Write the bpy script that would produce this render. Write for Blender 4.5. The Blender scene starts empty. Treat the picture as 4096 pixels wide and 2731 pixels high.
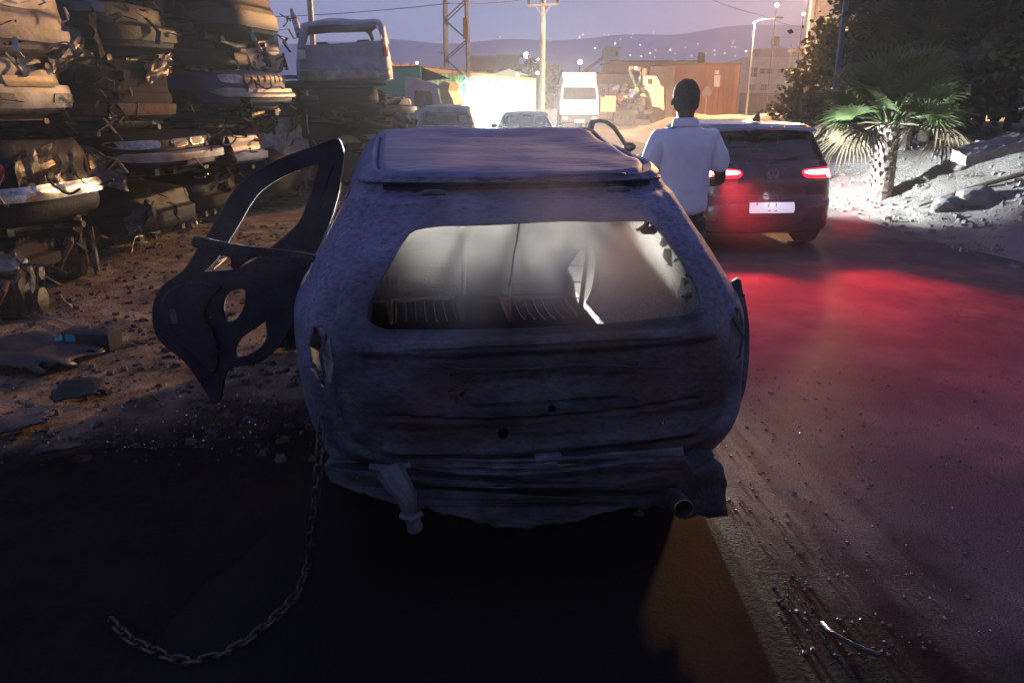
import bpy, bmesh, math, random
from mathutils import Vector, Matrix, noise
from mathutils.bvhtree import BVHTree

R = math.radians
rnd = random.Random(7)
S = bpy.context.scene
COL = S.collection

# ------------------------------------------------------------------ camera
CAM_H, PITCH, FPX = 1.65, 17.9, 2958.0
cam_d = bpy.data.cameras.new('camera')
cam_d.sensor_width = 36.0
cam_d.lens = 26.0
cam_d.clip_start = 0.05
cam_d.clip_end = 6000.0
cam = bpy.data.objects.new('camera', cam_d)
COL.objects.link(cam)
cam.location = (0, 0, CAM_H)
cam.rotation_euler = (R(90 - PITCH), 0, 0)
S.camera = cam

# ------------------------------------------------------------------ world: dusk sky
W = bpy.data.worlds.new('World')
S.world = W
W.use_nodes = True
nt = W.node_tree
nt.nodes.clear()
_o = nt.nodes.new('ShaderNodeOutputWorld')
_b = nt.nodes.new('ShaderNodeBackground')
_tc = nt.nodes.new('ShaderNodeTexCoord')
_sx = nt.nodes.new('ShaderNodeSeparateXYZ')
nt.links.new(_tc.outputs['Generated'], _sx.inputs[0])
_rz = nt.nodes.new('ShaderNodeValToRGB')          # elevation
_rz.color_ramp.elements[0].position = 0.0
_rz.color_ramp.elements[0].color = (0.32, 0.32, 0.46, 1)
_rz.color_ramp.elements[1].position = 1.0
_rz.color_ramp.elements[1].color = (0.15, 0.18, 0.42, 1)
_e = _rz.color_ramp.elements.new(0.10)
_e.color = (0.40, 0.46, 0.70, 1)
_e = _rz.color_ramp.elements.new(0.26)
_e.color = (0.15, 0.18, 0.43, 1)
nt.links.new(_sx.outputs['Z'], _rz.inputs[0])
_my = nt.nodes.new('ShaderNodeMapRange')          # darker behind the viewer
_my.inputs['From Min'].default_value = -0.7
_my.inputs['From Max'].default_value = 0.7
_my.inputs['To Min'].default_value = 0.45
_my.inputs['To Max'].default_value = 1.0
nt.links.new(_sx.outputs['Y'], _my.inputs['Value'])
_mx = nt.nodes.new('ShaderNodeMapRange')          # warm town glow towards the right
_mx.inputs['From Min'].default_value = -0.05
_mx.inputs['From Max'].default_value = 0.50
_mx.inputs['To Min'].default_value = 0.0
_mx.inputs['To Max'].default_value = 1.0
nt.links.new(_sx.outputs['X'], _mx.inputs['Value'])
_mix = nt.nodes.new('ShaderNodeMix')
_mix.data_type = 'RGBA'
_mix.inputs['B'].default_value = (0.62, 0.44, 0.46, 1)
_lz = nt.nodes.new('ShaderNodeMapRange')
_lz.inputs['From Min'].default_value = 0.0
_lz.inputs['From Max'].default_value = 0.35
_lz.inputs['To Min'].default_value = 1.0
_lz.inputs['To Max'].default_value = 0.0
nt.links.new(_sx.outputs['Z'], _lz.inputs['Value'])
_lm = nt.nodes.new('ShaderNodeMath')
_lm.operation = 'MULTIPLY'
nt.links.new(_lz.outputs[0], _lm.inputs[0])
nt.links.new(_mx.outputs[0], _lm.inputs[1])
nt.links.new(_lm.outputs[0], _mix.inputs['Factor'])
nt.links.new(_rz.outputs[0], _mix.inputs['A'])
nt.links.new(_mix.outputs['Result'], _b.inputs['Color'])
_ms = nt.nodes.new('ShaderNodeMath')
_ms.operation = 'MULTIPLY'
_ms.inputs[1].default_value = 1.45
nt.links.new(_my.outputs[0], _ms.inputs[0])
nt.links.new(_ms.outputs[0], _b.inputs['Strength'])
nt.links.new(_b.outputs[0], _o.inputs[0])

S.view_settings.view_transform = 'Standard'
S.view_settings.look = 'None'
S.view_settings.exposure = 0.0
S.view_settings.gamma = 1.0
S.render.engine = 'CYCLES'
S.cycles.use_denoising = True
S.cycles.max_bounces = 6
S.cycles.diffuse_bounces = 2
S.cycles.glossy_bounces = 2
S.cycles.transmission_bounces = 4
S.cycles.volume_bounces = 1
S.cycles.transparent_max_bounces = 8
S.cycles.sample_clamp_indirect = 4.0
S.cycles.volume_step_rate = 2.0
S.cycles.volume_max_steps = 96


# ------------------------------------------------------------------ picture <-> place helpers
_ct, _st = math.cos(R(PITCH)), math.sin(R(PITCH))


def ray(px, py):
    a = (px - 2048) / FPX
    b = (1365.5 - py) / FPX
    return Vector((a, _ct + b * _st, -_st + b * _ct))


def at(px, py, D):
    d = ray(px, py)
    t = D / d.y
    return Vector((0, 0, CAM_H)) + d * t


def gnd(px, py, z=0.0):
    d = ray(px, py)
    t = (z - CAM_H) / d.z
    return Vector((0, 0, CAM_H)) + d * t


# ------------------------------------------------------------------ materials
MATS = {}


def mat(name, col, rough=0.6, metal=0.0, col2=None, scale=6.0, bump=0.0, bscale=40.0, contrast=(0.35, 0.65),
        emit=None, estr=0.0, alpha=1.0, trans=0.0, coat=0.0, detail=6.0, stretch=None, col3=None, spec=None, rough2=None):
    if name in MATS:
        return MATS[name]
    m = bpy.data.materials.new(name)
    m.use_nodes = True
    t = m.node_tree
    p = t.nodes['Principled BSDF']
    p.inputs['Base Color'].default_value = (*col, 1)
    p.inputs['Roughness'].default_value = rough
    p.inputs['Metallic'].default_value = metal
    if spec is not None:
        p.inputs['Specular IOR Level'].default_value = spec
    if coat:
        p.inputs['Coat Weight'].default_value = coat
        p.inputs['Coat Roughness'].default_value = 0.08
    if trans:
        p.inputs['Transmission Weight'].default_value = trans
    if alpha < 1:
        p.inputs['Alpha'].default_value = alpha
    if emit:
        p.inputs['Emission Color'].default_value = (*emit, 1)
        p.inputs['Emission Strength'].default_value = estr
    tc = t.nodes.new('ShaderNodeTexCoord')
    mp = t.nodes.new('ShaderNodeMapping')
    t.links.new(tc.outputs['Object'], mp.inputs[0])
    if stretch:
        mp.inputs['Scale'].default_value = stretch
    if col2 is not None:
        n = t.nodes.new('ShaderNodeTexNoise')
        n.inputs['Scale'].default_value = scale
        n.inputs['Detail'].default_value = detail
        n.inputs['Roughness'].default_value = 0.62
        t.links.new(mp.outputs[0], n.inputs['Vector'])
        r = t.nodes.new('ShaderNodeValToRGB')
        r.color_ramp.elements[0].position = contrast[0]
        r.color_ramp.elements[1].position = contrast[1]
        r.color_ramp.elements[0].color = (*col, 1)
        r.color_ramp.elements[1].color = (*col2, 1)
        t.links.new(n.outputs['Fac'], r.inputs[0])
        out = r.outputs[0]
        if col3 is not None:
            n3 = t.nodes.new('ShaderNodeTexNoise')
            n3.inputs['Scale'].default_value = scale * 0.31
            n3.inputs['Detail'].default_value = 4
            t.links.new(mp.outputs[0], n3.inputs['Vector'])
            mr = t.nodes.new('ShaderNodeMapRange')
            mr.inputs['From Min'].default_value = 0.5
            mr.inputs['From Max'].default_value = 0.62
            t.links.new(n3.outputs['Fac'], mr.inputs[0])
            mx = t.nodes.new('ShaderNodeMix')
            mx.data_type = 'RGBA'
            mx.inputs['B'].default_value = (*col3, 1)
            t.links.new(mr.outputs[0], mx.inputs['Factor'])
            t.links.new(out, mx.inputs['A'])
            out = mx.outputs['Result']
        t.links.new(out, p.inputs['Base Color'])
        if rough2 is not None:
            mr2 = t.nodes.new('ShaderNodeMapRange')
            mr2.inputs['From Min'].default_value = contrast[0]
            mr2.inputs['From Max'].default_value = contrast[1]
            mr2.inputs['To Min'].default_value = rough
            mr2.inputs['To Max'].default_value = rough2
            t.links.new(n.outputs['Fac'], mr2.inputs[0])
            t.links.new(mr2.outputs[0], p.inputs['Roughness'])
    if bump:
        n2 = t.nodes.new('ShaderNodeTexNoise')
        n2.inputs['Scale'].default_value = bscale
        n2.inputs['Detail'].default_value = 5
        t.links.new(mp.outputs[0], n2.inputs['Vector'])
        b = t.nodes.new('ShaderNodeBump')
        b.inputs['Strength'].default_value = bump
        b.inputs['Distance'].default_value = 0.02
        t.links.new(n2.outputs['Fac'], b.inputs['Height'])
        t.links.new(b.outputs[0], p.inputs['Normal'])
    MATS[name] = m
    return m


burnt = mat('burnt_steel', (0.010, 0.010, 0.013), 0.55, 0.15, (0.10, 0.105, 0.135), 3.4, 0.30, 45, (0.42, 0.72), col3=(0.045, 0.026, 0.024), rough2=0.8, detail=9, stretch=(.8, 1, 1.5))
_t = burnt.node_tree                      # darkest round the middle of the tailgate, paler and bluer towards the flanks
_p = _t.nodes['Principled BSDF']
_tc = [n for n in _t.nodes if n.type == 'TEX_COORD'][0]
_mp = _t.nodes.new('ShaderNodeMapping')
_mp.inputs['Location'].default_value = (0, 0, -1.25)
_mp.inputs['Scale'].default_value = (1.45, 0.9, 2.1)
_t.links.new(_tc.outputs['Object'], _mp.inputs[0])
_ln = _t.nodes.new('ShaderNodeVectorMath')
_ln.operation = 'LENGTH'
_t.links.new(_mp.outputs[0], _ln.inputs[0])
_n = _t.nodes.new('ShaderNodeTexNoise')
_n.inputs['Scale'].default_value = 2.6
_n.inputs['Detail'].default_value = 8
_t.links.new(_tc.outputs['Object'], _n.inputs['Vector'])
_a = _t.nodes.new('ShaderNodeMath')
_a.operation = 'MULTIPLY_ADD'
_a.inputs[1].default_value = 1.3
_t.links.new(_n.outputs['Fac'], _a.inputs[0])
_t.links.new(_ln.outputs['Value'], _a.inputs[2])
_mr = _t.nodes.new('ShaderNodeMapRange')
_mr.inputs['From Min'].default_value = 1.60
_mr.inputs['From Max'].default_value = 2.3
_mr.inputs['To Min'].default_value = 0.0
_mr.inputs['To Max'].default_value = 1.0
_t.links.new(_a.outputs[0], _mr.inputs[0])
_mx = _t.nodes.new('ShaderNodeMix')
_mx.data_type = 'RGBA'
_mx.blend_type = 'MIX'
_src = _p.inputs['Base Color'].links[0].from_socket
_sc = _t.nodes.new('ShaderNodeMix')
_sc.data_type = 'RGBA'
_sc.blend_type = 'ADD'
_sc.inputs['Factor'].default_value = 1.0
_sc.inputs['B'].default_value = (0.10, 0.112, 0.175, 1)
_t.links.new(_src, _sc.inputs['A'])
_t.links.new(_mr.outputs[0], _mx.inputs['Factor'])
_t.links.new(_src, _mx.inputs['A'])
_t.links.new(_sc.outputs['Result'], _mx.inputs['B'])
_t.links.new(_mx.outputs['Result'], _p.inputs['Base Color'])
def speckle(m, sc1=48, sc2=150, lo=.45, hi=1.6, st=(1, 1, 1)):
    # flaking scale and scratches, far finer than the blotches
    t = m.node_tree
    p = t.nodes['Principled BSDF']
    tc = [n for n in t.nodes if n.type == 'TEX_COORD'][0]
    mp = t.nodes.new('ShaderNodeMapping')
    mp.inputs['Scale'].default_value = st
    t.links.new(tc.outputs['Object'], mp.inputs[0])
    a = t.nodes.new('ShaderNodeTexNoise')
    a.inputs['Scale'].default_value = sc1
    a.inputs['Detail'].default_value = 6
    a.inputs['Roughness'].default_value = .75
    v = t.nodes.new('ShaderNodeTexVoronoi')
    v.inputs['Scale'].default_value = sc2 * .25
    for n_ in (a, v):
        t.links.new(mp.outputs[0], n_.inputs['Vector'])
    mu = t.nodes.new('ShaderNodeMath')
    mu.operation = 'MULTIPLY_ADD'
    mu.inputs[1].default_value = .22
    t.links.new(v.outputs['Distance'], mu.inputs[0])
    t.links.new(a.outputs['Fac'], mu.inputs[2])
    r = t.nodes.new('ShaderNodeMapRange')
    r.inputs['From Min'].default_value = .42
    r.inputs['From Max'].default_value = .70
    r.inputs['To Min'].default_value = lo
    r.inputs['To Max'].default_value = hi
    t.links.new(mu.outputs[0], r.inputs[0])
    vm = t.nodes.new('ShaderNodeVectorMath')
    vm.operation = 'SCALE'
    src = p.inputs['Base Color'].links[0].from_socket
    t.links.new(src, vm.inputs[0])
    t.links.new(r.outputs[0], vm.inputs['Scale'])
    t.links.new(vm.outputs[0], p.inputs['Base Color'])


speckle(burnt, 52, 200, .55, 1.42, (.5, 1, 1.5))
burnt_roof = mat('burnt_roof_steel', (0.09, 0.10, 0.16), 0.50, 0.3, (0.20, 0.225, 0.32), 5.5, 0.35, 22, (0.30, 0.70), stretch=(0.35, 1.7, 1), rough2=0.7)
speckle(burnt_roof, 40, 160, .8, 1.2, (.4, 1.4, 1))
soot = mat('soot', (0.012, 0.012, 0.018), 0.75, 0.0, (0.05, 0.05, 0.06), 9, 0.5, 60)
ash = mat('ash_metal', (0.05, 0.055, 0.07), 0.7, 0.3, (0.16, 0.17, 0.20), 9, 0.4, 60)
rubber = mat('rubber', (0.015, 0.015, 0.015), 0.85, 0, (0.04, 0.035, 0.03), 14, 0.3, 60)
darkmetal = mat('dark_metal', (0.04, 0.04, 0.04), 0.4, 0.8, (0.12, 0.09, 0.06), 10, 0.3, 40)
charred = mat('charred_door_steel', (0.010, 0.011, 0.018), 0.55, 0.2, (0.035, 0.038, 0.06), 6.0, 0.2, 70)
chrome = mat('worn_chrome', (0.55, 0.53, 0.5), 0.25, 1.0, (0.30, 0.27, 0.22), 12, 0.15, 50)
alu = mat('cast_aluminium', (0.30, 0.28, 0.25), 0.38, 0.9, (0.12, 0.09, 0.06), 15, 0.4, 60)
rust = mat('rust', (0.16, 0.07, 0.035), 0.85, 0.2, (0.06, 0.035, 0.025), 8, 0.5, 50)
blackp = mat('black_plastic', (0.018, 0.018, 0.02), 0.5, 0, (0.03, 0.03, 0.03), 12, 0.2, 60)
glassd = mat('dark_glass', (0.02, 0.025, 0.03), 0.06, 0.0, (0.05, 0.05, 0.05), 5, spec=0.8, rough2=0.25)
vwpaint = mat('black_cherry_paint', (0.035, 0.030, 0.034), 0.22, 0.2, (0.045, 0.04, 0.042), 3, coat=1.0)
white_old = mat('aged_white_paint', (0.44, 0.41, 0.35), 0.5, 0, (0.14, 0.11, 0.08), 4, 0.1, 30)
beige = mat('aged_beige_paint', (0.25, 0.20, 0.15), 0.55, 0, (0.12, 0.085, 0.06), 4, 0.15, 30)
silver = mat('aged_silver_paint', (0.30, 0.32, 0.34), 0.42, 0.4, (0.12, 0.12, 0.12), 5, 0.15, 30)
bluep = mat('faded_blue_paint', (0.025, 0.045, 0.22), 0.5, 0.1, (0.02, 0.02, 0.05), 4, 0.15, 30)
lblue = mat('pale_blue_paint', (0.13, 0.20, 0.42), 0.5, 0.1, (0.07, 0.09, 0.16), 4, 0.15, 30)
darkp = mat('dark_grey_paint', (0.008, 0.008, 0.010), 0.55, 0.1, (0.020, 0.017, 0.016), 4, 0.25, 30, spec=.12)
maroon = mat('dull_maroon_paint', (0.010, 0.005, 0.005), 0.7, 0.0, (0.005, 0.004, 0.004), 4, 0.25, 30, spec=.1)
brownp = mat('rusted_brown_panel', (0.030, 0.017, 0.012), 0.8, 0.0, (0.010, 0.007, 0.006), 4, 0.4, 25, spec=.12)
redlens = mat('red_lens', (0.35, 0.02, 0.02), 0.15, 0, coat=0.6)
redlit = mat('lit_red_lens', (0.5, 0.02, 0.03), 0.2, 0, coat=0.6, emit=(1.0, 0.02, 0.04), estr=1.6)
clearlens = mat('clear_lens', (0.5, 0.47, 0.42), 0.12, 0.3, (0.25, 0.22, 0.2), 30, coat=0.6)
skin = mat('skin', (0.055, 0.028, 0.020), 0.65, 0, (0.075, 0.036, 0.026), 20)
hairm = mat('dark_hair', (0.014, 0.009, 0.008), 0.8, 0, (0.035, 0.022, 0.018), 60, 0.8, 180)
shirtm = mat('pale_blue_cotton', (0.74, 0.76, 0.90), 0.85, 0, (0.66, 0.68, 0.86), 5, 0.3, 14)
trouser = mat('dark_trousers', (0.03, 0.03, 0.04), 0.9, 0, (0.045, 0.04, 0.05), 8, 0.3, 20)
concrete = mat('concrete', (0.34, 0.31, 0.28), 0.9, 0, (0.20, 0.18, 0.16), 4, 0.4, 30)
render_white = mat('white_render', (0.55, 0.50, 0.48), 0.9, 0, (0.42, 0.37, 0.35), 3, 0.2, 20)
redsheet = mat('rust_red_sheet', (0.20, 0.055, 0.025), 0.75, 0, (0.14, 0.05, 0.03), 2, 0.2, 20)
brownsheet = mat('brown_sheet', (0.24, 0.17, 0.12), 0.8, 0, (0.17, 0.12, 0.09), 2, 0.2, 20)
greensheet = mat('weathered_green_paint', (0.10, 0.46, 0.27), 0.7, 0, (0.30, 0.36, 0.12), 2.2, 0.1, 20, (0.45, 0.72), stretch=(3.0, 3.0, 0.5))
fencem = mat('timber_fence', (0.38, 0.22, 0.11), 0.8, 0, (0.20, 0.11, 0.05), 5, 0.4, 20, stretch=(4, 4, 0.5))
galv = mat('galvanised_steel', (0.42, 0.40, 0.38), 0.5, 0.5, (0.28, 0.26, 0.24), 10, 0.1, 30)
timber = mat('grey_timber', (0.32, 0.27, 0.22), 0.85, 0, (0.2, 0.16, 0.12), 12, 0.3, 30, stretch=(1, 1, 0.2))
leafd = mat('dark_leaves', (0.035, 0.055, 0.022), 0.6, 0, (0.075, 0.085, 0.03), 3, spec=0.3)
leafy = mat('broad_leaves', (0.06, 0.07, 0.018), 0.7, 0, (0.10, 0.09, 0.025), 3, spec=0.1)
leafp = mat('palm_leaves', (0.075, 0.12, 0.04), 0.6, 0, (0.13, 0.16, 0.06), 5, spec=0.25)
leafdead = mat('dead_palm_leaves', (0.20, 0.15, 0.085), 0.8, 0, (0.12, 0.085, 0.05), 5)
bark = mat('bark', (0.14, 0.10, 0.075), 0.9, 0, (0.07, 0.05, 0.04), 8, 0.6, 20)
palmbark = mat('palm_bark', (0.30, 0.25, 0.20), 0.9, 0, (0.12, 0.09, 0.07), 14, 0.6, 30)
creamp = mat('cream_cab_paint', (0.75, 0.60, 0.30), 0.5, 0, (0.6, 0.46, 0.22), 3, 0.1, 20)
whitep = mat('white_cab_paint', (0.72, 0.70, 0.66), 0.45, 0, (0.55, 0.50, 0.44), 3, 0.1, 20)
tyre = rubber


def glow(name, col, s):
    return mat(name, (0.8, 0.8, 0.8), 0.5, emit=col, estr=s)


# ------------------------------------------------------------------ mesh helpers
def tag(o, label=None, cat=None, group=None, kind=None):
    if label:
        o['label'] = label
    if cat:
        o['category'] = cat
    if group:
        o['group'] = group
    if kind:
        o['kind'] = kind
    return o


def empty(name, loc=(0, 0, 0), rz=0.0, label=None, cat=None, group=None, rot=None):
    o = bpy.data.objects.new(name, None)
    o.empty_display_size = 0.1
    COL.objects.link(o)
    o.location = loc
    o.rotation_euler = rot if rot else (0, 0, rz)
    return tag(o, label, cat, group)


def link(name, me, m=None, parent=None, loc=None, smooth=False):
    o = bpy.data.objects.new(name, me)
    COL.objects.link(o)
    if m is not None:
        for x in (m if isinstance(m, (list, tuple)) else [m]):
            me.materials.append(x)
    if parent:
        o.parent = parent
    if loc:
        o.location = loc
    if smooth:
        me.polygons.foreach_set('use_smooth', [True] * len(me.polygons))
    return o


def bm_obj(name, bm, m=None, parent=None, smooth=False, free=True, loc=None):
    me = bpy.data.meshes.new(name)
    bm.normal_update()
    bm.to_mesh(me)
    if free:
        bm.free()
    return link(name, me, m, parent, loc, smooth)


class MB:
    def __init__(s):
        s.v, s.f, s.mi = [], [], []

    def add(s, vs, fs, mi=0):
        b = len(s.v)
        s.v += [tuple(v) for v in vs]
        s.f += [tuple(b + i for i in f) for f in fs]
        s.mi += [mi] * len(fs)
        return s

    def box(s, x0, x1, y0, y1, z0, z1, mi=0, M=None, ch=0.0):
        if ch > 0:
            c = min(ch, (x1 - x0) / 2.01, (y1 - y0) / 2.01, (z1 - z0) / 2.01)
            vs = []
            for (zz, k) in ((z0, c), (z0 + c, 0), (z1 - c, 0), (z1, c)):
                X0, X1, Y0, Y1 = x0 + k, x1 - k, y0 + k, y1 - k
                q = c if k == 0 else c
                for (a, b) in ((X0 + q, Y0), (X1 - q, Y0), (X1, Y0 + q), (X1, Y1 - q), (X1 - q, Y1), (X0 + q, Y1), (X0, Y1 - q), (X0, Y0 + q)):
                    vs.append(Vector((a, b, zz)))
            fs = [tuple(reversed(range(8))), tuple(range(24, 32))]
            for r in range(3):
                for i in range(8):
                    j = (i + 1) % 8
                    fs.append((r * 8 + i, r * 8 + j, r * 8 + 8 + j, r * 8 + 8 + i))
        else:
            vs = [Vector(p) for p in ((x0, y0, z0), (x1, y0, z0), (x1, y1, z0), (x0, y1, z0), (x0, y0, z1), (x1, y0, z1), (x1, y1, z1), (x0, y1, z1))]
            fs = [(0, 3, 2, 1), (4, 5, 6, 7), (0, 1, 5, 4), (1, 2, 6, 5), (2, 3, 7, 6), (3, 0, 4, 7)]
        if M is not None:
            vs = [M @ v for v in vs]
        return s.add(vs, fs, mi)

    def bar(s, a, b, w, h=None, mi=0):
        a, b = Vector(a), Vector(b)
        h = h or w
        d = b - a
        L = d.length
        q = d.to_track_quat('Z', 'Y').to_matrix().to_4x4()
        return s.box(-w / 2, w / 2, -h / 2, h / 2, 0, L, mi, Matrix.Translation(a) @ q)

    def tube(s, pts, r, seg=8, mi=0, cap=True):
        pts = [Vector(p) for p in pts]
        n = len(pts)
        rs = r if isinstance(r, (list, tuple)) else [r] * n
        vs, fs = [], []
        prev = None
        for i, p in enumerate(pts):
            d = (pts[min(i + 1, n - 1)] - pts[max(i - 1, 0)])
            d = d.normalized() if d.length > 1e-9 else Vector((0, 0, 1))
            if prev is None:
                u = d.orthogonal().normalized()
            else:
                u = prev - d * prev.dot(d)
                u = u.normalized() if u.length > 1e-6 else d.orthogonal().normalized()
            prev = u
            w = d.cross(u)
            for k in range(seg):
                a = 2 * math.pi * k / seg
                vs.append(p + (u * math.cos(a) + w * math.sin(a)) * rs[i])
        for i in range(n - 1):
            for k in range(seg):
                l = (k + 1) % seg
                fs.append((i * seg + k, i * seg + l, (i + 1) * seg + l, (i + 1) * seg + k))
        if cap:
            fs.append(tuple(reversed(range(seg))))
            fs.append(tuple((n - 1) * seg + k for k in range(seg)))
        return s.add(vs, fs, mi)

    def lathe(s, prof, seg=24, mi=0, M=None, closed=False):
        vs, fs = [], []
        n = len(prof)
        for k in range(seg):
            a = 2 * math.pi * k / seg
            for (r, z) in prof:
                vs.append(Vector((r * math.cos(a), r * math.sin(a), z)))
        for k in range(seg):
            l = (k + 1) % seg
            for i in range(n if closed else n - 1):
                j = (i + 1) % n
                fs.append((k * n + i, l * n + i, l * n + j, k * n + j))
        if M is not None:
            vs = [M @ v for v in vs]
        return s.add(vs, fs, mi)

    def obj(s, name, m=None, parent=None, smooth=False, loc=None, weld=False):
        me = bpy.data.meshes.new(name)
        me.from_pydata(s.v, [], s.f)
        if any(s.mi):
            me.polygons.foreach_set('material_index', s.mi)
        if weld:
            bm = bmesh.new()
            bm.from_mesh(me)
            bmesh.ops.remove_doubles(bm, verts=bm.verts, dist=1e-5)
            bm.to_mesh(me)
            bm.free()
        me.update()
        o = link(name, me, m, parent, loc, smooth)
        if smooth:
            me.set_sharp_from_angle(angle=R(38))
        return o


def poly_mesh(name, loops, depth, M=None, bevel=0.0):
    """flat outline(s) in XY (holes allowed), extruded by depth -> mesh; M maps it into place"""
    cu = bpy.data.curves.new('outline', 'CURVE')
    cu.dimensions = '2D'
    cu.fill_mode = 'BOTH'
    cu.extrude = depth / 2
    cu.bevel_depth = bevel
    cu.bevel_resolution = 1
    for lp in loops:
        sp = cu.splines.new('POLY')
        sp.points.add(len(lp) - 1)
        for i, p in enumerate(lp):
            sp.points[i].co = (p[0], p[1], 0, 1)
        sp.use_cyclic_u = True
    ob = bpy.data.objects.new('outline', cu)
    me = bpy.data.meshes.new_from_object(ob)
    me.name = name
    bpy.data.objects.remove(ob)
    bpy.data.curves.remove(cu)
    if M is not None:
        me.transform(M)
    return me


def smooth_loop(pts, it=2):
    for _ in range(it):
        q = []
        n = len(pts)
        for i in range(n):
            a, b = Vector(pts[i]), Vector(pts[(i + 1) % n])
            q.append(a * 0.75 + b * 0.25)
            q.append(a * 0.25 + b * 0.75)
        pts = q
    return [tuple(p) for p in pts]


def crom(P, u):
    n = len(P)
    x = u * (n - 1)
    i = min(int(x), n - 2)
    f = x - i
    p0, p1, p2, p3 = P[max(i - 1, 0)], P[i], P[i + 1], P[min(i + 2, n - 1)]
    out = []
    for a, b, c, d in zip(p0, p1, p2, p3):
        out.append(0.5 * ((2 * b) + (-a + c) * f + (2 * a - 5 * b + 4 * c - d) * f * f + (-a + 3 * b - 3 * c + d) * f ** 3))
    return out


def shell(rows, nrow, nt, rb=0.05, fb=0.12, crown=0.03, capr=(0.93, 0.75, 0.5, 0.25), ditch=0.0, bottom=True):
    """rows of (yr, zr, yf, zf, halfwidth, n); horizontal slices stacked from sill to roof"""
    bm = bmesh.new()
    rings = []

    def ring(yr, zr, yf, zf, w, n):
        h = (yf - yr) / 2
        yc = (yf + yr) / 2
        dense = []
        m = 400
        for k in range(m):
            t = -math.pi / 2 + 2 * math.pi * k / m
            c, s_ = math.cos(t), math.sin(t)
            xx = math.copysign(abs(c) ** (2 / n), c)
            yy = math.copysign(abs(s_) ** (2 / n), s_)
            y = yc + h * yy
            if yy < 0:
                y += rb * xx * xx * (-yy) ** 3
            else:
                y -= fb * xx * xx * yy ** 3
            s01 = (yy + 1) / 2
            dense.append(Vector((w * xx, y, zr + (zf - zr) * s01)))
        L = [0]
        for k in range(1, m + 1):
            L.append(L[-1] + (dense[k % m] - dense[k - 1]).length)
        out = []
        j = 0
        for k in range(nt):
            d = L[-1] * k / nt
            while L[j + 1] < d:
                j += 1
            f = (d - L[j]) / max(L[j + 1] - L[j], 1e-9)
            out.append(dense[j % m].lerp(dense[(j + 1) % m], f))
        return out
    for i in range(nrow):
        p = crom(rows, i / (nrow - 1))
        p[4] = max(p[4], 0.02)
        rings.append([bm.verts.new(v) for v in ring(*p)])
    for i in range(nrow - 1):
        for k in range(nt):
            l = (k + 1) % nt
            bm.faces.new((rings[i][k], rings[i][l], rings[i + 1][l], rings[i + 1][k]))
    top = [v.co.copy() for v in rings[-1]]
    c = sum(top, Vector()) / len(top)
    prev = rings[-1]
    for q, f in enumerate(capr):
        zadd = crown * (1 - f * f) - (ditch if q == 0 else 0)
        cur = []
        for v in top:
            p = c.lerp(v, f)
            zz = v.z * 1.0
            # keep front/rear slope of the roof
            s01 = (v.y - c.y)
            p.z = c.z + (zz - c.z) * f + zadd
            cur.append(bm.verts.new(p))
        for k in range(nt):
            l = (k + 1) % nt
            bm.faces.new((prev[k], prev[l], cur[l], cur[k]))
        prev = cur
    cv = bm.verts.new((c.x, c.y, c.z + crown))
    for k in range(nt):
        bm.faces.new((prev[k], prev[(k + 1) % nt], cv))
    if bottom:
        bc = bm.verts.new(sum((v.co for v in rings[0]), Vector()) / nt)
        for k in range(nt):
            bm.faces.new((rings[0][(k + 1) % nt], rings[0][k], bc))
    bm.normal_update()
    return bm


def cut(bm, poly, ax, pred):
    """cut the convex polygon (in the two axes ax) out of the faces that satisfy pred; returns the faces inside"""
    n = len(poly)
    area = sum(poly[i][0] * poly[(i + 1) % n][1] - poly[(i + 1) % n][0] * poly[i][1] for i in range(n))
    if area < 0:
        poly = list(reversed(poly))
    lo = (min(p[0] for p in poly) - 0.12, min(p[1] for p in poly) - 0.12)
    hi = (max(p[0] for p in poly) + 0.12, max(p[1] for p in poly) + 0.12)

    def cand():
        out = []
        for f in bm.faces:
            c = f.calc_center_median()
            if lo[0] < c[ax[0]] < hi[0] and lo[1] < c[ax[1]] < hi[1] and pred(c, f.normal):
                out.append(f)
        return out
    for i in range(n):
        a, b = poly[i], poly[(i + 1) % n]
        co = Vector((0, 0, 0))
        co[ax[0]], co[ax[1]] = a
        no = Vector((0, 0, 0))
        no[ax[0]], no[ax[1]] = (b[1] - a[1]), -(b[0] - a[0])
        fs = cand()
        es = {e for f in fs for e in f.edges}
        vs = {v for f in fs for v in f.verts}
        bmesh.ops.bisect_plane(bm, geom=list(fs) + list(es) + list(vs), plane_co=co, plane_no=no.normalized(), dist=1e-5)
        bm.normal_update()
    inside = []
    for f in cand():
        c = f.calc_center_median()
        ok = True
        for i in range(n):
            a, b = poly[i], poly[(i + 1) % n]
            if (b[0] - a[0]) * (c[ax[1]] - a[1]) - (b[1] - a[1]) * (c[ax[0]] - a[0]) < -1e-6:
                ok = False
                break
        if ok:
            inside.append(f)
    return inside


def take(bm, faces, off=0.0):
    """move faces into a new bmesh"""
    nb = bmesh.new()
    mp = {}
    for f in faces:
        vs = []
        for v in f.verts:
            if v not in mp:
                mp[v] = nb.verts.new(v.co - v.normal * off)
            vs.append(mp[v])
        try:
            nb.faces.new(vs)
        except ValueError:
            pass
    bmesh.ops.delete(bm, geom=faces, context='FACES')
    return nb


def segd(p, a, b_):
    ax, ay = a
    bx, by = b_
    dx, dy = bx - ax, by - ay
    t = max(0, min(1, ((p[0] - ax) * dx + (p[1] - ay) * dy) / (dx * dx + dy * dy + 1e-9)))
    return math.hypot(p[0] - ax - t * dx, p[1] - ay - t * dy)


def sstep(a, b_, x):
    t = max(0, min(1, (x - a) / (b_ - a)))
    return t * t * (3 - 2 * t)



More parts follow.
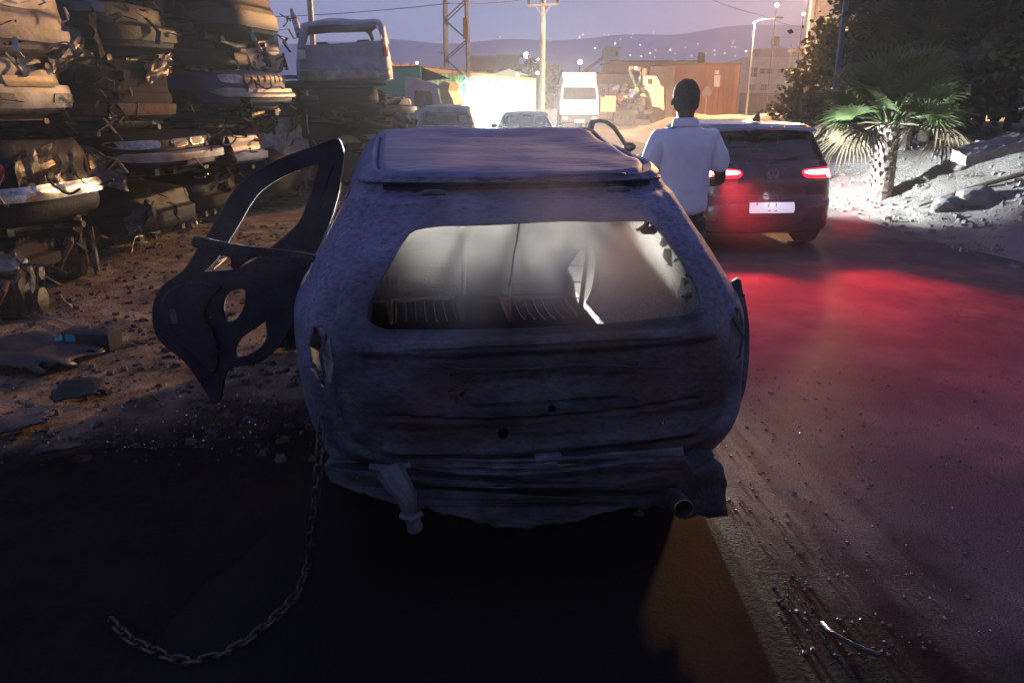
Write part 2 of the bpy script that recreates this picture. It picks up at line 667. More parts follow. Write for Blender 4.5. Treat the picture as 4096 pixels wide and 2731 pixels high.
def rpoly(x0, x1, z0, z1, r=0.05, skew=(0, 0)):
    """rounded convex quad; skew shifts the top corners inwards"""
    P = []
    for (cx, cz, a0) in ((x1 - r, z0 + r, -90), (x1 - r, z1 - r, 0), (x0 + r, z1 - r, 90), (x0 + r, z0 + r, 180)):
        for k in range(4):
            a = R(a0 + 30 * k)
            P.append([cx + r * math.cos(a), cz + r * math.sin(a)])
    for p in P:
        f = (p[1] - z0) / (z1 - z0)
        if p[0] > (x0 + x1) / 2:
            p[0] -= skew[1] * f
        else:
            p[0] += skew[0] * f
    return [tuple(p) for p in P]


def circ(c0, c1, r, n=18):
    return [(c0 + r * math.cos(2 * math.pi * k / n), c1 + r * math.sin(2 * math.pi * k / n)) for k in range(n)]


def patch(bvh, quad, side, proud=0.008, nu=10, nv=6, thick=0.012, rd=0.12):
    """a panel laid on the body: quad = 4 corners; side 'rear'/'front' (x,z) or 'left'/'right' (y,z)"""
    MBp = MB()
    vs, back = [], []
    dirs = {'rear': Vector((0, 1, 0)), 'front': Vector((0, -1, 0)), 'left': Vector((1, 0, 0)), 'right': Vector((-1, 0, 0))}
    d = dirs[side]
    for j in range(nv + 1):
        for i in range(nu + 1):
            u, v = i / nu, j / nv
            # pull corners in a little so the outline is rounded
            uu, vv = u * 2 - 1, v * 2 - 1
            k = rd * 0.5
            u2 = (uu * (1 - k * vv * vv * abs(uu) ** 3)) * 0.5 + 0.5
            v2 = (vv * (1 - k * uu * uu * abs(vv) ** 3)) * 0.5 + 0.5
            a = Vector(quad[0]).lerp(Vector(quad[1]), u2)
            b = Vector(quad[3]).lerp(Vector(quad[2]), u2)
            p = a.lerp(b, v2)
            if side in ('rear', 'front'):
                o = Vector((p.x, -3 if side == 'rear' else 8, p.y))
            else:
                o = Vector((-3 if side == 'left' else 3, p.x, p.y))
            hit = bvh.ray_cast(o, d)
            q = hit[0] if hit[0] is not None else (vs[-1] + d * proud if vs else o + d * 3)
            vs.append(q - d * proud)
            back.append(q - d * proud + d * thick)
    W_ = nu + 1
    n = len(vs)
    fs = []
    for j in range(nv):
        for i in range(nu):
            a = j * W_ + i
            fs.append((a, a + 1, a + 1 + W_, a + W_))
            fs.append((n + a, n + a + W_, n + a + 1 + W_, n + a + 1))
    bd = [i for i in range(W_)] + [j * W_ + nu for j in range(1, nv + 1)] + [nv * W_ + i for i in range(nu - 1, -1, -1)] + [j * W_ for j in range(nv - 1, 0, -1)]
    for k in range(len(bd)):
        a, b = bd[k], bd[(k + 1) % len(bd)]
        fs.append((a, n + a, n + b, b))
    MBp.add(vs + back, fs)
    return MBp


def wheel(parent, x, y, r=0.31, w=0.2, spokes=5, rimmat=None, z=None, name='wheel', flat=0.0):
    wz = r if z is None else z
    e = MB()
    side = 1 if x > 0 else -1
    M = Matrix.Translation((x, y, wz)) @ Matrix.Rotation(R(90), 4, 'Y')
    e.lathe([(r * 0.68, -w / 2), (r * 0.9, -w / 2), (r, -w * 0.36), (r, w * 0.36), (r * 0.9, w / 2), (r * 0.68, w / 2), (r * 0.64, 0)], 28, 0, M, closed=True)
    t = e.obj(name, tyre, parent, smooth=True)
    q = MB()
    q.lathe([(r * 0.68, -w * 0.42), (r * 0.66, w * 0.1), (r * 0.66, w * 0.42), (r * 0.70, w * 0.45)], 28, 0, M)
    for k in range(spokes):
        a = 2 * math.pi * k / spokes
        p0 = M @ Vector((0.03 * math.cos(a), 0.03 * math.sin(a), side * w * 0.30))
        p1 = M @ Vector((r * 0.66 * math.cos(a), r * 0.66 * math.sin(a), side * w * 0.36))
        q.bar(p0, p1, 0.035, 0.05)
    q.lathe([(0.0, side * w * 0.36), (0.06, side * w * 0.36), (0.07, side * w * 0.2), (0.16, side * w * 0.02), (r * 0.66, 0)], 20, 0, M)
    ri = q.obj('rim', rimmat or alu, t, smooth=True)
    return t


def rows_for(kind, L, Wd):
    if kind == 'hatch':
        return [
            (0.30, .20, L - .35, .20, Wd * .90, 5), (0.07, .24, L - .12, .22, Wd * .955, 6), (0.005, .32, L - .03, .30, Wd * .985, 6), (0.0, .46, L, .44, Wd * .995, 6),
            (0.01, .56, L, .53, Wd, 6), (0.035, .60, L - .02, .57, Wd, 6), (0.05, .66, L - .04, .62, Wd, 6), (0.055, .78, L - .11, .70, Wd * .99, 6),
            (0.065, .86, L - .20, .76, Wd * .975, 6), (0.10, .93, L - .50, .83, Wd * .955, 6), (0.13, .98, L - .95, .90, Wd * .94, 6), (0.15, 1.01, L - 1.12, .95, Wd * .915, 6),
            (0.20, 1.10, L - 1.36, 1.09, Wd * .865, 6), (0.27, 1.20, L - 1.58, 1.20, Wd * .82, 6), (0.34, 1.29, L - 1.78, 1.30, Wd * .775, 6), (0.40, 1.365, L - 1.98, 1.375, Wd * .725, 6), (0.43, 1.40, L - 2.1, 1.41, Wd * .68, 6),
            (0.46, 1.415, L - 2.2, 1.425, Wd * .63, 6)]
    if kind == 'sedan':
        return [
            (0.32, .20, L - .35, .20, Wd * .90, 6), (0.07, .24, L - .10, .24, Wd * .955, 7), (0.01, .30, L - .01, .29, Wd * .985, 7), (0.0, .44, L, .43, Wd * .99, 7),
            (0.005, .50, L - .005, .49, Wd * .995, 7), (0.05, .53, L - .06, .52, Wd, 7), (0.065, .58, L - .08, .56, Wd, 7), (0.07, .76, L - .10, .68, Wd * .99, 7),
            (0.08, .84, L - .14, .73, Wd * .98, 7), (0.13, .885, L - .35, .78, Wd * .965, 7), (0.30, .915, L - .75, .845, Wd * .955, 7), (0.60, .95, L - 1.05, .90, Wd * .945, 7), (0.88, .985, L - 1.2, .945, Wd * .92, 7),
            (1.05, 1.08, L - 1.42, 1.08, Wd * .87, 7), (1.24, 1.19, L - 1.65, 1.19, Wd * .815, 7), (1.42, 1.29, L - 1.86, 1.29, Wd * .76, 7), (1.55, 1.345, L - 2.03, 1.355, Wd * .71, 7),
            (1.63, 1.375, L - 2.2, 1.385, Wd * .65, 7)]
    return [
        (0.20, .33, L - .25, .33, Wd * .92, 6), (0.03, .38, L - .05, .38, Wd * .97, 8), (0.0, .44, L, .44, Wd * .99, 8), (0.0, .60, L, .58, Wd, 8), (0.03, .64, L - .05, .63, Wd, 8), (0.04, .80, L - .06, .78, Wd, 8),
        (0.05, .98, L - .08, .95, Wd * .99, 8), (0.06, 1.04, L - .22, 1.02, Wd * .98, 8), (0.065, 1.07, L - 1.0, 1.07, Wd * .97, 8), (0.07, 1.11, L - 1.22, 1.12, Wd * .95, 8),
        (0.10, 1.26, L - 1.38, 1.28, Wd * .92, 8), (0.14, 1.42, L - 1.56, 1.44, Wd * .88, 8), (0.19, 1.56, L - 1.74, 1.58, Wd * .83, 8), (0.24, 1.63, L - 1.88, 1.65, Wd * .79, 8), (0.32, 1.67, L - 2.05, 1.68, Wd * .72, 8)]


def build_car(name, label, cat, kind, L, Wd, paint, M4, crush=1.0, zs=1.0, dent=0.0, seed=0, glass=None, wheels=(True, True),
              group=None, nrow=40, nt=112, rear=None, front=None, rimmat=None, open_hatch=False, hood=True, extra=None, seats=False):
    """rear/front: dicts naming the parts to add. M4: placing matrix."""
    root = empty(name, label=label, cat=cat, group=group)
    root.matrix_world = M4
    rows = rows_for(kind, L, Wd)
    bm = shell(rows, nrow, nt)
    zb = 1.0 if kind != 'van' else 1.1
    H = rows[-1][1]
    so = Vector((seed * 13.7, seed * 3.1, seed * 7.7))

    def defo(p):
        q = p.copy()
        if q.z > zb:
            q.z = zb + (q.z - zb) * crush
        q.z = 0.2 + (q.z - 0.2) * zs
        if dent:
            n1 = noise.noise_vector(q * 1.1 + so) * dent * .8
            # creases: folded noise, sharp along its zero line
            c1 = abs(noise.noise(q * 1.9 + so))
            c2 = abs(noise.noise(q * 4.6 + so * 2))
            dv = noise.noise_vector(q * 0.7 + so * 3)
            n2 = dv * ((0.5 - c1) * 1.3 + (0.4 - c2) * .55) * dent
            k = min(1, max(0.25, (q.z - 0.2) / 0.5))
            q += (n1 + n2) * k
        return q
    bvh_src = bmesh.new()
    bvh_src.from_mesh(_tmp(bm))
    # openings, cut in the undeformed shape
    cabf = L - (1.25 if kind != 'van' else 1.3)
    yr0 = {'hatch': 0.45, 'sedan': 1.35, 'van': 0.35}[kind]
    top = H - 0.09
    wins = []
    sidep = lambda c, n: abs(n.x) > 0.5
    mid = (yr0 + cabf) / 2 + 0.05
    wins.append(('side', rpoly(mid + 0.04, cabf + 0.02, zb + 0.03, top, 0.04, (0.0, 0.62)), (1, 2), sidep))
    wins.append(('side', rpoly(yr0 + (0.05 if kind != 'van' else 0.0), mid - 0.04, zb + 0.03, top, 0.04, (0.22 if kind != 'van' else 0.03, 0.0)), (1, 2), sidep))
    wins.append(('back', rpoly(-Wd * 0.80, Wd * 0.80, zb + 0.03, top - 0.02, 0.06, (0.15, 0.15)), (0, 2), lambda c, n: c.y < L / 2 and abs(n.x) < 0.62 and n.y < -0.12))
    wins.append(('wind', rpoly(-Wd * 0.83, Wd * 0.83, zb + 0.0, top - 0.0, 0.06, (0.16, 0.16)), (0, 2), lambda c, n: c.y > L / 2 and abs(n.x) < 0.62 and n.y > 0.12 and c.z > zb - 0.01))
    gl = []
    for (nm, poly, ax, pr) in wins:
        fs = cut(bm, poly, ax, pr)
        if fs:
            if nm == 'side':
                for sg in (-1, 1):
                    f2 = [f for f in fs if f.is_valid and f.calc_center_median().x * sg > 0]
                    if f2:
                        gl.append((nm, take(bm, f2, 0.006)))
            else:
                gl.append((nm, take(bm, fs, 0.006)))
    # shut lines of doors, bonnet and tailgate, pressed into the skin
    mdy = mid
    side_l = [[(mdy, .30), (mdy, zb)], [(cabf - .10, .30), (cabf + .02, zb - .02)], [(yr0 + .45, .62), (yr0 + .12, zb)], [(.55, .60), (L - .7, .585)]]
    if nt >= 84:
        for v in bm.verts:
            n = v.normal
            dd = 9
            if abs(n.x) > .6 and .28 < v.co.z < zb:
                for pl in side_l:
                    dd = min(dd, segd((v.co.y, v.co.z), pl[0], pl[1]))
                if dd < .022:
                    v.co.x -= math.copysign(.014 * (1 - dd / .022), v.co.x)
            elif n.z > .5 and v.co.z < zb + .02 and v.co.y > L / 2:
                dd = min(abs(abs(v.co.x) - (Wd - .13)), 9)
                if dd < .022:
                    v.co.z -= .014 * (1 - dd / .022)
            elif n.y < -.5 and .55 < v.co.z < zb:
                dd = abs(abs(v.co.x) - (Wd - .20))
                if dd < .022:
                    v.co.y += .014 * (1 - dd / .022)
    wr = 0.36
    wy = [0.78, L - 0.82]
    for y in wy:
        fs = cut(bm, circ(y, 0.30, wr, 18), (1, 2), lambda c, n: abs(n.x) > 0.35 and c.z > 0.17)
        bmesh.ops.delete(bm, geom=fs, context='FACES')
    for v in bm.verts:
        v.co = defo(v.co)
    body = bm_obj('body', bm, paint, root, smooth=True)
    sm = body.modifiers.new('sheet', 'SOLIDIFY')
    sm.thickness = 0.012
    sm.offset = -1
    body.data.set_sharp_from_angle(angle=R(45 if not dent else 22))
    for nm, g in gl:
        keep = glass is not None and (glass == 'all' or nm in glass)
        if keep:
            for v in g.verts:
                v.co = defo(v.co)
            bm_obj('window' if nm in ('side', 'back') else 'windscreen', g, GLASS if glass == 'all' else glassd, root, smooth=True)
        else:
            g.free()
    # dark inner structure so the shell is not hollow: floor, bulkhead, seat rows
    q = MB()
    fl = 0.32
    q.box(-Wd * .80, Wd * .80, 0.25, L - .3, 0.26, fl)
    q.box(-Wd * .80, Wd * .80, L - 1.35, L - 1.28, fl, 0.86)
    it = q
    for v in range(len(it.v)):
        it.v[v] = tuple(defo(Vector(it.v[v])))
    it.obj('floor', soot, root)
    if crush > 0.55:
        for yy in (1.25 if kind != 'sedan' else 1.7, L - 2.0):
            for sx in ((-1, 1)):
                q = MB()
                q.box(sx * .38 - .24, sx * .38 + .24, yy, yy + .5, fl, fl + .22, ch=.05)
                Mt = Matrix.Translation((sx * .38, yy + .02, fl + .15)) @ Matrix.Rotation(R(12), 4, 'X')
                q.box(-.23, .23, -.05, .07, 0, .58, M=Mt, ch=.04)
                q.box(-.12, .12, -.03, .06, .62, .80, M=Mt, ch=.03)
                for v in range(len(q.v)):
                    q.v[v] = tuple(defo(Vector(q.v[v])))
                q.obj('seat', blackp, root, smooth=True)
    bvh = BVHTree.FromBMesh(bvh_src)

    def P(nm, quad, side, m, **k):
        q = patch(bvh, quad, side, **k)
        for i, v in enumerate(q.v):
            q.v[i] = tuple(defo(Vector(v)))
        return q.obj(nm, m, root, smooth=True)
    root['_'] = 0
    del root['_']
    if rear:
        for it in rear:
            P(it[0], it[1], 'rear', it[2], **(it[3] if len(it) > 3 else {}))
    if front:
        for it in front:
            P(it[0], it[1], 'front', it[2], **(it[3] if len(it) > 3 else {}))
    if extra:
        extra(root, P, defo)
    if wheels[0]:
        for sx in (-1, 1):
            wheel(root, sx * (Wd - 0.12), wy[0], rimmat=rimmat)
    if wheels[1]:
        for sx in (-1, 1):
            wheel(root, sx * (Wd - 0.12), wy[1], rimmat=rimmat)
    bvh_src.free()
    return root


def _tmp(bm):
    me = bpy.data.meshes.new('tmp')
    bm.to_mesh(me)
    TMPS.append(me)
    return me


TMPS = []


def make_glass():
    m = bpy.data.materials.new('car_glass')
    m.use_nodes = True
    t = m.node_tree
    t.nodes.clear()
    o = t.nodes.new('ShaderNodeOutputMaterial')
    a = t.nodes.new('ShaderNodeBsdfTransparent')
    a.inputs[0].default_value = (0.55, 0.60, 0.58, 1)
    g = t.nodes.new('ShaderNodeBsdfGlossy')
    g.inputs['Roughness'].default_value = 0.04
    f = t.nodes.new('ShaderNodeFresnel')
    f.inputs[0].default_value = 1.5
    n = t.nodes.new('ShaderNodeTexNoise')
    n.inputs['Scale'].default_value = 5
    ad = t.nodes.new('ShaderNodeMath')
    ad.operation = 'MULTIPLY_ADD'
    ad.inputs[1].default_value = 0.12
    t.links.new(n.outputs['Fac'], ad.inputs[0])
    t.links.new(f.outputs[0], ad.inputs[2])
    mx = t.nodes.new('ShaderNodeMixShader')
    t.links.new(ad.outputs[0], mx.inputs[0])
    t.links.new(a.outputs[0], mx.inputs[1])
    t.links.new(g.outputs[0], mx.inputs[2])
    t.links.new(mx.outputs[0], o.inputs[0])
    return m


GLASS = make_glass()


def lamp(name, kind, loc, energy, col, size=0.1, target=None, spot=None, blend=0.3, parent=None):
    l = bpy.data.lights.new(name, kind)
    l.energy = energy
    l.color = col
    if kind in ('POINT', 'SPOT'):
        l.shadow_soft_size = size
    if kind == 'AREA':
        l.size = size
    if kind == 'SPOT':
        l.spot_size = R(spot or 60)
        l.spot_blend = blend
    o = bpy.data.objects.new(name, l)
    COL.objects.link(o)
    o.location = loc
    if target is not None:
        d = Vector(target) - Vector(loc)
        o.rotation_euler = d.to_track_quat('-Z', 'Y').to_euler()
    if parent:
        o.parent = parent
        o.matrix_parent_inverse = parent.matrix_basis.inverted()
    return o


def place(x, y, z, rz, rx=0.0, ry=0.0):
    return Matrix.Translation((x, y, z)) @ Matrix.Rotation(R(rz), 4, 'Z') @ Matrix.Rotation(R(rx), 4, 'X') @ Matrix.Rotation(R(ry), 4, 'Y')

# ================================================================== GROUND, ROAD, HILLS
def grid_ground():
    def h(x, y):
        z = 0.0
        # rubble bank on the right
        e = 5.4 + 0.9 * noise.noise(Vector((0, y * .22, 3.3))) + max(0, (9 - y)) * 0.25
        t = (x - e) / 3.2
        if t > 0 and y < 45:
            t = min(t, 1.0)
            z += (3 * t * t - 2 * t ** 3) * (1.0 + 0.25 * noise.noise(Vector((x * .5, y * .5, 1))))
            z += 0.10 * noise.fractal(Vector((x * 2.2, y * 2.2, 0)), 1, 2, 4) * min(1, t * 4)
        # dirt yard on the left
        if x < -0.6:
            k = min(1, (-0.6 - x) / 0.8)
            z += k * (0.016 * noise.fractal(Vector((x * 3.4, y * 3.4, 5)), 1, 2, 4) + 0.02 * noise.noise(Vector((x * .7, y * .7, 9))))
        if y > 60:
            z += (y - 60) * 0.004
        return z
    xs, ys = [], []
    x = -60
    while x < 70:
        xs.append(x)
        x += 0.07 if -6 < x < -0.3 else (0.12 if -0.3 <= x < 10 else (0.6 if -14 < x < 20 else 6))
    y = -12
    while y < 210:
        ys.append(y)
        y += 0.07 if 1.2 < y < 8 else (0.16 if -1 < y < 20 else (0.8 if y < 40 else 8))
    vs = [(x, y, h(x, y)) for y in ys for x in xs]
    nx = len(xs)
    fs = [(j * nx + i, j * nx + i + 1, (j + 1) * nx + i + 1, (j + 1) * nx + i) for j in range(len(ys) - 1) for i in range(nx - 1)]
    b = MB()
    b.add(vs, fs)
    # far skirt to the horizon
    o = b.obj('ground', DIRT, smooth=True)
    tag(o, kind='structure')
    return h


def dirt_mat():
    m = mat('dirt', (0.34, 0.25, 0.165), 0.92, 0, (0.10, 0.072, 0.05), 3.2, 0, contrast=(0.38, 0.62), col3=(0.17, 0.11, 0.075), detail=8, spec=.1)
    t = m.node_tree
    p = t.nodes['Principled BSDF']
    tc = [n for n in t.nodes if n.type == 'TEX_COORD'][0]
    n1 = t.nodes.new('ShaderNodeTexNoise')
    n1.inputs['Scale'].default_value = 9
    n1.inputs['Detail'].default_value = 10
    n1.inputs['Roughness'].default_value = 0.72
    v = t.nodes.new('ShaderNodeTexVoronoi')
    v.inputs['Scale'].default_value = 38
    t.links.new(tc.outputs['Object'], n1.inputs['Vector'])
    t.links.new(tc.outputs['Object'], v.inputs['Vector'])
    a = t.nodes.new('ShaderNodeMath')
    a.operation = 'MULTIPLY_ADD'
    a.inputs[1].default_value = -0.22
    t.links.new(v.outputs['Distance'], a.inputs[0])
    t.links.new(n1.outputs['Fac'], a.inputs[2])
    sx = t.nodes.new('ShaderNodeSeparateXYZ')          # the right bank is pale limestone dust
    t.links.new(tc.outputs['Object'], sx.inputs[0])
    mr = t.nodes.new('ShaderNodeMapRange')
    mr.inputs['From Min'].default_value = 4.4
    mr.inputs['From Max'].default_value = 6.0
    t.links.new(sx.outputs['X'], mr.inputs[0])
    mr.inputs['To Max'].default_value = 0.8
    mx = t.nodes.new('ShaderNodeMix')
    mx.data_type = 'RGBA'
    mx.inputs['B'].default_value = (0.34, 0.31, 0.28, 1)
    src = p.inputs['Base Color'].links[0].from_socket
    t.links.new(mr.outputs[0], mx.inputs['Factor'])
    t.links.new(src, mx.inputs['A'])
    t.links.new(mx.outputs['Result'], p.inputs['Base Color'])
    b = t.nodes.new('ShaderNodeBump')
    b.inputs['Strength'].default_value = 0.9
    b.inputs['Distance'].default_value = 0.07
    t.links.new(a.outputs[0], b.inputs['Height'])
    t.links.new(b.outputs[0], p.inputs['Normal'])
    return m


def asphalt_mat():
    m = mat('asphalt', (0.085, 0.082, 0.078), 0.8, 0, (0.20, 0.17, 0.14), 1.3, 0, contrast=(0.45, 0.75), detail=10, rough2=0.9, spec=.06)
    t = m.node_tree
    p = t.nodes['Principled BSDF']
    tc = [n for n in t.nodes if n.type == 'TEX_COORD'][0]
    n1 = t.nodes.new('ShaderNodeTexNoise')
    n1.inputs['Scale'].default_value = 70
    n1.inputs['Detail'].default_value = 5
    n2 = t.nodes.new('ShaderNodeTexNoise')
    n2.inputs['Scale'].default_value = 3
    n2.inputs['Detail'].default_value = 8
    t.links.new(tc.outputs['Object'], n1.inputs['Vector'])
    t.links.new(tc.outputs['Object'], n2.inputs['Vector'])
    a = t.nodes.new('ShaderNodeMath')
    a.operation = 'MULTIPLY_ADD'
    a.inputs[1].default_value = 0.9
    t.links.new(n2.outputs['Fac'], a.inputs[0])
    t.links.new(n1.outputs['Fac'], a.inputs[2])
    # aggregate speckle and hairline cracks
    n4 = t.nodes.new('ShaderNodeTexNoise')
    n4.inputs['Scale'].default_value = 160
    n4.inputs['Detail'].default_value = 2
    t.links.new(tc.outputs['Object'], n4.inputs['Vector'])
    vo = t.nodes.new('ShaderNodeTexVoronoi')
    vo.feature = 'DISTANCE_TO_EDGE'
    vo.inputs['Scale'].default_value = 0.9
    nv = t.nodes.new('ShaderNodeTexNoise')
    nv.inputs['Scale'].default_value = 2.2
    nv.inputs['Detail'].default_value = 6
    t.links.new(tc.outputs['Object'], nv.inputs['Vector'])
    va = t.nodes.new('ShaderNodeVectorMath')
    va.operation = 'ADD'
    t.links.new(tc.outputs['Object'], va.inputs[0])
    t.links.new(nv.outputs['Color'], va.inputs[1])
    t.links.new(va.outputs[0], vo.inputs['Vector'])
    cr = t.nodes.new('ShaderNodeMapRange')
    cr.inputs['From Min'].default_value = 0.0
    cr.inputs['From Max'].default_value = 0.012
    cr.inputs['To Min'].default_value = 0.72
    cr.inputs['To Max'].default_value = 1.0
    t.links.new(vo.outputs['Distance'], cr.inputs[0])
    sp = t.nodes.new('ShaderNodeMapRange')
    sp.inputs['From Min'].default_value = 0.35
    sp.inputs['From Max'].default_value = 0.65
    sp.inputs['To Min'].default_value = 0.45
    sp.inputs['To Max'].default_value = 1.55
    t.links.new(n4.outputs['Fac'], sp.inputs[0])
    ml = t.nodes.new('ShaderNodeMath')
    ml.operation = 'MULTIPLY'
    t.links.new(cr.outputs[0], ml.inputs[0])
    t.links.new(sp.outputs[0], ml.inputs[1])
    vm = t.nodes.new('ShaderNodeVectorMath')
    vm.operation = 'SCALE'
    src = p.inputs['Base Color'].links[0].from_socket
    t.links.new(src, vm.inputs[0])
    t.links.new(ml.outputs[0], vm.inputs['Scale'])
    t.links.new(vm.outputs[0], p.inputs['Base Color'])
    b = t.nodes.new('ShaderNodeBump')
    b.inputs['Strength'].default_value = 0.22
    b.inputs['Distance'].default_value = 0.008
    t.links.new(a.outputs[0], b.inputs['Height'])
    t.links.new(b.outputs[0], p.inputs['Normal'])
    return m


DIRT = dirt_mat()
ASPH = asphalt_mat()


def shade_ground(m, cx, cy, rx, ry, col=(0.005, 0.005, 0.006)):
    # near-black tint that paints the shade onto the ground behind the wreck
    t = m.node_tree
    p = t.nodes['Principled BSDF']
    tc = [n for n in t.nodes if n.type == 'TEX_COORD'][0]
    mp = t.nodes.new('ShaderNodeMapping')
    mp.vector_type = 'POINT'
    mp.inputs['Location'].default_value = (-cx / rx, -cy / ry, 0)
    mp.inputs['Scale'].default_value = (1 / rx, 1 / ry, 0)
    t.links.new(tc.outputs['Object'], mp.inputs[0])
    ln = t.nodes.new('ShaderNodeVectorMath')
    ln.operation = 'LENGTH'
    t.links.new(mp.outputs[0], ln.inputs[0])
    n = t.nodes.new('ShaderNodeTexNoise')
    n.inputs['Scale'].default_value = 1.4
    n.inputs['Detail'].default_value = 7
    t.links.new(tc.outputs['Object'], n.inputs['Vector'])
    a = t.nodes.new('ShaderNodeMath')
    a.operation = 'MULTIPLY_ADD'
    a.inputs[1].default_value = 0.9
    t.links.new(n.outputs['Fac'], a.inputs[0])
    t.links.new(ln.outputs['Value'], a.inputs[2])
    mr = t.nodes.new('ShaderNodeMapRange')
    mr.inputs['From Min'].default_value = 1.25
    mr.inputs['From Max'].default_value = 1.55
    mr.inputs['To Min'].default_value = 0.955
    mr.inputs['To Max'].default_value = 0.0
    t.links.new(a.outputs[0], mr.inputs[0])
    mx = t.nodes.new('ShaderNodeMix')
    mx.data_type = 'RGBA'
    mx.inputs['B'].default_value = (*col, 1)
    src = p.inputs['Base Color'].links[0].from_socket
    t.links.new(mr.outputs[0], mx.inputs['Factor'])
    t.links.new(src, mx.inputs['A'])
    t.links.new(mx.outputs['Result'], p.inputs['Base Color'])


shade_ground(DIRT, -1.2, 1.6, 2.3, 2.3)
shade_ground(ASPH, -1.0, 1.5, 2.3, 2.4)
shade_ground(ASPH, 0.35, 1.75, 1.25, 1.15)  # painted shade over the lamp-lit wedge right of the bumper
GH = grid_ground()


def road_edge_r(y):
    return 5.1 + 0.8 * noise.noise(Vector((0, y * .22, 3.3))) + max(0, (9 - y)) * 0.25 + 0.1 * noise.noise(Vector((2, y * 1.7, 0)))


b = MB()
rows_ = []
y = -3.0
while y < 120:
    xl = -1.0 + 0.35 * noise.noise(Vector((7, y * 0.8, 0))) + 0.06 * noise.noise(Vector((7, y * 5.0, 0)))
    xr = road_edge_r(y)
    if y > 14:
        xl -= (y - 14) * 0.55
        xr += (y - 14) * 0.10
    rows_.append((y, xl, xr))
    y += 0.15 if y < 16 else 3
vs, fs = [], []
NX = 10
for (y, xl, xr) in rows_:
    for i in range(NX + 1):
        x = xl + (xr - xl) * i / NX
        vs.append((x, y, max(GH(x, y), 0) * 0.0 + 0.006 + (GH(x, y) if y > 60 else 0) + (0.02 if x < -0.6 and y > 14 else 0)))
for j in range(len(rows_) - 1):
    for i in range(NX):
        a = j * (NX + 1) + i
        fs.append((a, a + 1, a + NX + 2, a + NX + 1))
b.add(vs, fs)
road = tag(b.obj('road', ASPH), kind='structure')

# far plain and the hillside beyond the town
hm = mat('hill_soil', (0.62, 0.58, 0.57), 0.95, 0, (0.50, 0.48, 0.47), 0.01)
b = MB()
vs, fs = [], []
nxh, nyh = 70, 40


def hillz(x, y):
    t = max(0.0, (y - 330) / 420)
    t = min(t, 1.0)
    return -0.5 + t * (62 + 12 * noise.noise(Vector((x * .004, y * .003, 2))) + 8 * noise.noise(Vector((x * .013, y * .01, 4))) + x * 0.012)


for j in range(nyh + 1):
    y = 205 + (760 - 205) * j / nyh
    for i in range(nxh + 1):
        x = -560 + 1120 * i / nxh
        z = hillz(x, y)
        vs.append((x, y, z))
for j in range(nyh):
    for i in range(nxh):
        a = j * (nxh + 1) + i
        fs.append((a, a + 1, a + nxh + 2, a + nxh + 1))
b.add(vs, fs)
tag(b.obj('hills', hm, smooth=True), kind='structure')


def hill_hit(px, py):
    d = ray(px, py)
    o = Vector((0, 0, CAM_H))
    t = 200.0
    while t < 900:
        p = o + d * t
        if p.z < hillz(p.x, p.y) and p.y > 205:
            return p
        t += 1.5
    return None


# ================================================================== BURNT CAR
BX, BY, BROT = 0.13, 2.42, 8.6
burn = empty('burnt_car', (BX, BY, 0), R(BROT), 'burnt out hatchback shell with smoke filling its cabin and no window glass', 'burnt car')
BM_ = Matrix.Translation((BX, BY, 0)) @ Matrix.Rotation(R(BROT), 4, 'Z')
BMI = BM_.inverted()


def bl(px, py, D):
    """picture point at distance D, in the burnt car's own frame"""
    return BMI @ at(px, py, D)


brows = [
    (0.20, .20, 3.45, .20, .80, 5), (0.09, .27, 3.65, .27, .84, 6), (0.03, .36, 3.78, .38, .885, 6.5), (0.0, .47, 3.84, .5, .92, 6.5),
    (0.01, .58, 3.84, .58, .945, 6), (0.03, .68, 3.76, .66, .958, 6), (0.055, .78, 3.55, .76, .958, 6), (0.10, .86, 3.15, .86, .945, 6),
    (0.17, .95, 2.85, .94, .905, 6), (0.27, 1.06, 2.62, 1.06, .845, 6), (0.38, 1.17, 2.42, 1.20, .775, 6), (0.47, 1.26, 2.24, 1.35, .715, 6),
    (0.54, 1.335, 2.10, 1.46, .655, 6.5), (0.55, 1.375, 2.02, 1.515, .60, 7)]
bm = shell(brows, 150, 320, rb=0.07, fb=0.15, crown=0.018, capr=(0.955, 0.94, 0.90, 0.8, 0.68, 0.55, 0.42, 0.3, 0.15), ditch=0.014)
rear_p = lambda c, n: c.y < 0.95 and n.y < -0.08 and abs(c.x) < 0.80
win = [(-.60, .90), (-.545, .885), (.52, .89), (.60, .905), (.625, .94), (.60, 1.02), (.535, 1.15), (.50, 1.195), (.47, 1.212), (.1, 1.218), (-.30, 1.212), (-.42, 1.203), (-.47, 1.18), (-.58, 1.02), (-.635, .93)]
fs = cut(bm, smooth_loop(win, 1), (0, 2), rear_p)
bmesh.ops.delete(bm, geom=fs, context='FACES')
ws = [(-.58, .98), (.58, .98), (.55, 1.2), (.50, 1.40), (.46, 1.43), (-.46, 1.43), (-.50, 1.40), (-.55, 1.2)]
fs = cut(bm, ws, (0, 2), lambda c, n: c.y > 1.9 and n.y > 0.1 and abs(c.x) < .66)
bmesh.ops.delete(bm, geom=fs, context='FACES')
# side glass openings, both sides
for poly in (rpoly(1.42, 2.42, .93, 1.37, .04, (0, .62)), rpoly(.66, 1.36, .93, 1.31, .04, (.16, .0))):
    fs = cut(bm, poly, (1, 2), lambda c, n: abs(n.x) > 0.45)
    bmesh.ops.delete(bm, geom=fs, context='FACES')
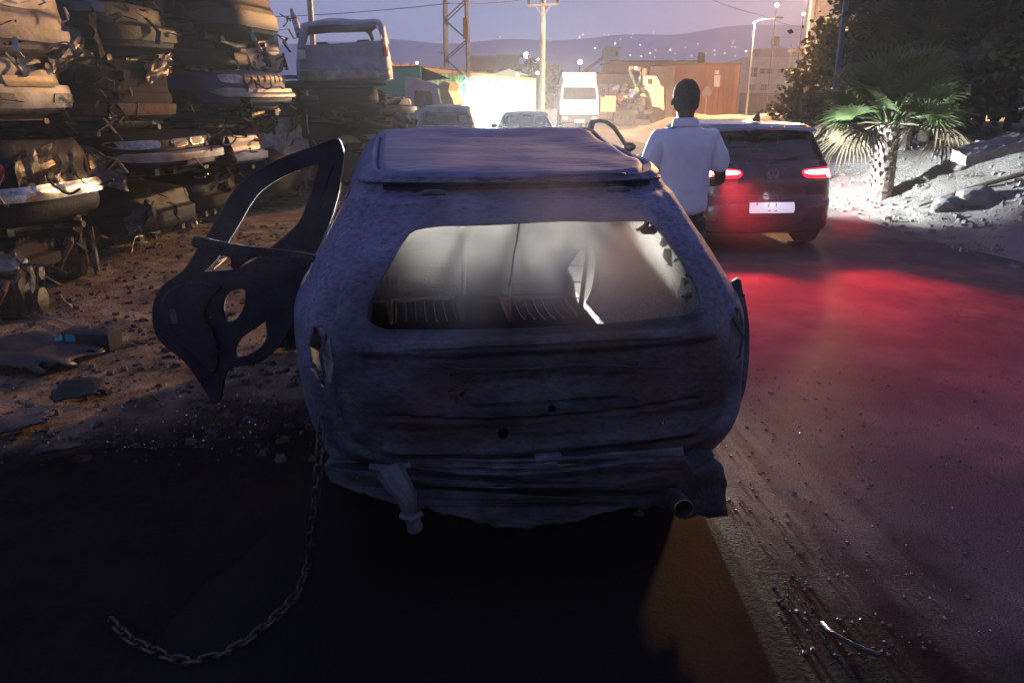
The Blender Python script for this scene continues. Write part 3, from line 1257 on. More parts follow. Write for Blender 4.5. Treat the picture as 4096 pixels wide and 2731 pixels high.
# left rear doorway (its door is swung open)
fs = cut(bm, [(1.36, .34), (1.36, .92), (.70, .92), (.74, .72), (.95, .60), (1.05, .45), (1.08, .34)], (1, 2), lambda c, n: n.x < -0.45)
bmesh.ops.delete(bm, geom=fs, context='FACES')
for yy in (0.72, 3.05):
    fs = cut(bm, circ(yy, .27, .34, 20), (1, 2), lambda c, n: abs(n.x) > 0.35)
    bmesh.ops.delete(bm, geom=fs, context='FACES')

for sx in (-1, 1):
    fs = cut(bm, [(sx * .765, .69), (sx * .80, .67), (sx * .845, .72), (sx * .85, .80), (sx * .83, .87), (sx * .79, .885), (sx * .76, .84), (sx * .75, .76)], (0, 2), lambda c, n: c.y < .5 and n.y < -.05)
    bmesh.ops.delete(bm, geom=fs, context='FACES')
for (hx, hz, hr) in ((0.02, .60, .016), (-.30, .668, .009), (-.16, .52, .020), (.44, .515, .011)):
    fs = cut(bm, circ(hx, hz, hr, 9), (0, 2), lambda c, n: c.y < .7 and n.y < -.2)
    bmesh.ops.delete(bm, geom=fs, context='FACES')
GROOVES = [
    ([(-.585, 1.325), (-.66, 1.15), (-.75, .92), (-.77, .70), (-.70, .50), (-.58, .44), (0, .425), (.58, .44), (.70, .50), (.77, .70), (.75, .92), (.66, 1.15), (.585, 1.325)], .026, .022),
    ([(-.55, .60), (-.2, .575), (.2, .575), (.55, .60)], .014, .018),
    ([(-.30, .70), (-.27, .62), (.27, .62), (.30, .70), (.0, .72), (-.30, .70)], .014, .010),
]


bm.normal_update()
for v in bm.verts:
    p, n = v.co, v.normal
    d = Vector((0, 0, 0))
    s = Vector((p.x * 1.6, p.y * 1.6, p.z * 1.6))
    amp = 0.012 if p.z < 1.3 else 0.008
    d += n * (noise.noise(s * 1.3 + Vector((3, 1, 2))) * amp + noise.noise(s * 5 + Vector((3, 9, 2))) * 0.0035 + noise.fractal(s * 14, 1, 2, 3) * 0.0012)
    if p.y < 0.95 and n.y < -0.05 and p.z < 1.36:
        for (pl, w_, dep) in GROOVES:
            dd = min(segd((p.x, p.z), pl[i], pl[i + 1]) for i in range(len(pl) - 1))
            if dd < w_:
                d.y += dep * (1 - dd / w_)
        # waist ledge under the window and the lower bulge
        d.y -= 0.030 * sstep(.795, .83, p.z) * (1 - sstep(.845, .875, p.z)) * (1 - sstep(.60, .72, abs(p.x)))
        d.y += 0.020 * sstep(.46, .50, p.z) * (1 - sstep(.54, .60, p.z)) * (1 - sstep(.5, .7, abs(p.x)))
        # recess under the roof spoiler
        d.y += 0.045 * sstep(1.285, 1.31, p.z) * (1 - sstep(1.335, 1.352, p.z))
        # number plate recess
        if abs(p.x) < .33 and .60 < p.z < .74:
            d.y += 0.018
        d += n * 0.012 * noise.noise(Vector((p.x * 3.1, p.z * 3.3, 8.0)))
    if p.z > 1.36 and n.z > 0.5:                       # the roof skin has sagged and rippled
        u = max(0, 1 - (p.x / .55) ** 2)
        d.z -= 0.022 * u * sstep(.7, 1.2, p.y) * (1 - sstep(1.5, 1.95, p.y))
        d.z += 0.006 * math.sin(p.y * 21 + 2.5 * noise.noise(Vector((p.x * 2, p.y, 0)))) * u
        d.z += 0.012 * noise.noise(Vector((p.x * 2.3, p.y * 4.5, 4))) * u
        if p.x > 0.25:
            d.z += -0.02 * sstep(.25, .6, p.x) * noise.noise(Vector((p.x * 5, p.y * 3, 1)))
    v.co = p + d
# split the roof skin off as a part of its own
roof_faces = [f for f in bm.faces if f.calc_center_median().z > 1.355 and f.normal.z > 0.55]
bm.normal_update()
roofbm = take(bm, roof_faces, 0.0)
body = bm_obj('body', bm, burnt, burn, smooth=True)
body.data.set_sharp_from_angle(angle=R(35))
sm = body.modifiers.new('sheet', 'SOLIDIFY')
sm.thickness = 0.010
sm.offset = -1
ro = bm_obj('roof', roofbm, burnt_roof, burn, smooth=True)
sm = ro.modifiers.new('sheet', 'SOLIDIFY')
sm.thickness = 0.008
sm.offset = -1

# floor and bulkhead
q = MB()
q.box(-.70, .70, .2, 3.4, .30, .34)
q.box(-.82, .80, 1.15, 3.3, .03, .34, ch=.06)  # belly box added to stop headlight passing under the car
q.box(-.45, .50, .45, 1.0, .12, .34, ch=.06)
q.box(-.50, .50, .20, .24, .30, .76)
q.box(-.68, .68, 2.72, 2.78, .34, .90)
q.box(-.60, -.28, 2.72, 2.9, .80, .98, ch=.03)
q.box(.30, .62, 2.6, 2.8, .80, .93, ch=.03)
q.obj('floor_and_light_block', soot, burn)
q = MB()
q.box(-1.72, -.80, 2.55, 2.60, .02, .62, M=Matrix.Rotation(R(-6), 4, 'Z'), ch=.02)
q.obj('light_blocker', soot, burn)  # unseen panel added to keep headlight off the ground behind the door
for (xa, xb) in ((-.22, -.16), (.10, .05), (.30, .42)):
    q = MB()
    q.bar((xa, 2.10, 1.46), (xb, 2.80, .96), .035, .012)
    q.obj('shaft_bar', soot, burn)  # bars added to cast light shafts through the cabin smoke
# seat frames left after the fire
for (sx, sy, hh) in ((-.36, 1.85, 1.05), (.34, 1.80, 1.12)):
    q = MB()
    w_ = .21
    q.tube([(sx - w_, sy, .42), (sx - w_ - .01, sy - .10, .8), (sx - w_ + .02, sy - .17, hh - .04), (sx - .08, sy - .19, hh), (sx + .08, sy - .19, hh), (sx + w_ - .02, sy - .17, hh - .04), (sx + w_ + .01, sy - .10, .8), (sx + w_, sy, .42)], .014, 8)
    for k in range(5):
        z = .55 + k * .1
        q.tube([(sx - w_, sy - .04 - k * .02, z), (sx, sy - .03 - k * .02, z + .015), (sx + w_, sy - .04 - k * .02, z)], .005, 6)
    q.tube([(sx - .06, sy - .19, hh), (sx - .06, sy - .2, hh + .12), (sx + .06, sy - .2, hh + .12), (sx + .06, sy - .19, hh)], .008, 6)
    for k in range(7):
        q.tube([(sx - w_ + .03 + k * .06, sy, .42), (sx - w_ + .03 + k * .06, sy + .2, .40), (sx - w_ + .03 + k * .06, sy + .42, .43)], .005, 5)
    q.tube([(sx - w_, sy, .42), (sx - w_, sy + .44, .44), (sx + w_, sy + .44, .44), (sx + w_, sy, .42)], .014, 6)
    q.obj('seat_frame', rust, burn, smooth=True)
q = MB()
q.tube([(-.36 + .17 * math.cos(a * math.pi / 9), 2.35 - .04 * math.sin(a * math.pi / 9), .95 + .17 * math.sin(a * math.pi / 9)) for a in range(19)], .012, 6, cap=False)
q.tube([(-.36, 2.7, .8), (-.36, 2.37, .95)], .02, 8)
q.obj('steering_wheel', soot, burn, smooth=True)

# tailgate hinges, latch and a peeled strip
for sx in (-.36, .36):
    q = MB()
    q.box(sx - .035, sx + .035, .46, .50, 1.315, 1.335, ch=.004)
    q.tube([(sx - .045, .465, 1.325), (sx + .045, .465, 1.325)], .009, 8)
    q.obj('hinge', ash, burn)
q = MB()
q.box(-.05, .05, -.025, .02, .405, .445, ch=.008)
q.tube([(-.02, -.025, .42), (-.02, -.05, .43), (.02, -.05, .43), (.02, -.025, .42)], .006, 6)
q.obj('latch', ash, burn)
q = MB()
q.tube([(-.46, .10, .79), (-.30, .02, .775), (-.1, .015, .765), (.12, .02, .77), (.30, .0, .76), (.45, .01, .745)], .005, 6)
q.obj('burnt_cable', soot, burn)
# tail lamp hollows
bsrc = bmesh.new()
bsrc.from_mesh(body.data)
bbvh = BVHTree.FromBMesh(bsrc)
for sx in (-1, 1):
    q = MB()
    q.tube([(sx * .77, .26, .86), (sx * .79, .17, .80), (sx * .78, .16, .72), (sx * .80, .22, .69)], .006, 6)
    q.obj('lamp_wiring', soot, burn)
patch(bbvh, [(-.50, .845), (.52, .845), (.50, .862), (-.48, .862)], 'rear', proud=.020, nu=40, nv=2, thick=.02, rd=.05).obj('window_sill', burnt, burn, smooth=True)
patch(bbvh, [(-.56, 1.322), (.56, 1.322), (.545, 1.345), (-.545, 1.345)], 'rear', proud=.012, nu=40, nv=2, thick=.02, rd=.05).obj('spoiler_stub', soot, burn, smooth=True)


def bent_poly(name, pts, D, depth, m, bend=0.0, sm_=1, bevel=0.006, holes=(), parent=burn, inv=BMI):
    """outline traced at distance D, cut from thick sheet, curved round the car"""
    L = [at(x, y, D) for (x, y) in pts]
    lp = [(p.x, p.z) for p in L]
    if sm_:
        lp = smooth_loop(lp, sm_)
    hs = []
    for h in holes:
        hp = [at(x, y, D) for (x, y) in h]
        hp = [(p.x, p.z) for p in hp]
        hs.append(smooth_loop(hp, sm_) if sm_ else hp)
    M = Matrix(((1, 0, 0, 0), (0, 0, 1, D), (0, 1, 0, 0), (0, 0, 0, 1)))
    me = poly_mesh(name, [lp] + hs, depth, None, bevel)
    me.transform(M)
    if bend:
        bm_ = bmesh.new()
        bm_.from_mesh(me)
        for v in bm_.verts:
            v.co.y += bend * (v.co.x - 0.05) ** 2
        bm_.to_mesh(me)
        bm_.free()
    if inv is not None:
        me.transform(inv)
    me.flip_normals()
    return link(name, me, m, parent)


# crash beam along the bottom
top_e = [(1285, 1885), (1400, 1870), (1500, 1866), (1600, 1872), (1700, 1880), (1820, 1884), (1950, 1886), (2100, 1888), (2250, 1880), (2380, 1866), (2500, 1852), (2620, 1850), (2760, 1860)]
bot_e = [(2800, 1990), (2700, 2030), (2600, 2036), (2520, 2028), (2440, 2036), (2340, 2062), (2240, 2084), (2120, 2096), (2000, 2090), (1900, 2072), (1800, 2050), (1700, 2030), (1620, 2050), (1560, 2018), (1450, 1994), (1330, 1962), (1290, 1930)]
def ragged(pts, n, amp, seed):
    r_ = random.Random(seed)
    out = []
    for (a, b_) in zip(pts[:-1], pts[1:]):
        for k in range(n):
            f = k / n
            x, y = a[0] + (b_[0] - a[0]) * f, a[1] + (b_[1] - a[1]) * f
            out.append((x + r_.uniform(-.4, .4) * amp, y + amp * (noise.noise(Vector((x * .03, y * .03, seed))) * 2.2 + r_.uniform(-.3, .3))))
    out.append(pts[-1])
    return out


bent_poly('bumper_beam', ragged(top_e, 3, 4, 1) + ragged(bot_e, 5, 8, 2), 2.37, .03, burnt, bend=0.16, sm_=1, bevel=.006,
          holes=[[(2488 + 13 * math.cos(k), 1946 + 11 * math.sin(k)) for k in range(6)], [(2330 + 9 * math.cos(k), 1990 + 8 * math.sin(k)) for k in range(6)], [(1420 + 12 * math.cos(k), 1925 + 9 * math.sin(k)) for k in range(6)], [(1960, 1930), (2040, 1926), (2045, 1940), (1962, 1944)]])
bent_poly('lower_lip', ragged([(1300, 1840), (1500, 1828), (1800, 1838), (2100, 1842), (2400, 1822), (2740, 1815)], 5, 5, 4) + ragged([(2745, 1850), (2400, 1858), (2100, 1872), (1800, 1866), (1500, 1856), (1305, 1866)], 5, 5, 5), 2.385, .012, ash, bend=0.15, sm_=0, bevel=.002)
# hanging bracket on the left of the beam
q = MB()
pts = [bl(1560, 1880, 2.34), bl(1590, 1930, 2.31), bl(1630, 1990, 2.30), bl(1640, 2050, 2.31), bl(1660, 2110, 2.33)]
q.tube(pts, [.050, .046, .036, .026, .030], 9)
q.tube([pts[0] + Vector((-.07, .02, .01)), pts[0], pts[0] + Vector((.07, .02, .005))], [.012, .02, .012], 8)
q.tube([bl(1600, 2060, 2.30), bl(1650, 2075, 2.29), bl(1690, 2050, 2.30)], .012, 8)
q.obj('tow_bracket', ash, burn, smooth=True)
# exhaust tip
q = MB()
a, b2 = bl(2600, 1880, 2.66), bl(2735, 2035, 2.28)
dd = (b2 - a)
Mx = Matrix.Translation(a) @ dd.to_track_quat('Z', 'Y').to_matrix().to_4x4()
q.lathe([(.030, 0), (.036, .04), (.036, dd.length), (.033, dd.length + .003), (.031, dd.length), (.030, .05), (.0, .04)], 28, 0, Mx)
q.obj('exhaust_pipe', alu, burn, smooth=True)
# crumpled bumper corner on the right
bmc = bmesh.new()
bmesh.ops.create_cube(bmc, size=1.0)
bmesh.ops.subdivide_edges(bmc, edges=bmc.edges, cuts=7, use_grid_fill=True)
ctr = bl(2770, 1930, 2.50)
for v in bmc.verts:
    p = Vector((v.co.x * .20, v.co.y * .16, v.co.z * .20))
    p += noise.noise_vector(p * 14 + Vector((5, 5, 5))) * .022
    p.x -= .04 * (p.z / .2)
    v.co = ctr + p
bm_obj('bumper_corner', bmc, soot, burn, smooth=True)
# hanging suspension pieces
q = MB()
q.tube([bl(2540, 2050, 2.75), bl(2590, 2120, 2.7), bl(2640, 2170, 2.7), bl(2650, 2200, 2.72), bl(2560, 2195, 2.74)], [.03, .035, .03, .02, .012], 10)
q.tube([bl(1500, 2000, 2.9), bl(2040, 2030, 2.95), bl(2600, 2010, 2.9)], .035, 10)
q.obj('rear_axle', soot, burn, smooth=True)
for sx in (-.70, .70):
    q = MB()
    Mw = Matrix.Translation((sx, .72, .20)) @ Matrix.Rotation(R(90), 4, 'Y')
    q.lathe([(.02, -.05), (.12, -.04), (.17, .0), (.19, .07), (.21, .08), (.20, -.08), (.19, -.09), (.16, -.02)], 26, 0, Mw)
    q.obj('wheel_rim', soot, burn, smooth=True)
for sx in (-.70, .70):
    q = MB()
    Mw = Matrix.Translation((sx, 3.05, .20)) @ Matrix.Rotation(R(90), 4, 'Y')
    q.lathe([(.02, -.05), (.12, -.04), (.17, .0), (.19, .07), (.21, .08), (.20, -.08), (.19, -.09), (.16, -.02)], 26, 0, Mw)
    q.obj('wheel_rim', soot, burn, smooth=True)
# torn door seam on the right flank with its row of rivets
seam = bent_poly('door_seam', [(2925, 1130), (2940, 1200), (2952, 1300), (2958, 1400), (2958, 1500), (2945, 1580), (2950, 1625), (2975, 1560), (2988, 1480), (2994, 1380), (2992, 1300), (2980, 1210), (2962, 1150), (2958, 1110)], 3.02, .02, ash, sm_=1, bevel=.003)
for py in (1180, 1290, 1360, 1450, 1530):
    q = MB()
    c = bl(2972, py, 3.0)
    q.box(c.x - .006, c.x + .006, c.y - .010, c.y, c.z - .006, c.z + .006, ch=.003)
    q.obj('rivet', soot, seam)
# burnt rag of trim and wire hanging round the opening
q = MB()
q.tube([bl(2078, 868, 2.86), bl(2076, 900, 2.84), bl(2068, 960, 2.82), bl(2055, 1020, 2.80), bl(2048, 1080, 2.80), bl(2036, 1150, 2.80)], .0035, 6)
q.obj('hanging_wire', soot, burn)
q = MB()
q.tube([bl(1555, 980, 2.8), bl(1545, 1040, 2.78), bl(1530, 1095, 2.75), bl(1520, 1090, 2.75), bl(1545, 1106, 2.75), bl(1563, 1100, 2.75), bl(1566, 1080, 2.76), bl(1540, 1050, 2.78)], .0028, 6)
q.obj('wire_loop', alu, burn)
q = MB()
rr = random.Random(3)
for (px, py) in ((2585, 885), (2618, 915), (2640, 955), (2652, 975), (2662, 1000), (2700, 1040), (2735, 1110), (2745, 1125), (2760, 1180)):
    c = bl(px + rr.uniform(0, 12), py + rr.uniform(-8, 8), 2.82)
    s_ = rr.uniform(.5, 1.3)
    pts = [c]
    for k_ in range(4):
        pts.append(pts[-1] + Vector((rr.uniform(-.026, .016), rr.uniform(-.01, .01), rr.uniform(-.022, .006))) * s_)
    q = MB()
    q.tube(pts, [.012 * s_, .016 * s_, .010 * s_, .008 * s_, .002], 7)
    q.obj('trim_remnant', soot, burn, smooth=True)


# ---- swung-out left rear door, charred frame
dD = 3.73
outer = [(1350, 552), (1300, 575), (1220, 603), (1110, 645), (1020, 695), (965, 738), (925, 790), (880, 870), (830, 955), (790, 1010), (745, 1085), (690, 1118), (645, 1155), (620, 1215), (618, 1290), (640, 1352), (700, 1402), (755, 1445), (800, 1512), (838, 1568), (862, 1612), (880, 1600), (888, 1540), (905, 1470), (960, 1455), (1040, 1445), (1120, 1380), (1165, 1300), (1200, 1200), (1235, 1100), (1290, 960), (1345, 800), (1368, 680), (1372, 600)]
window_h = [(1290, 642), (1200, 672), (1120, 705), (1050, 750), (1005, 800), (960, 880), (900, 980), (845, 1060), (790, 1092), (860, 1088), (930, 1085), (1000, 1058), (1100, 985), (1195, 905), (1225, 850), (1262, 730)]
quarter_h = [(1352, 640), (1318, 740), (1290, 840), (1272, 842), (1292, 770), (1320, 680)]
hole1 = [(960, 1146), (905, 1165), (888, 1220), (890, 1265), (905, 1296), (940, 1288), (975, 1255), (992, 1200), (991, 1150)]
hole2 = [(1076, 1268), (1030, 1300), (975, 1335), (940, 1375), (934, 1425), (950, 1440), (1020, 1415), (1070, 1370), (1080, 1320)]
hole3 = [(843 + 13 * math.cos(k * math.pi / 5), 1266 + 13 * math.sin(k * math.pi / 5)) for k in range(10)]
doorl = bent_poly('rear_door', outer, dD, .028, charred, sm_=2, bevel=.008, holes=[window_h, quarter_h, hole1, hole2, hole3])
doorl['label'] = 'charred rear door swung wide open, bare window frame'
bent_poly('inner_panel', [(700, 1150), (660, 1190), (650, 1260), (665, 1320), (720, 1372), (790, 1420), (850, 1500), (875, 1450), (860, 1340), (820, 1300), (815, 1230), (850, 1180), (890, 1145), (800, 1125)], dD - .03, .02, charred, sm_=2, bevel=.008, parent=doorl)
bent_poly('burnt_moulding', [(772, 950), (800, 948), (900, 972), (1000, 988), (1100, 998), (1180, 1006), (1260, 1020), (1330, 1045), (1390, 1085), (1440, 1140), (1432, 1146), (1370, 1098), (1300, 1062), (1200, 1032), (1120, 1022), (1060, 1020), (1010, 1030), (975, 1050), (945, 1078), (925, 1066), (930, 1032), (905, 1018), (880, 1020), (862, 998), (800, 992), (770, 985)], 3.42, .012, soot, sm_=1, bevel=.003, parent=doorl)
q = MB()
q.tube([bl(1200, 960, 3.85), bl(1165, 1100, 3.85), bl(1150, 1250, 3.85), bl(1165, 1400, 3.8)], [.03, .045, .05, .03], 8)
q.obj('pillar', soot, burn, smooth=True)
for lp_ in (outer, window_h, hole1, hole2, quarter_h):
    pts_ = [at(x, y, dD - .016) for (x, y) in smooth_loop(lp_, 2)]
    pts_ = [BMI @ Vector(p_) for p_ in pts_]
    pts_.append(pts_[0])
    q = MB()
    q.tube(pts_, .0075, 6, cap=False)
    q.obj('flange', charred, doorl, smooth=True)
q = MB()
c_ = bl(700, 1262, dD - .03)
q.box(c_.x - .02, c_.x + .02, c_.y - .02, c_.y + .01, c_.z - .045, c_.z + .045, ch=.006)
q.obj('latch', ash, doorl)
q = MB()
q.tube([bl(760, 1200, dD - .04), bl(800, 1260, dD - .05), bl(850, 1330, dD - .05), bl(840, 1420, dD - .04), bl(900, 1400, dD - .04)], .006, 6)
q.obj('wiring', soot, doorl, smooth=True)
doorl.matrix_parent_inverse = Matrix.Identity(4)

# cabin smoke
def smoke_mat(name, dens, col=(0.85, 0.86, 0.84), sc=2.0, lo=0.35, hi=0.75, aniso=0.25, zlo=-3.0, zhi=-2.0):
    m = bpy.data.materials.new(name)
    m.use_nodes = True
    t = m.node_tree
    t.nodes.clear()
    o = t.nodes.new('ShaderNodeOutputMaterial')
    p = t.nodes.new('ShaderNodeVolumePrincipled')
    p.inputs['Color'].default_value = (*col, 1)
    p.inputs['Anisotropy'].default_value = aniso
    if sc:
        tc = t.nodes.new('ShaderNodeTexCoord')
        n = t.nodes.new('ShaderNodeTexNoise')
        n.inputs['Scale'].default_value = sc
        n.inputs['Detail'].default_value = 3
        t.links.new(tc.outputs['Object'], n.inputs['Vector'])
        mr = t.nodes.new('ShaderNodeMapRange')
        mr.inputs['From Min'].default_value = lo
        mr.inputs['From Max'].default_value = hi
        mr.inputs['To Min'].default_value = 0.0
        mr.inputs['To Max'].default_value = dens
        t.links.new(n.outputs['Fac'], mr.inputs[0])
        gr = t.nodes.new('ShaderNodeTexGradient')      # fades out towards the edge of the puff
        gr.gradient_type = 'SPHERICAL'
        t.links.new(tc.outputs['Object'], gr.inputs[0])
        ml = t.nodes.new('ShaderNodeMath')
        ml.operation = 'MULTIPLY'
        rp = t.nodes.new('ShaderNodeMapRange')
        rp.inputs['From Max'].default_value = 0.45
        t.links.new(gr.outputs['Fac'], rp.inputs[0])
        t.links.new(mr.outputs[0], ml.inputs[0])
        t.links.new(rp.outputs[0], ml.inputs[1])
        sz = t.nodes.new('ShaderNodeSeparateXYZ')      # thinner low down, denser higher up
        t.links.new(tc.outputs['Object'], sz.inputs[0])
        zr = t.nodes.new('ShaderNodeMapRange')
        zr.inputs['From Min'].default_value = zlo
        zr.inputs['From Max'].default_value = zhi
        t.links.new(sz.outputs['Z'], zr.inputs[0])
        m2 = t.nodes.new('ShaderNodeMath')
        m2.operation = 'MULTIPLY'
        t.links.new(ml.outputs[0], m2.inputs[0])
        t.links.new(zr.outputs[0], m2.inputs[1])
        t.links.new(m2.outputs[0], p.inputs['Density'])
    else:
        p.inputs['Density'].default_value = dens
    t.links.new(p.outputs[0], o.inputs['Volume'])
    return m


def puff(name, loc, rad, rz, dens, label, sc=2.0, col=(0.85, 0.86, 0.84), lo=0.35, hi=0.75, zlo=-3.0, zhi=-2.0):
    bm_ = bmesh.new()
    bmesh.ops.create_icosphere(bm_, subdivisions=3, radius=1.0)
    o = bm_obj(name, bm_, smoke_mat(name + '_volume', dens, col, sc, lo, hi, zlo=zlo, zhi=zhi), None)
    o.location = loc
    o.scale = rad
    o.rotation_euler = (0, 0, R(rz))
    return tag(o, label, 'smoke', None, 'stuff')


p = BM_ @ Vector((0, 1.15, .95))
puff('smoke', p, (.74, 1.5, .56), BROT, 4.6, 'pale smoke filling the cabin of the burnt car', sc=1.6, lo=.30, hi=.62, zlo=-.25, zhi=.55)

p = VM @ Vector((-.1, -.55, .65)) if 'VM' in globals() else Vector((2.95, 7.75, .65))
puff('brake_halo_puff', p, (1.3, .6, .7), 5, .08, 'thin haze added behind the black hatchback for the red brake light halo', sc=1.2, lo=.1, hi=.7)  # puff added to give the brake lights their red halo

# ---- tow chain
chain = empty('chain', gnd(1240, 2230), 0, 'slack steel tow chain hanging from the burnt car and curling over the ground', 'chain')
cp = [at(1283, 1700, 2.44), at(1278, 1800, 2.40), at(1272, 1900, 2.38), at(1262, 2000, 2.37), at(1252, 2100, 2.38), gnd(1240, 2215, .012), gnd(1222, 2290, .012), gnd(1190, 2370, .012), gnd(1120, 2450, .012), gnd(1040, 2520, .012), gnd(950, 2585, .012), gnd(860, 2625, .012), gnd(770, 2645, .012), gnd(680, 2630, .012), gnd(590, 2590, .012), gnd(520, 2555, .012), gnd(450, 2490, .012), gnd(400, 2460, .012)]
dense = []
for k in range(400):
    dense.append(Vector(crom([tuple(p) for p in cp], k / 399)))
lens = [0]
for k in range(1, 400):
    lens.append(lens[-1] + (dense[k] - dense[k - 1]).length)
lk = MB()
L0, w0, wr_ = .030, .013, .0052
loop = []
for k in range(20):
    a = 2 * math.pi * k / 20
    cx = math.cos(a) * w0
    cz = math.sin(a) * w0 + math.copysign(L0 - w0, math.sin(a))
    loop.append(Vector((cx, 0, cz)))
loop.append(loop[0])
lk.tube(loop, wr_, 8, cap=False)
first = None
step = (L0 * 2 - wr_ * 2) * .86
nl = min(int(lens[-1] / step), 99)
j = 0
for i in range(nl):
    dcur = i * step
    while j < 398 and lens[j + 1] < dcur:
        j += 1
    p, t_ = dense[j], (dense[min(j + 3, 399)] - dense[max(j - 3, 0)]).normalized()
    if first is None:
        first = lk.obj('link', mat('chain_steel', (0.12, 0.11, 0.10), 0.45, 0.8, (0.04, 0.03, 0.025), 60), chain, smooth=True)
        o = first
    else:
        o = first.copy()
        COL.objects.link(o)
        o.parent = chain
    Mq = Matrix.Translation(p) @ t_.to_track_quat('Z', 'X').to_matrix().to_4x4() @ Matrix.Rotation(R((90 if i % 2 else 0) + rnd.uniform(-14, 14) + 30), 4, 'Z')
    o.matrix_basis = Matrix.Translation(-Vector(chain.location)) @ Mq

# ================================================================== BLACK HATCHBACK WITH BRAKE LIGHTS ON
REDHOT = glow('brake_light_core', (1.0, 0.16, 0.17), 26.0)
VM = place(2.90, 8.30, 0, 5.5)


def vw_extra(root, P, defo):
    # tail lamps: dark red lens with lit strips
    for sx in (-1, 1):
        def sq(a):
            return a if sx > 0 else [(-a[1][0], a[1][1]), (-a[0][0], a[0][1]), (-a[3][0], a[3][1]), (-a[2][0], a[2][1])]
        ln = P('tail_light', sq([(.36, .845), (.87, .835), (.85, .965), (.33, .945)]), 'rear', redlit, proud=.012, nu=14, nv=6, rd=.3)
        st = P('light_strip', sq([(.38, .885), (.80, .885), (.84, .935), (.36, .935)]), 'rear', REDHOT, proud=.018, nu=14, nv=4, rd=.5)
        st.parent = ln
        st2 = P('light_strip', sq([(.68, .845), (.86, .845), (.85, .885), (.66, .880)]), 'rear', REDHOT, proud=.018, nu=8, nv=3, rd=.4)
        st2.parent = ln
    P('plate_recess', [(-.42, .43), (.42, .43), (.34, .61), (-.34, .61)], 'rear', blackp, proud=.004, nu=14, nv=6, rd=.1)
    pl = P('number_plate', [(-.26, .475), (.26, .475), (.26, .59), (-.26, .59)], 'rear', PLATE, proud=.014, nu=8, nv=3, rd=.03)
    # what shows of its worn characters: a pair of dashes and two dark strokes
    for (x, z, w_, h_) in ((-.05, .497, .030, .008), (.025, .497, .030, .008), (-.05, .545, .006, .040), (.035, .545, .006, .040), (-.19, .56, .010, .03)):
        q = MB()
        q.box(x, x + w_, -.016, -.010, z, z + h_)
        q.obj('plate_mark', blackp, pl)
    # tailgate shut lines and handle strip
    P('bumper_crease', [(-.80, .655), (.80, .655), (.80, .665), (-.80, .665)], 'rear', blackp, proud=.003, nu=30, nv=1, rd=.0)
    P('diffuser', [(-.72, .26), (.72, .26), (.74, .36), (-.74, .36)], 'rear', blackp, proud=.010, nu=24, nv=3, rd=.1)
    for sx in (-1, 1):
        P('reflector', [(sx * .70 - .08, .385), (sx * .70 + .08, .385), (sx * .70 + .08, .41), (sx * .70 - .08, .41)], 'rear', redlens, proud=.012, nu=6, nv=2, rd=.1)
    # roof spoiler
    q = MB()
    n = 16
    vs = []
    for i in range(n + 1):
        x = -.60 + 1.2 * i / n
        k = (x / .60) ** 2
        for (dy, z) in ((.30, 1.385), (.26, 1.355), (.48, 1.36), (.62, 1.432)):
            vs.append(defo(Vector((x, dy + .10 * k, z - .022 * k))))
    fs = []
    for i in range(n):
        for j in range(4):
            a = i * 4 + j
            bq = i * 4 + (j + 1) % 4
            fs.append((a, bq, bq + 4, a + 4))
    fs += [(3, 2, 1, 0), tuple(n * 4 + j for j in range(4))]
    q.add(vs, fs)
    q.obj('roof_spoiler', vwpaint, root, smooth=True)
    P('third_brake_light', [(-.14, 1.355), (.14, 1.355), (.14, 1.368), (-.14, 1.368)], 'rear', redlens, proud=.15, nu=6, nv=1)
    # wiper
    q = MB()
    q.tube([(0.0, .125, 1.03), (.14, .145, 1.06), (.33, .16, 1.085)], .008, 6)
    q.bar((.08, .135, 1.045), (.36, .155, 1.085), .012, .02)
    q.obj('wiper', blackp, root)
    # fin aerial
    q = MB()
    q.add([(-.02, .60, 1.44), (.02, .60, 1.44), (.02, .76, 1.445), (-.02, .76, 1.445), (0, .60, 1.545), (0, .63, 1.55)],
          [(0, 1, 4), (1, 2, 5, 4), (2, 3, 5), (3, 0, 4, 5), (0, 3, 2, 1)])
    q.obj('aerial', blackp, root)
    # round emblem: ring with a V above a W
    q = MB()
    cx, cz, y0, rr_ = 0.0, .895, .066, .060
    q.tube([(cx + rr_ * math.cos(a * math.pi / 16), y0, cz + rr_ * math.sin(a * math.pi / 16)) for a in range(33)], .0055, 8, cap=False)
    for st_ in (((-.026, .050), (-.002, .006), (.002, .006), (.026, .050)), ((-.052, .026), (-.027, -.048), (-.022, -.048), (0, -.002), (.022, -.048), (.027, -.048), (.052, .026))):
        for a, b_ in zip(st_[:-1], st_[1:]):
            q.bar((cx + a[0], y0, cz + a[1]), (cx + b_[0], y0, cz + b_[1]), .009, .008)
    q.obj('emblem', chrome, root)
    # door mirrors, right side door handle
    for sx in (1,):
        q = MB()
        q.box(sx * .90 - .02, sx * .90 + .16, 2.78, 2.90, .98, 1.10, ch=.04)
        q.obj('side_mirror', vwpaint, root, smooth=True)
    q = MB()
    q.box(-.52, .52, 1.6, 1.64, .9, 1.02, ch=.02)
    q.obj('dashboard', blackp, root)


PLATE = mat('glowing_plate', (0.80, 0.80, 0.85), 0.4, 0, (0.55, 0.55, 0.62), 30, emit=(0.85, 0.80, 1.0), estr=0.6)  # emission puts the plate lamp's light into the plate itself
golf = build_car('hatchback_car', 'black hatchback with glowing red brake lights and its driver door open', 'car', 'hatch', 4.25, .90, vwpaint, VM,
                 glass='all', nrow=64, nt=200, extra=vw_extra)
vwpt = lambda x, y, z: VM @ Vector((x, y, z))
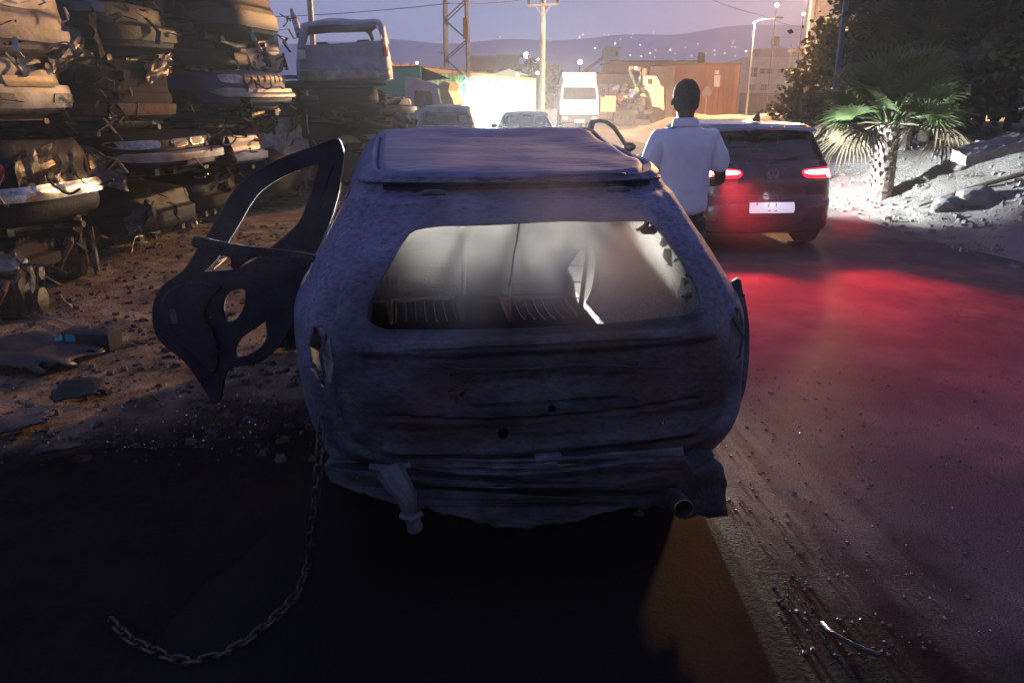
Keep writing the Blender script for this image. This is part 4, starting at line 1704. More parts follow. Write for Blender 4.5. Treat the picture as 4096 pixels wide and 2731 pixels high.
# its open driver door
DH = Vector((-.885, 3.02, 0))
th = R(48)
dirv = Vector((-math.sin(th), -math.cos(th), 0))
nrm = Vector((math.cos(th), -math.sin(th), 0))
DM = Matrix(((dirv.x, 0, nrm.x, DH.x), (dirv.y, 0, nrm.y, DH.y), (0, 1, 0, 0), (0, 0, 0, 1)))
dout = [(0, .30), (1.0, .30), (1.08, .42), (1.10, .70), (1.08, .98), (1.05, 1.15), (.99, 1.36), (.95, 1.415), (.80, 1.43), (.62, 1.41), (.42, 1.33), (.22, 1.18), (.05, 1.02), (.0, .96)]
dwin = [(.10, 1.02), (.24, 1.15), (.44, 1.30), (.63, 1.375), (.80, 1.39), (.90, 1.38), (.925, 1.34), (.97, 1.15), (.985, 1.01), (.3, .985)]
me = poly_mesh('driver_door', [dout, dwin], .04, DM, .004)
dd_ = link('driver_door', me, vwpaint, golf)
q = MB()
q.box(.08, .85, -.05, -.02, .42, .90, M=DM @ Matrix(((1, 0, 0, 0), (0, 0, 1, 0), (0, 1, 0, 0), (0, 0, 0, 1))), ch=.03)
q.obj('door_trim', blackp, dd_)
q = MB()
q.box(.10, .24, .02, .20, .98, 1.10, M=DM @ Matrix(((1, 0, 0, 0), (0, 0, 1, 0), (0, 1, 0, 0), (0, 0, 0, 1))), ch=.04)
q.obj('side_mirror', blackp, dd_)

# ================================================================== THE PERSON
def skinned(name, nodes, edges, m, parent, sub=2, root=0):
    me = bpy.data.meshes.new(name)
    me.from_pydata([n[0] for n in nodes], edges, [])
    o = link(name, me, m, parent)
    o.modifiers.new('skin', 'SKIN').use_smooth_shade = True
    sv = me.skin_vertices[0].data
    for i, n in enumerate(nodes):
        r = n[1]
        sv[i].radius = (r, r) if not isinstance(r, tuple) else r
        sv[i].use_root = (i == root)
    s_ = o.modifiers.new('subdivision', 'SUBSURF')
    s_.levels = sub
    s_.render_levels = sub
    return o


PM = (1.155, 5.12, 0)
man = empty('person', PM, R(6), 'person seen from behind in a pale blue polo shirt, looking ahead, forearms raised in front', 'person')
N = [((0, 0, .95), (.16, .12)), ((0, .0, 1.10), (.15, .11)), ((0, -.01, 1.28), (.18, .12)), ((0, -.01, 1.42), (.13, .09)), ((0, .0, 1.50), .058), ((0, .01, 1.56), .055),
     ((0, .03, 1.63), (.074, .088)), ((0, .035, 1.70), (.080, .095)), ((0, .03, 1.765), (.055, .068)),
     ((-.17, -.01, 1.42), .062), ((-.235, -.03, 1.28), .052), ((-.265, -.03, 1.14), .043), ((-.22, .12, 1.12), .038), ((-.14, .25, 1.16), .028),
     ((.17, -.01, 1.42), .062), ((.235, -.03, 1.28), .052), ((.265, -.02, 1.14), .043), ((.21, .13, 1.12), .038), ((.13, .26, 1.17), .028),
     ((-.09, 0, .86), .095), ((-.11, .02, .50), .062), ((-.12, -.02, .10), .042), ((-.13, .10, .05), .035),
     ((.09, 0, .86), .095), ((.11, .02, .50), .062), ((.12, -.02, .10), .042), ((.13, .10, .05), .035)]
E = [(0, 1), (1, 2), (2, 3), (3, 4), (4, 5), (5, 6), (6, 7), (7, 8), (3, 9), (9, 10), (10, 11), (11, 12), (12, 13), (3, 14), (14, 15), (15, 16), (16, 17), (17, 18),
     (0, 19), (19, 20), (20, 21), (21, 22), (0, 23), (23, 24), (24, 25), (25, 26)]
# hands: palm and five fingers, grown out of the wrist
def add_hand(wrist, sx):
    b = len(N)
    w = Vector(N[wrist][0])
    N.append((tuple(w + Vector((-sx * .03, .05, .02))), (.030, .016)))
    E.append((wrist, b))
    for k, (dx, L) in enumerate(((.028, .052), (.010, .060), (-.008, .056), (-.025, .044))):
        p0 = w + Vector((dx - sx * .035, .085, .025))
        a = len(N)
        N.append((tuple(p0), .0085))
        N.append((tuple(p0 + Vector((-sx * .010, L * .6, .012))), .008))
        N.append((tuple(p0 + Vector((-sx * .020, L * .8, .034))), .0065))
        E.extend([(b, a), (a, a + 1), (a + 1, a + 2)])
    a = len(N)
    N.append((tuple(w + Vector((-sx * .045, .055, .045))), .010))
    N.append((tuple(w + Vector((-sx * .050, .085, .065))), .008))
    E.extend([(b, a), (a, a + 1)])


add_hand(13, -1)
add_hand(18, 1)
skinned('body', N, E, skin, man)
# polo shirt
SN = [((0, 0, .90), (.205, .150)), ((0, 0, 1.00), (.200, .145)), ((0, -.01, 1.15), (.195, .135)), ((0, -.015, 1.30), (.205, .135)), ((0, -.01, 1.40), (.175, .115)), ((0, -.005, 1.47), (.115, .085)), ((0, 0, 1.505), (.085, .075)),
      ((-.175, -.01, 1.415), .080), ((-.225, -.025, 1.32), .078), ((-.262, -.03, 1.20), .078),
      ((.175, -.01, 1.415), .080), ((.225, -.025, 1.32), .078), ((.262, -.025, 1.19), .080)]
SE = [(0, 1), (1, 2), (2, 3), (3, 4), (4, 5), (5, 6), (4, 7), (7, 8), (8, 9), (4, 10), (10, 11), (11, 12)]
sh = skinned('polo_shirt', SN, SE, shirtm, man, sub=3)
tx = bpy.data.textures.new('cloth_folds', 'CLOUDS')
tx.noise_scale = 0.11
dm = sh.modifiers.new('folds', 'DISPLACE')
dm.texture = tx
dm.strength = 0.035
dm.mid_level = 0.5
q = MB()
q.lathe([(.078, 0), (.082, .02), (.086, .0), (.094, -.03), (.088, -.035), (.076, -.01)], 30, 0, Matrix.Translation((0, .005, 1.525)) @ Matrix.Rotation(R(-8), 4, 'X') @ Matrix.Diagonal((1, .95, 1, 1)))
q.obj('collar', shirtm, sh, smooth=True)
skinned('trousers', [((0, 0, 1.03), (.175, .135)), ((-.09, 0, .84), (.105, .115)), ((-.11, .01, .50), .082), ((-.12, -.01, .09), .075), ((.09, 0, .84), (.105, .115)), ((.11, .01, .50), .082), ((.12, -.01, .09), .075)],
        [(0, 1), (1, 2), (2, 3), (0, 4), (4, 5), (5, 6)], trouser, man)
for sx in (-1, 1):
    skinned('shoe', [((sx * .12, -.05, .05), .048), ((sx * .125, .06, .045), .045), ((sx * .135, .16, .035), .035)], [(0, 1), (1, 2)], blackp, man)
# short dark hair: a cap over the skull, cut out at face, ears and neck
bmh = bmesh.new()
bmesh.ops.create_icosphere(bmh, subdivisions=4, radius=1.0)
dele = []
for v in bmh.verts:
    c = v.co.copy()
    n1 = 1 + .045 * noise.noise(c * 4) + .03 * noise.noise(c * 13)
    sq = 1 + .10 * max(0, c.z) * (1 - abs(c.z))
    kk = math.sqrt(max(0, 1 - c.z ** 4)) / max(.05, math.sqrt(max(0, 1 - c.z ** 2))) if c.z < 0 else 1
    v.co = Vector((c.x * .086 * n1 * sq * kk, c.y * .102 * n1 * min(kk, 1.15) + .028, c.z * .112 * n1 + 1.688))
for f in bmh.faces:
    c = f.calc_center_median()
    if (c.y > .075 and c.z < 1.735) or c.z < 1.585 + .03 * noise.noise(c * 40) + .04 * (c.y > .03):
        dele.append(f)
bmesh.ops.delete(bmh, geom=dele, context='FACES')
hr = bm_obj('hair', bmh, hairm, man, smooth=True)
for sx in (-1, 1):
    q = MB()
    q.lathe([(.0, -.006), (.018, -.004), (.026, .004), (.022, .010), (.010, .006)], 18, 0, Matrix.Translation((sx * .080, .045, 1.655)) @ Matrix.Rotation(R(sx * 80), 4, 'Y') @ Matrix.Diagonal((1.1, .7, 1, 1)))
    q.obj('ear', skin, man, smooth=True)
bmn = bmesh.new()
bmesh.ops.create_icosphere(bmn, subdivisions=2, radius=1.0)
for v in bmn.verts:
    v.co = Vector((v.co.x * .014, v.co.y * .022 + .128, v.co.z * .024 + 1.655))
bm_obj('nose', bmn, skin, man, smooth=True)

# ================================================================== TWO CARS AHEAD WITH HEADLIGHTS
HEADL = glow('headlight_glass', (1.0, 0.97, 0.9), 25.0)


def head_extra(root, P, defo, lit=True):
    for sx in (-1, 1):
        quad = [(sx * .62 - .16, .60), (sx * .62 + .16, .60), (sx * .62 + .15, .74), (sx * .62 - .14, .72)]
        P('headlight', quad, 'front', HEADL if lit else clearlens, proud=.012, nu=8, nv=5, rd=.3)
    P('grille', [(-.40, .60), (.40, .60), (.38, .72), (-.38, .72)], 'front', blackp, proud=.006, nu=8, nv=4)
    P('number_plate', [(-.26, .38), (.26, .38), (.26, .49), (-.26, .49)], 'front', white_old, proud=.012, nu=6, nv=2, rd=.02)
    q = MB()
    q.box(-.11, .11, 2.62, 2.65, 1.24, 1.31, ch=.01)
    q.obj('rear_view_mirror', blackp, root)
    for sx in (-1, 1):
        q = MB()
        q.box(sx * .90 - .09, sx * .90 + .09, 2.95, 3.05, .98, 1.10, ch=.04)
        q.obj('side_mirror', blackp, root, smooth=True)


CA = place(0.36, 24.2, 0.0, 181)
carA = build_car('sedan_car', 'pale saloon facing the viewer with headlights on, in front of the green container', 'car', 'sedan', 4.4, .87, silver, CA, glass='all', extra=head_extra)


def tail_extra(root, P, defo):
    for sx in (-1, 1):
        q = [(sx * .74 - .11, .74), (sx * .74 + .10, .74), (sx * .72 + .10, .93), (sx * .74 - .09, .93)]
        P('tail_light', q, 'rear', redlens, proud=.012, nu=8, nv=5, rd=.2)
    P('number_plate', [(-.26, .50), (.26, .50), (.26, .61), (-.26, .61)], 'rear', white_old, proud=.012, nu=6, nv=2, rd=.02)


CB = place(-1.52, 17.6, 0.06, 3)
carB = build_car('hatchback_car', 'grey hatchback parked facing the glaring green container, its hatch towards the viewer', 'car', 'hatch', 4.0, .84, silver, CB, glass='all', extra=tail_extra, zs=1.07)

# ================================================================== SCRAPYARD STACKS ON THE LEFT
GRP_S = 'wrecked cars stacked along the left side'


def stack_car(label, kind, px, py, D, paint, face='front', rz=0.0, crush=0.35, zs=0.62, dent=0.09, seed=1, L=4.0, Wd=.82, rx=0.0, ry=0.0, wheels=(False, False), rear=None, front=None, glass=None, extra=None, zb=None, name='wrecked_car'):
    """its end (front or rear) stands at picture point px,py (lower outer corner), turned towards the road (+X)"""
    p = at(px, py, D)
    base = (p.z - 0.22 * zs - .04) if zb is None else zb
    if face == 'front':
        M = Matrix.Translation((p.x, p.y, base)) @ Matrix.Rotation(R(-90 + rz), 4, 'Z') @ Matrix.Rotation(R(rx), 4, 'X') @ Matrix.Rotation(R(ry), 4, 'Y') @ Matrix.Translation((0, -L, 0))
    else:
        M = Matrix.Translation((p.x, p.y, base)) @ Matrix.Rotation(R(90 + rz), 4, 'Z') @ Matrix.Rotation(R(rx), 4, 'X') @ Matrix.Rotation(R(ry), 4, 'Y')
    user = extra
    if crush > .08:
        crush = max(crush, .50)

    def extra(root, P, defo):
        r_ = random.Random(seed * 17)
        if user:
            user(root, P, defo)
        end = L if face == 'front' else 0.0
        sgn = 1 if face == 'front' else -1
        for k in range(5):
            x = r_.uniform(-Wd, Wd)
            z = r_.uniform(.25, .95)
            a = defo(Vector((x, end - sgn * .02, z)))
            pts = [a]
            for j_ in range(3):
                a = a + Vector((r_.uniform(-.16, .16), sgn * r_.uniform(-.02, .10), r_.uniform(-.14, .08)))
                pts.append(a)
            q = MB()
            if k % 2:
                q.tube([Vector(crom([tuple(p2) for p2 in pts], u / 10)) for u in range(11)], r_.uniform(.006, .014), 6)
            else:
                for p1, p2 in zip(pts[:-1], pts[1:]):
                    q.bar(p1, p2, r_.uniform(.02, .06), .006)
            q.obj('torn_strip', r_.choice((darkmetal, galv, soot, rust)), root)
        # bent loose panels jammed in at the end
        for k in range(2):
            m_ = r_.choice((darkp, soot, brownp, maroon, darkmetal))
            n_ = 9
            w_, h_ = r_.uniform(.25, .60), r_.uniform(.18, .42)
            a = defo(Vector((r_.uniform(-Wd, Wd), end - sgn * r_.uniform(.02, .16), r_.uniform(.25, 1.05))))
            Mr = Matrix.Translation(a) @ Matrix.Rotation(r_.uniform(-.7, .7), 4, 'Z') @ Matrix.Rotation(R(90) + r_.uniform(-.5, .5), 4, 'X') @ Matrix.Rotation(r_.uniform(-.4, .4), 4, 'Z')
            sd_ = Vector((r_.uniform(0, 99), 3, 1))
            vs = []
            for j_ in range(n_ + 1):
                for i_ in range(n_ + 1):
                    u, v = i_ / n_ - .5, j_ / n_ - .5
                    e_ = 1 - .35 * abs(noise.noise(Vector((u * 3, v * 3, 0)) + sd_)) * (abs(u) + abs(v))
                    vs.append(Mr @ Vector((u * w_ * e_, v * h_ * e_, .10 * (.5 - abs(noise.noise(Vector((u * 2.5, v * 2.5, 0)) + sd_))))))
            q = MB()
            q.add(vs, [(j_ * (n_ + 1) + i_, j_ * (n_ + 1) + i_ + 1, (j_ + 1) * (n_ + 1) + i_ + 1, (j_ + 1) * (n_ + 1) + i_) for j_ in range(n_) for i_ in range(n_)])
            o_ = q.obj('bent_panel', m_, root)
            sm_ = o_.modifiers.new('sheet', 'SOLIDIFY')
            sm_.thickness = .008
        # what hangs under the floor: rails, axle, exhaust, tank
        q = MB()
        e0, e1 = (.25, L - .2)
        for x in (-.45, .45):
            q.bar(defo(Vector((x, e0, .17))), defo(Vector((x, e1, .17))), .08, .07)
        for y_ in (.78, L - .82, end - sgn * .35):
            q.tube([defo(Vector((-Wd + .1, y_, .20))), defo(Vector((0, y_, .12))), defo(Vector((Wd - .1, y_, .20)))], .045, 8)
        q.tube([defo(Vector((.25, e0 - .2, .14))), defo(Vector((.28, 1.0, .10))), defo(Vector((.1, 2.2, .12))), defo(Vector((.15, e1, .14)))], .03, 8)
        q.obj('underbody', darkmetal, root, smooth=True)
        for y_ in (.78, L - .82):
            for sx in (-1, 1):
                if r_.random() < .55:
                    q = MB()
                    c_ = defo(Vector((sx * (Wd - .10), y_, .22)))
                    q.lathe([(.02, -.06), (.13, -.05), (.14, .02), (.05, .03), (.04, .09), (0, .09)], 18, 0, Matrix.Translation(c_) @ Matrix.Rotation(R(90 * sx), 4, 'Y'))
                    q.obj('wheel_hub', rust, root, smooth=True)
        for sx in (-1, 1):                      # empty lamp sockets
            if r_.random() < .6 and not (front or rear):
                P('lamp_socket', [(sx * .58 - .13, .60), (sx * .58 + .13, .60), (sx * .58 + .12, .72), (sx * .58 - .12, .72)], 'front' if face == 'front' else 'rear', soot, proud=.006, nu=6, nv=4, rd=.3)
    return build_car(name, label, 'wrecked car', kind, L, Wd, paint, M, crush=crush, zs=zs, dent=dent, seed=seed, glass=glass,
                     wheels=wheels, group=GRP_S, nrow=46, nt=132, rear=rear, front=front, extra=extra)


def lights_rear(z0, z1, m=redlens, w=.22, Wd=.82):
    return [('tail_light', [(s * (Wd - .12) - w / 2, z0), (s * (Wd - .12) + w / 2, z0), (s * (Wd - .12) + w / 2, z1), (s * (Wd - .12) - w / 2, z1)], m, dict(proud=.012, nu=8, nv=5, rd=.3)) for s in (-1, 1)]


def lights_front(z0, z1, m=clearlens, w=.30, Wd=.82):
    return [('headlight', [(s * (Wd - .20) - w / 2, z0), (s * (Wd - .20) + w / 2, z0), (s * (Wd - .20) + w / 2, z1), (s * (Wd - .20) - w / 2, z1)], m, dict(proud=.014, nu=8, nv=5, rd=.3)) for s in (-1, 1)]


def bumper(z0, z1, m, Wd=.82, proud=.05):
    return ('bumper', [(-Wd + .03, z0), (Wd - .03, z0), (Wd - .03, z1), (-Wd + .03, z1)], m, dict(proud=proud, nu=30, nv=5, thick=.05, rd=.1))


def plateq(z0, m=None, x=.26):
    return ('number_plate', [(-x, z0), (x, z0), (x, z0 + .11), (-x, z0 + .11)], m or white_old, dict(proud=.065, nu=8, nv=3, rd=.02))


yplate = mat('yellow_plate', (0.55, 0.42, 0.12), 0.5, 0, (0.38, 0.28, 0.10), 20)
# column A, at the left frame edge
stack_car('beige hatchback tail with a pale plate panel, top of the stack at the left edge', 'hatch', 118, 205, 6.9, beige, 'rear', rz=-8, crush=.8, zs=.95, dent=.05, seed=2,
          rear=[('plate_panel', [(-.42, .62), (.42, .62), (.40, .80), (-.40, .80)], white_old, dict(proud=.012, nu=10, nv=4, rd=.4)), bumper(.34, .46, beige)] + lights_rear(.62, .82, blackp, .18))
stack_car('white hatchback tail with yellow plate and pink lamp, at the left edge', 'hatch', 128, 468, 6.9, white_old, 'rear', rz=-6, crush=.20, zs=.72, dent=.05, seed=3,
          rear=lights_rear(.66, .92, mat('faded_lens', (0.42, 0.16, 0.12), 0.3, coat=.3), .26) + [bumper(.30, .58, white_old, proud=.07), ('number_plate', [(-.30, .56), (.30, .56), (.30, .68), (-.30, .68)], yplate, dict(proud=.085, nu=8, nv=3, rd=.02)),
                ('bumper_recess', [(-.62, .36), (-.22, .36), (-.25, .48), (-.60, .48)], blackp, dict(proud=.078, nu=6, nv=3)), ('bumper_recess', [(.22, .36), (.62, .36), (.60, .48), (.25, .48)], blackp, dict(proud=.078, nu=6, nv=3))])
stack_car('gutted dark hatchback with bright chrome bumper, low in the stack at the left edge', 'hatch', 258, 735, 6.7, darkp, 'rear', rz=-4, crush=.75, zs=.85, dent=.06, seed=4, zb=.42,
          rear=[bumper(.48, .62, chrome, proud=.06)] + lights_rear(.66, .86))
stack_car('crushed brown car underneath the leftmost stack, nearest the ground', 'sedan', 215, 960, 6.6, brownp, 'front', rz=3, crush=.12, zs=.48, dent=.10, seed=5, zb=.02)
# column B
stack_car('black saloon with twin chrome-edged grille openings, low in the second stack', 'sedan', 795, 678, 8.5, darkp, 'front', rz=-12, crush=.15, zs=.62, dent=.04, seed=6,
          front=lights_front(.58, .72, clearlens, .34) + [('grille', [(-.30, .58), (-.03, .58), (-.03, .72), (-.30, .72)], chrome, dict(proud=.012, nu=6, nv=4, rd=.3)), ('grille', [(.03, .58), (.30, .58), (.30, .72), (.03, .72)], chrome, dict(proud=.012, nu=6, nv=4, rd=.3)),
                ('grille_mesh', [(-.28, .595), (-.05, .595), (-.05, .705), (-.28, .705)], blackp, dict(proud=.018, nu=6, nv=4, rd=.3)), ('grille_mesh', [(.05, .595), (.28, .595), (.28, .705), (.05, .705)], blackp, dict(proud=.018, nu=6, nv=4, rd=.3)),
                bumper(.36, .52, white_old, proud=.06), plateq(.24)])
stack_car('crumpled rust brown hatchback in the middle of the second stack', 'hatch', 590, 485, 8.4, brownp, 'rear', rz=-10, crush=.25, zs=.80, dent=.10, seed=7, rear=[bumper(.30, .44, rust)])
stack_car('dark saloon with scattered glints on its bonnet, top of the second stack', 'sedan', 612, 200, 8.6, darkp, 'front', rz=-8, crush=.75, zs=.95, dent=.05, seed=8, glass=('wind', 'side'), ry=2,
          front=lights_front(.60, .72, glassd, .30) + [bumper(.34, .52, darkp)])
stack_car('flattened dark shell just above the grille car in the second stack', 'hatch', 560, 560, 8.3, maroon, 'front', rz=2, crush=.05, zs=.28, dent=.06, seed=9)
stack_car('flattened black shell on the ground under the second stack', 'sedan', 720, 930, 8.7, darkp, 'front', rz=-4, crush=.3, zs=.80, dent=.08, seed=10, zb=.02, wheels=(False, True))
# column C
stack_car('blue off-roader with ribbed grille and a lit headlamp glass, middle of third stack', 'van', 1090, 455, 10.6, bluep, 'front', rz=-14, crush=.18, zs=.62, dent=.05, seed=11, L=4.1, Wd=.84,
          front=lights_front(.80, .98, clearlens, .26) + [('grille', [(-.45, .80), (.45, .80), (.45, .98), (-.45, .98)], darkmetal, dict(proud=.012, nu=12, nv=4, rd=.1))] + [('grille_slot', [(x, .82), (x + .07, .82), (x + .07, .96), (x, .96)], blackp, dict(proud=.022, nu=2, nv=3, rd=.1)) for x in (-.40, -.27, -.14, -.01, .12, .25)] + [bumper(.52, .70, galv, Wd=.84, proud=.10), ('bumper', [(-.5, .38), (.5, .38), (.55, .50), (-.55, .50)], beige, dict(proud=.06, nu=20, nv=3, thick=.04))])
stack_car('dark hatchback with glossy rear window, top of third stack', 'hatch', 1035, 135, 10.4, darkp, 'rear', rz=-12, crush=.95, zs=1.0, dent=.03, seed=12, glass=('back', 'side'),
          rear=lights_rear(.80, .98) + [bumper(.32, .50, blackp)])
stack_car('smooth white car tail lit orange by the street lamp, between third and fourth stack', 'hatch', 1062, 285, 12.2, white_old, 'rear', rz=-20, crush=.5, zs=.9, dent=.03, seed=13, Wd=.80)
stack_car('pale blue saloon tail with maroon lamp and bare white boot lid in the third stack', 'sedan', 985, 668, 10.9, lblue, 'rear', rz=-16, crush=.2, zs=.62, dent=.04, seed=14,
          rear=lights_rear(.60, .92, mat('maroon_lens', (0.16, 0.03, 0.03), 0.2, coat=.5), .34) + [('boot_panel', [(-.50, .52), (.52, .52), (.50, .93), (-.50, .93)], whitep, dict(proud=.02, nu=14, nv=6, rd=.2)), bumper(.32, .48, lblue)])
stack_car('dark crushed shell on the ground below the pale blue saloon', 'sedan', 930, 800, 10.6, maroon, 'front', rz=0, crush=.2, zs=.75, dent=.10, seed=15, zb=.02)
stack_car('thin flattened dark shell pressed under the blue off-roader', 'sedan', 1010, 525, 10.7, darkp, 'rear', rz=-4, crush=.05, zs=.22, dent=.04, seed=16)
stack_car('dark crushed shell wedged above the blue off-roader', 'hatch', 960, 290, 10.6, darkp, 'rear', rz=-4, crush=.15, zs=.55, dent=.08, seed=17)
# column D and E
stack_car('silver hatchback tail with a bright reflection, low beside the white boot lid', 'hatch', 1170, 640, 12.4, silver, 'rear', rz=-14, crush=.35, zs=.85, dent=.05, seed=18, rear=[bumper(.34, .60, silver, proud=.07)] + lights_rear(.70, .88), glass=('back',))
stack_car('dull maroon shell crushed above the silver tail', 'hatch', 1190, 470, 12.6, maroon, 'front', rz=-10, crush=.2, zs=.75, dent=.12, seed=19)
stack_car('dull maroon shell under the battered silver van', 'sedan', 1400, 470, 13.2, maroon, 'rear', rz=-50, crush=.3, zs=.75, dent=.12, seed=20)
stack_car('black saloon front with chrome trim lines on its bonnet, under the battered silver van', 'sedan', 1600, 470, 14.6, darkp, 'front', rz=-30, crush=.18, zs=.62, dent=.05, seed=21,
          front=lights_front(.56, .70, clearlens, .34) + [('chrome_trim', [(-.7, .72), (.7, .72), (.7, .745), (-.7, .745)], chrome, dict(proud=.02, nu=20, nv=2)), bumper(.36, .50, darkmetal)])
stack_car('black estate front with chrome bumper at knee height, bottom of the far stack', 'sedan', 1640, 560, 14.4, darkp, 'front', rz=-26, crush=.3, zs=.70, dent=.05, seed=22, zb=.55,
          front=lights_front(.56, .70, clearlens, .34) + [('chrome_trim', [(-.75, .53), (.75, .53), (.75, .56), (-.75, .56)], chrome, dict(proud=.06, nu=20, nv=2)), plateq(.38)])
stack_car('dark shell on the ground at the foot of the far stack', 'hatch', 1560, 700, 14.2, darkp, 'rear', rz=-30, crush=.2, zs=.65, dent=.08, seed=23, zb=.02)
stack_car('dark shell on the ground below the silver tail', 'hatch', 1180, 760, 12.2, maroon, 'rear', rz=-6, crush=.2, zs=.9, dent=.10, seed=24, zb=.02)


# battered silver-blue van on top of the far stack, its tail towards the viewer
def van_extra(root, P, defo):
    P('bumper', [(-.76, .42), (.76, .42), (.76, .62), (-.76, .62)], 'rear', silver, proud=.08, nu=26, nv=6, thick=.05, rd=.1)
    for s in (-1, 1):
        P('tail_light', [(s * .74 - .09, .84), (s * .74 + .09, .84), (s * .74 + .09, 1.04), (s * .74 - .09, 1.04)], 'rear', whitep if s < 0 else redlens, proud=.012, nu=5, nv=5)
    q = MB()
    q.tube([defo(Vector(p)) for p in ((-.70, 1.9, 1.55), (-.74, 1.75, 1.9), (-.78, 1.68, 2.05), (-.80, 1.60, 1.85), (-.80, 1.2, 1.45))], [.045, .04, .03, .04, .05], 8)
    q.obj('bent_pillar', silver, root, smooth=True)


p = at(1395, 335, 13.2)
vanM = Matrix.Translation((p.x, p.y, p.z - .30)) @ Matrix.Rotation(R(14), 4, 'Z') @ Matrix.Rotation(R(-3), 4, 'Y')
build_car('wrecked_van', 'battered silver blue van with buckled roof and empty rear window, on top of a stack', 'wrecked van', 'van', 4.0, .84, mat('faded_silver_blue', (0.15, 0.18, 0.29), .5, .2, (0.24, 0.26, 0.34), 4, .2, 25), vanM,
          crush=.86, zs=.80, dent=.13, seed=31, wheels=(False, False), nrow=44, nt=120, extra=van_extra)

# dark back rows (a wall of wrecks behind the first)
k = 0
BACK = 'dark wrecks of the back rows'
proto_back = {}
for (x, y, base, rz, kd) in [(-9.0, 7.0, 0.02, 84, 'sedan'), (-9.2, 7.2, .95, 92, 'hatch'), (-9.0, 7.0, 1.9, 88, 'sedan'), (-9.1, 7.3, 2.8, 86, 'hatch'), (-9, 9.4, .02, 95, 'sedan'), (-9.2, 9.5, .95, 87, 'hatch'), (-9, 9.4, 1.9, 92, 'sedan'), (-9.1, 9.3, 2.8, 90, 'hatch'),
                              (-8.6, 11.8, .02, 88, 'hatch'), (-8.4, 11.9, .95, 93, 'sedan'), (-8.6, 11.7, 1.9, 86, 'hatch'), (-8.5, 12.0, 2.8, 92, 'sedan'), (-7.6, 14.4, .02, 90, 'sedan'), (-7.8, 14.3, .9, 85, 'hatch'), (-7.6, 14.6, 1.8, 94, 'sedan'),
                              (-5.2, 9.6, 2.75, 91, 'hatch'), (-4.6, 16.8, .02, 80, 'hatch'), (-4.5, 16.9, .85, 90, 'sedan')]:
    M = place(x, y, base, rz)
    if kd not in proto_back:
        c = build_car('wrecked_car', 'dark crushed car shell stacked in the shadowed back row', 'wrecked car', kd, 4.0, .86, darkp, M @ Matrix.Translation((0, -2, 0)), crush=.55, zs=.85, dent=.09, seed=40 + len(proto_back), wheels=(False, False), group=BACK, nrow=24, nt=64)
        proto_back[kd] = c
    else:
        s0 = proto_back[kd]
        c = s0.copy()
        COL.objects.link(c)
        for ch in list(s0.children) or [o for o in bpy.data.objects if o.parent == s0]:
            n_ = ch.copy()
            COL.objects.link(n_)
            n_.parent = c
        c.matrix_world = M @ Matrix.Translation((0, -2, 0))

# ================================================================== LOOSE SCRAP ON THE YARD GROUND
def thing(name, label, cat, loc, rz=0, group=None, rot=None):
    return empty(name, loc, R(rz), label, cat, group, rot=rot)


def engine(name, label, loc, rz, s=1.0, seed=1, tilt=0):
    t = thing(name, label, 'engine', loc)
    t.rotation_euler = (R(tilt), 0, R(rz))
    t.scale = (s, s, s)
    r_ = random.Random(seed)
    q = MB()
    q.box(-.25, .25, -.18, .18, .05, .40, ch=.03)
    for k in range(4):
        q.box(-.22 + k * .115, -.15 + k * .115, -.20, .20, .10, .34, ch=.01)
    q.box(-.20, .20, -.14, .14, 0, .10, ch=.04)
    q.obj('block', mat('greasy_block', (0.10, 0.085, 0.07), .35, .7, (0.04, 0.03, 0.025), 14, .5, 40), t, smooth=True)
    q = MB()
    q.box(-.26, .26, -.13, .13, .40, .50, ch=.035)
    for k in range(4):
        q.tube([(-.19 + k * .125, .06, .49), (-.19 + k * .125, .06, .53)], .022, 10)
    q.obj('cylinder_head', alu, t, smooth=True)
    q = MB()
    M = Matrix.Translation((.29, 0, .14)) @ Matrix.Rotation(R(90), 4, 'Y')
    q.lathe([(.0, 0), (.05, 0), (.09, .012), (.10, .0), (.10, .035), (.05, .04), (0, .04)], 22, 0, M)
    M = Matrix.Translation((.29, .12, .32)) @ Matrix.Rotation(R(90), 4, 'Y')
    q.lathe([(.0, 0), (.05, 0), (.055, .03), (0, .03)], 18, 0, M)
    q.obj('pulley', darkmetal, t, smooth=True)
    q = MB()
    q.tube([(.30, -.10, .14), (.31, -.02, .25), (.30, .12, .37), (.31, .19, .32), (.31, .16, .27), (.30, .05, .10), (.30, -.06, .04), (.30, -.10, .14)], .010, 6)
    q.obj('belt', rubber, t, smooth=True)
    for k in range(4):
        q = MB()
        x0 = -.19 + k * .125
        q.tube([(x0, -.16, .38), (x0 + .01, -.27, .36), (x0 * .7, -.31, .26), (x0 * .4, -.30, .16)], [.022, .022, .022, .026], 10)
        q.obj('manifold_pipe', rust if k % 2 else alu, t, smooth=True)
    for k in range(3):
        q = MB()
        a = Vector((r_.uniform(-.2, .25), r_.uniform(.0, .2), .5))
        pts = [a]
        for j_ in range(4):
            a = a + Vector((r_.uniform(-.05, .16), r_.uniform(-.12, .12), r_.uniform(-.16, .12)))
            a.z = max(a.z, .03)
            pts.append(a)
        pts = [Vector(crom([tuple(p_) for p_ in pts], u / 16)) for u in range(17)]
        q.tube(pts, r_.choice((.012, .018, .010)), 8)
        q.obj('hose', rubber, t, smooth=True)
    return t


engine('engine', 'greasy car engine with curved hoses and a belt, nearest the left edge', gnd(215, 1120), 25, 1.25, 1, tilt=6)
engine('engine', 'engine block lying behind the coil spring strut', gnd(470, 950), -30, 1.0, 2)
engine('engine', 'tipped engine in the dark under the grille car', gnd(650, 900), 70, .95, 3, tilt=-20)
engine('engine', 'half lit engine cut by the left picture edge, below the others', gnd(20, 1265), 10, 1.0, 4, tilt=14)

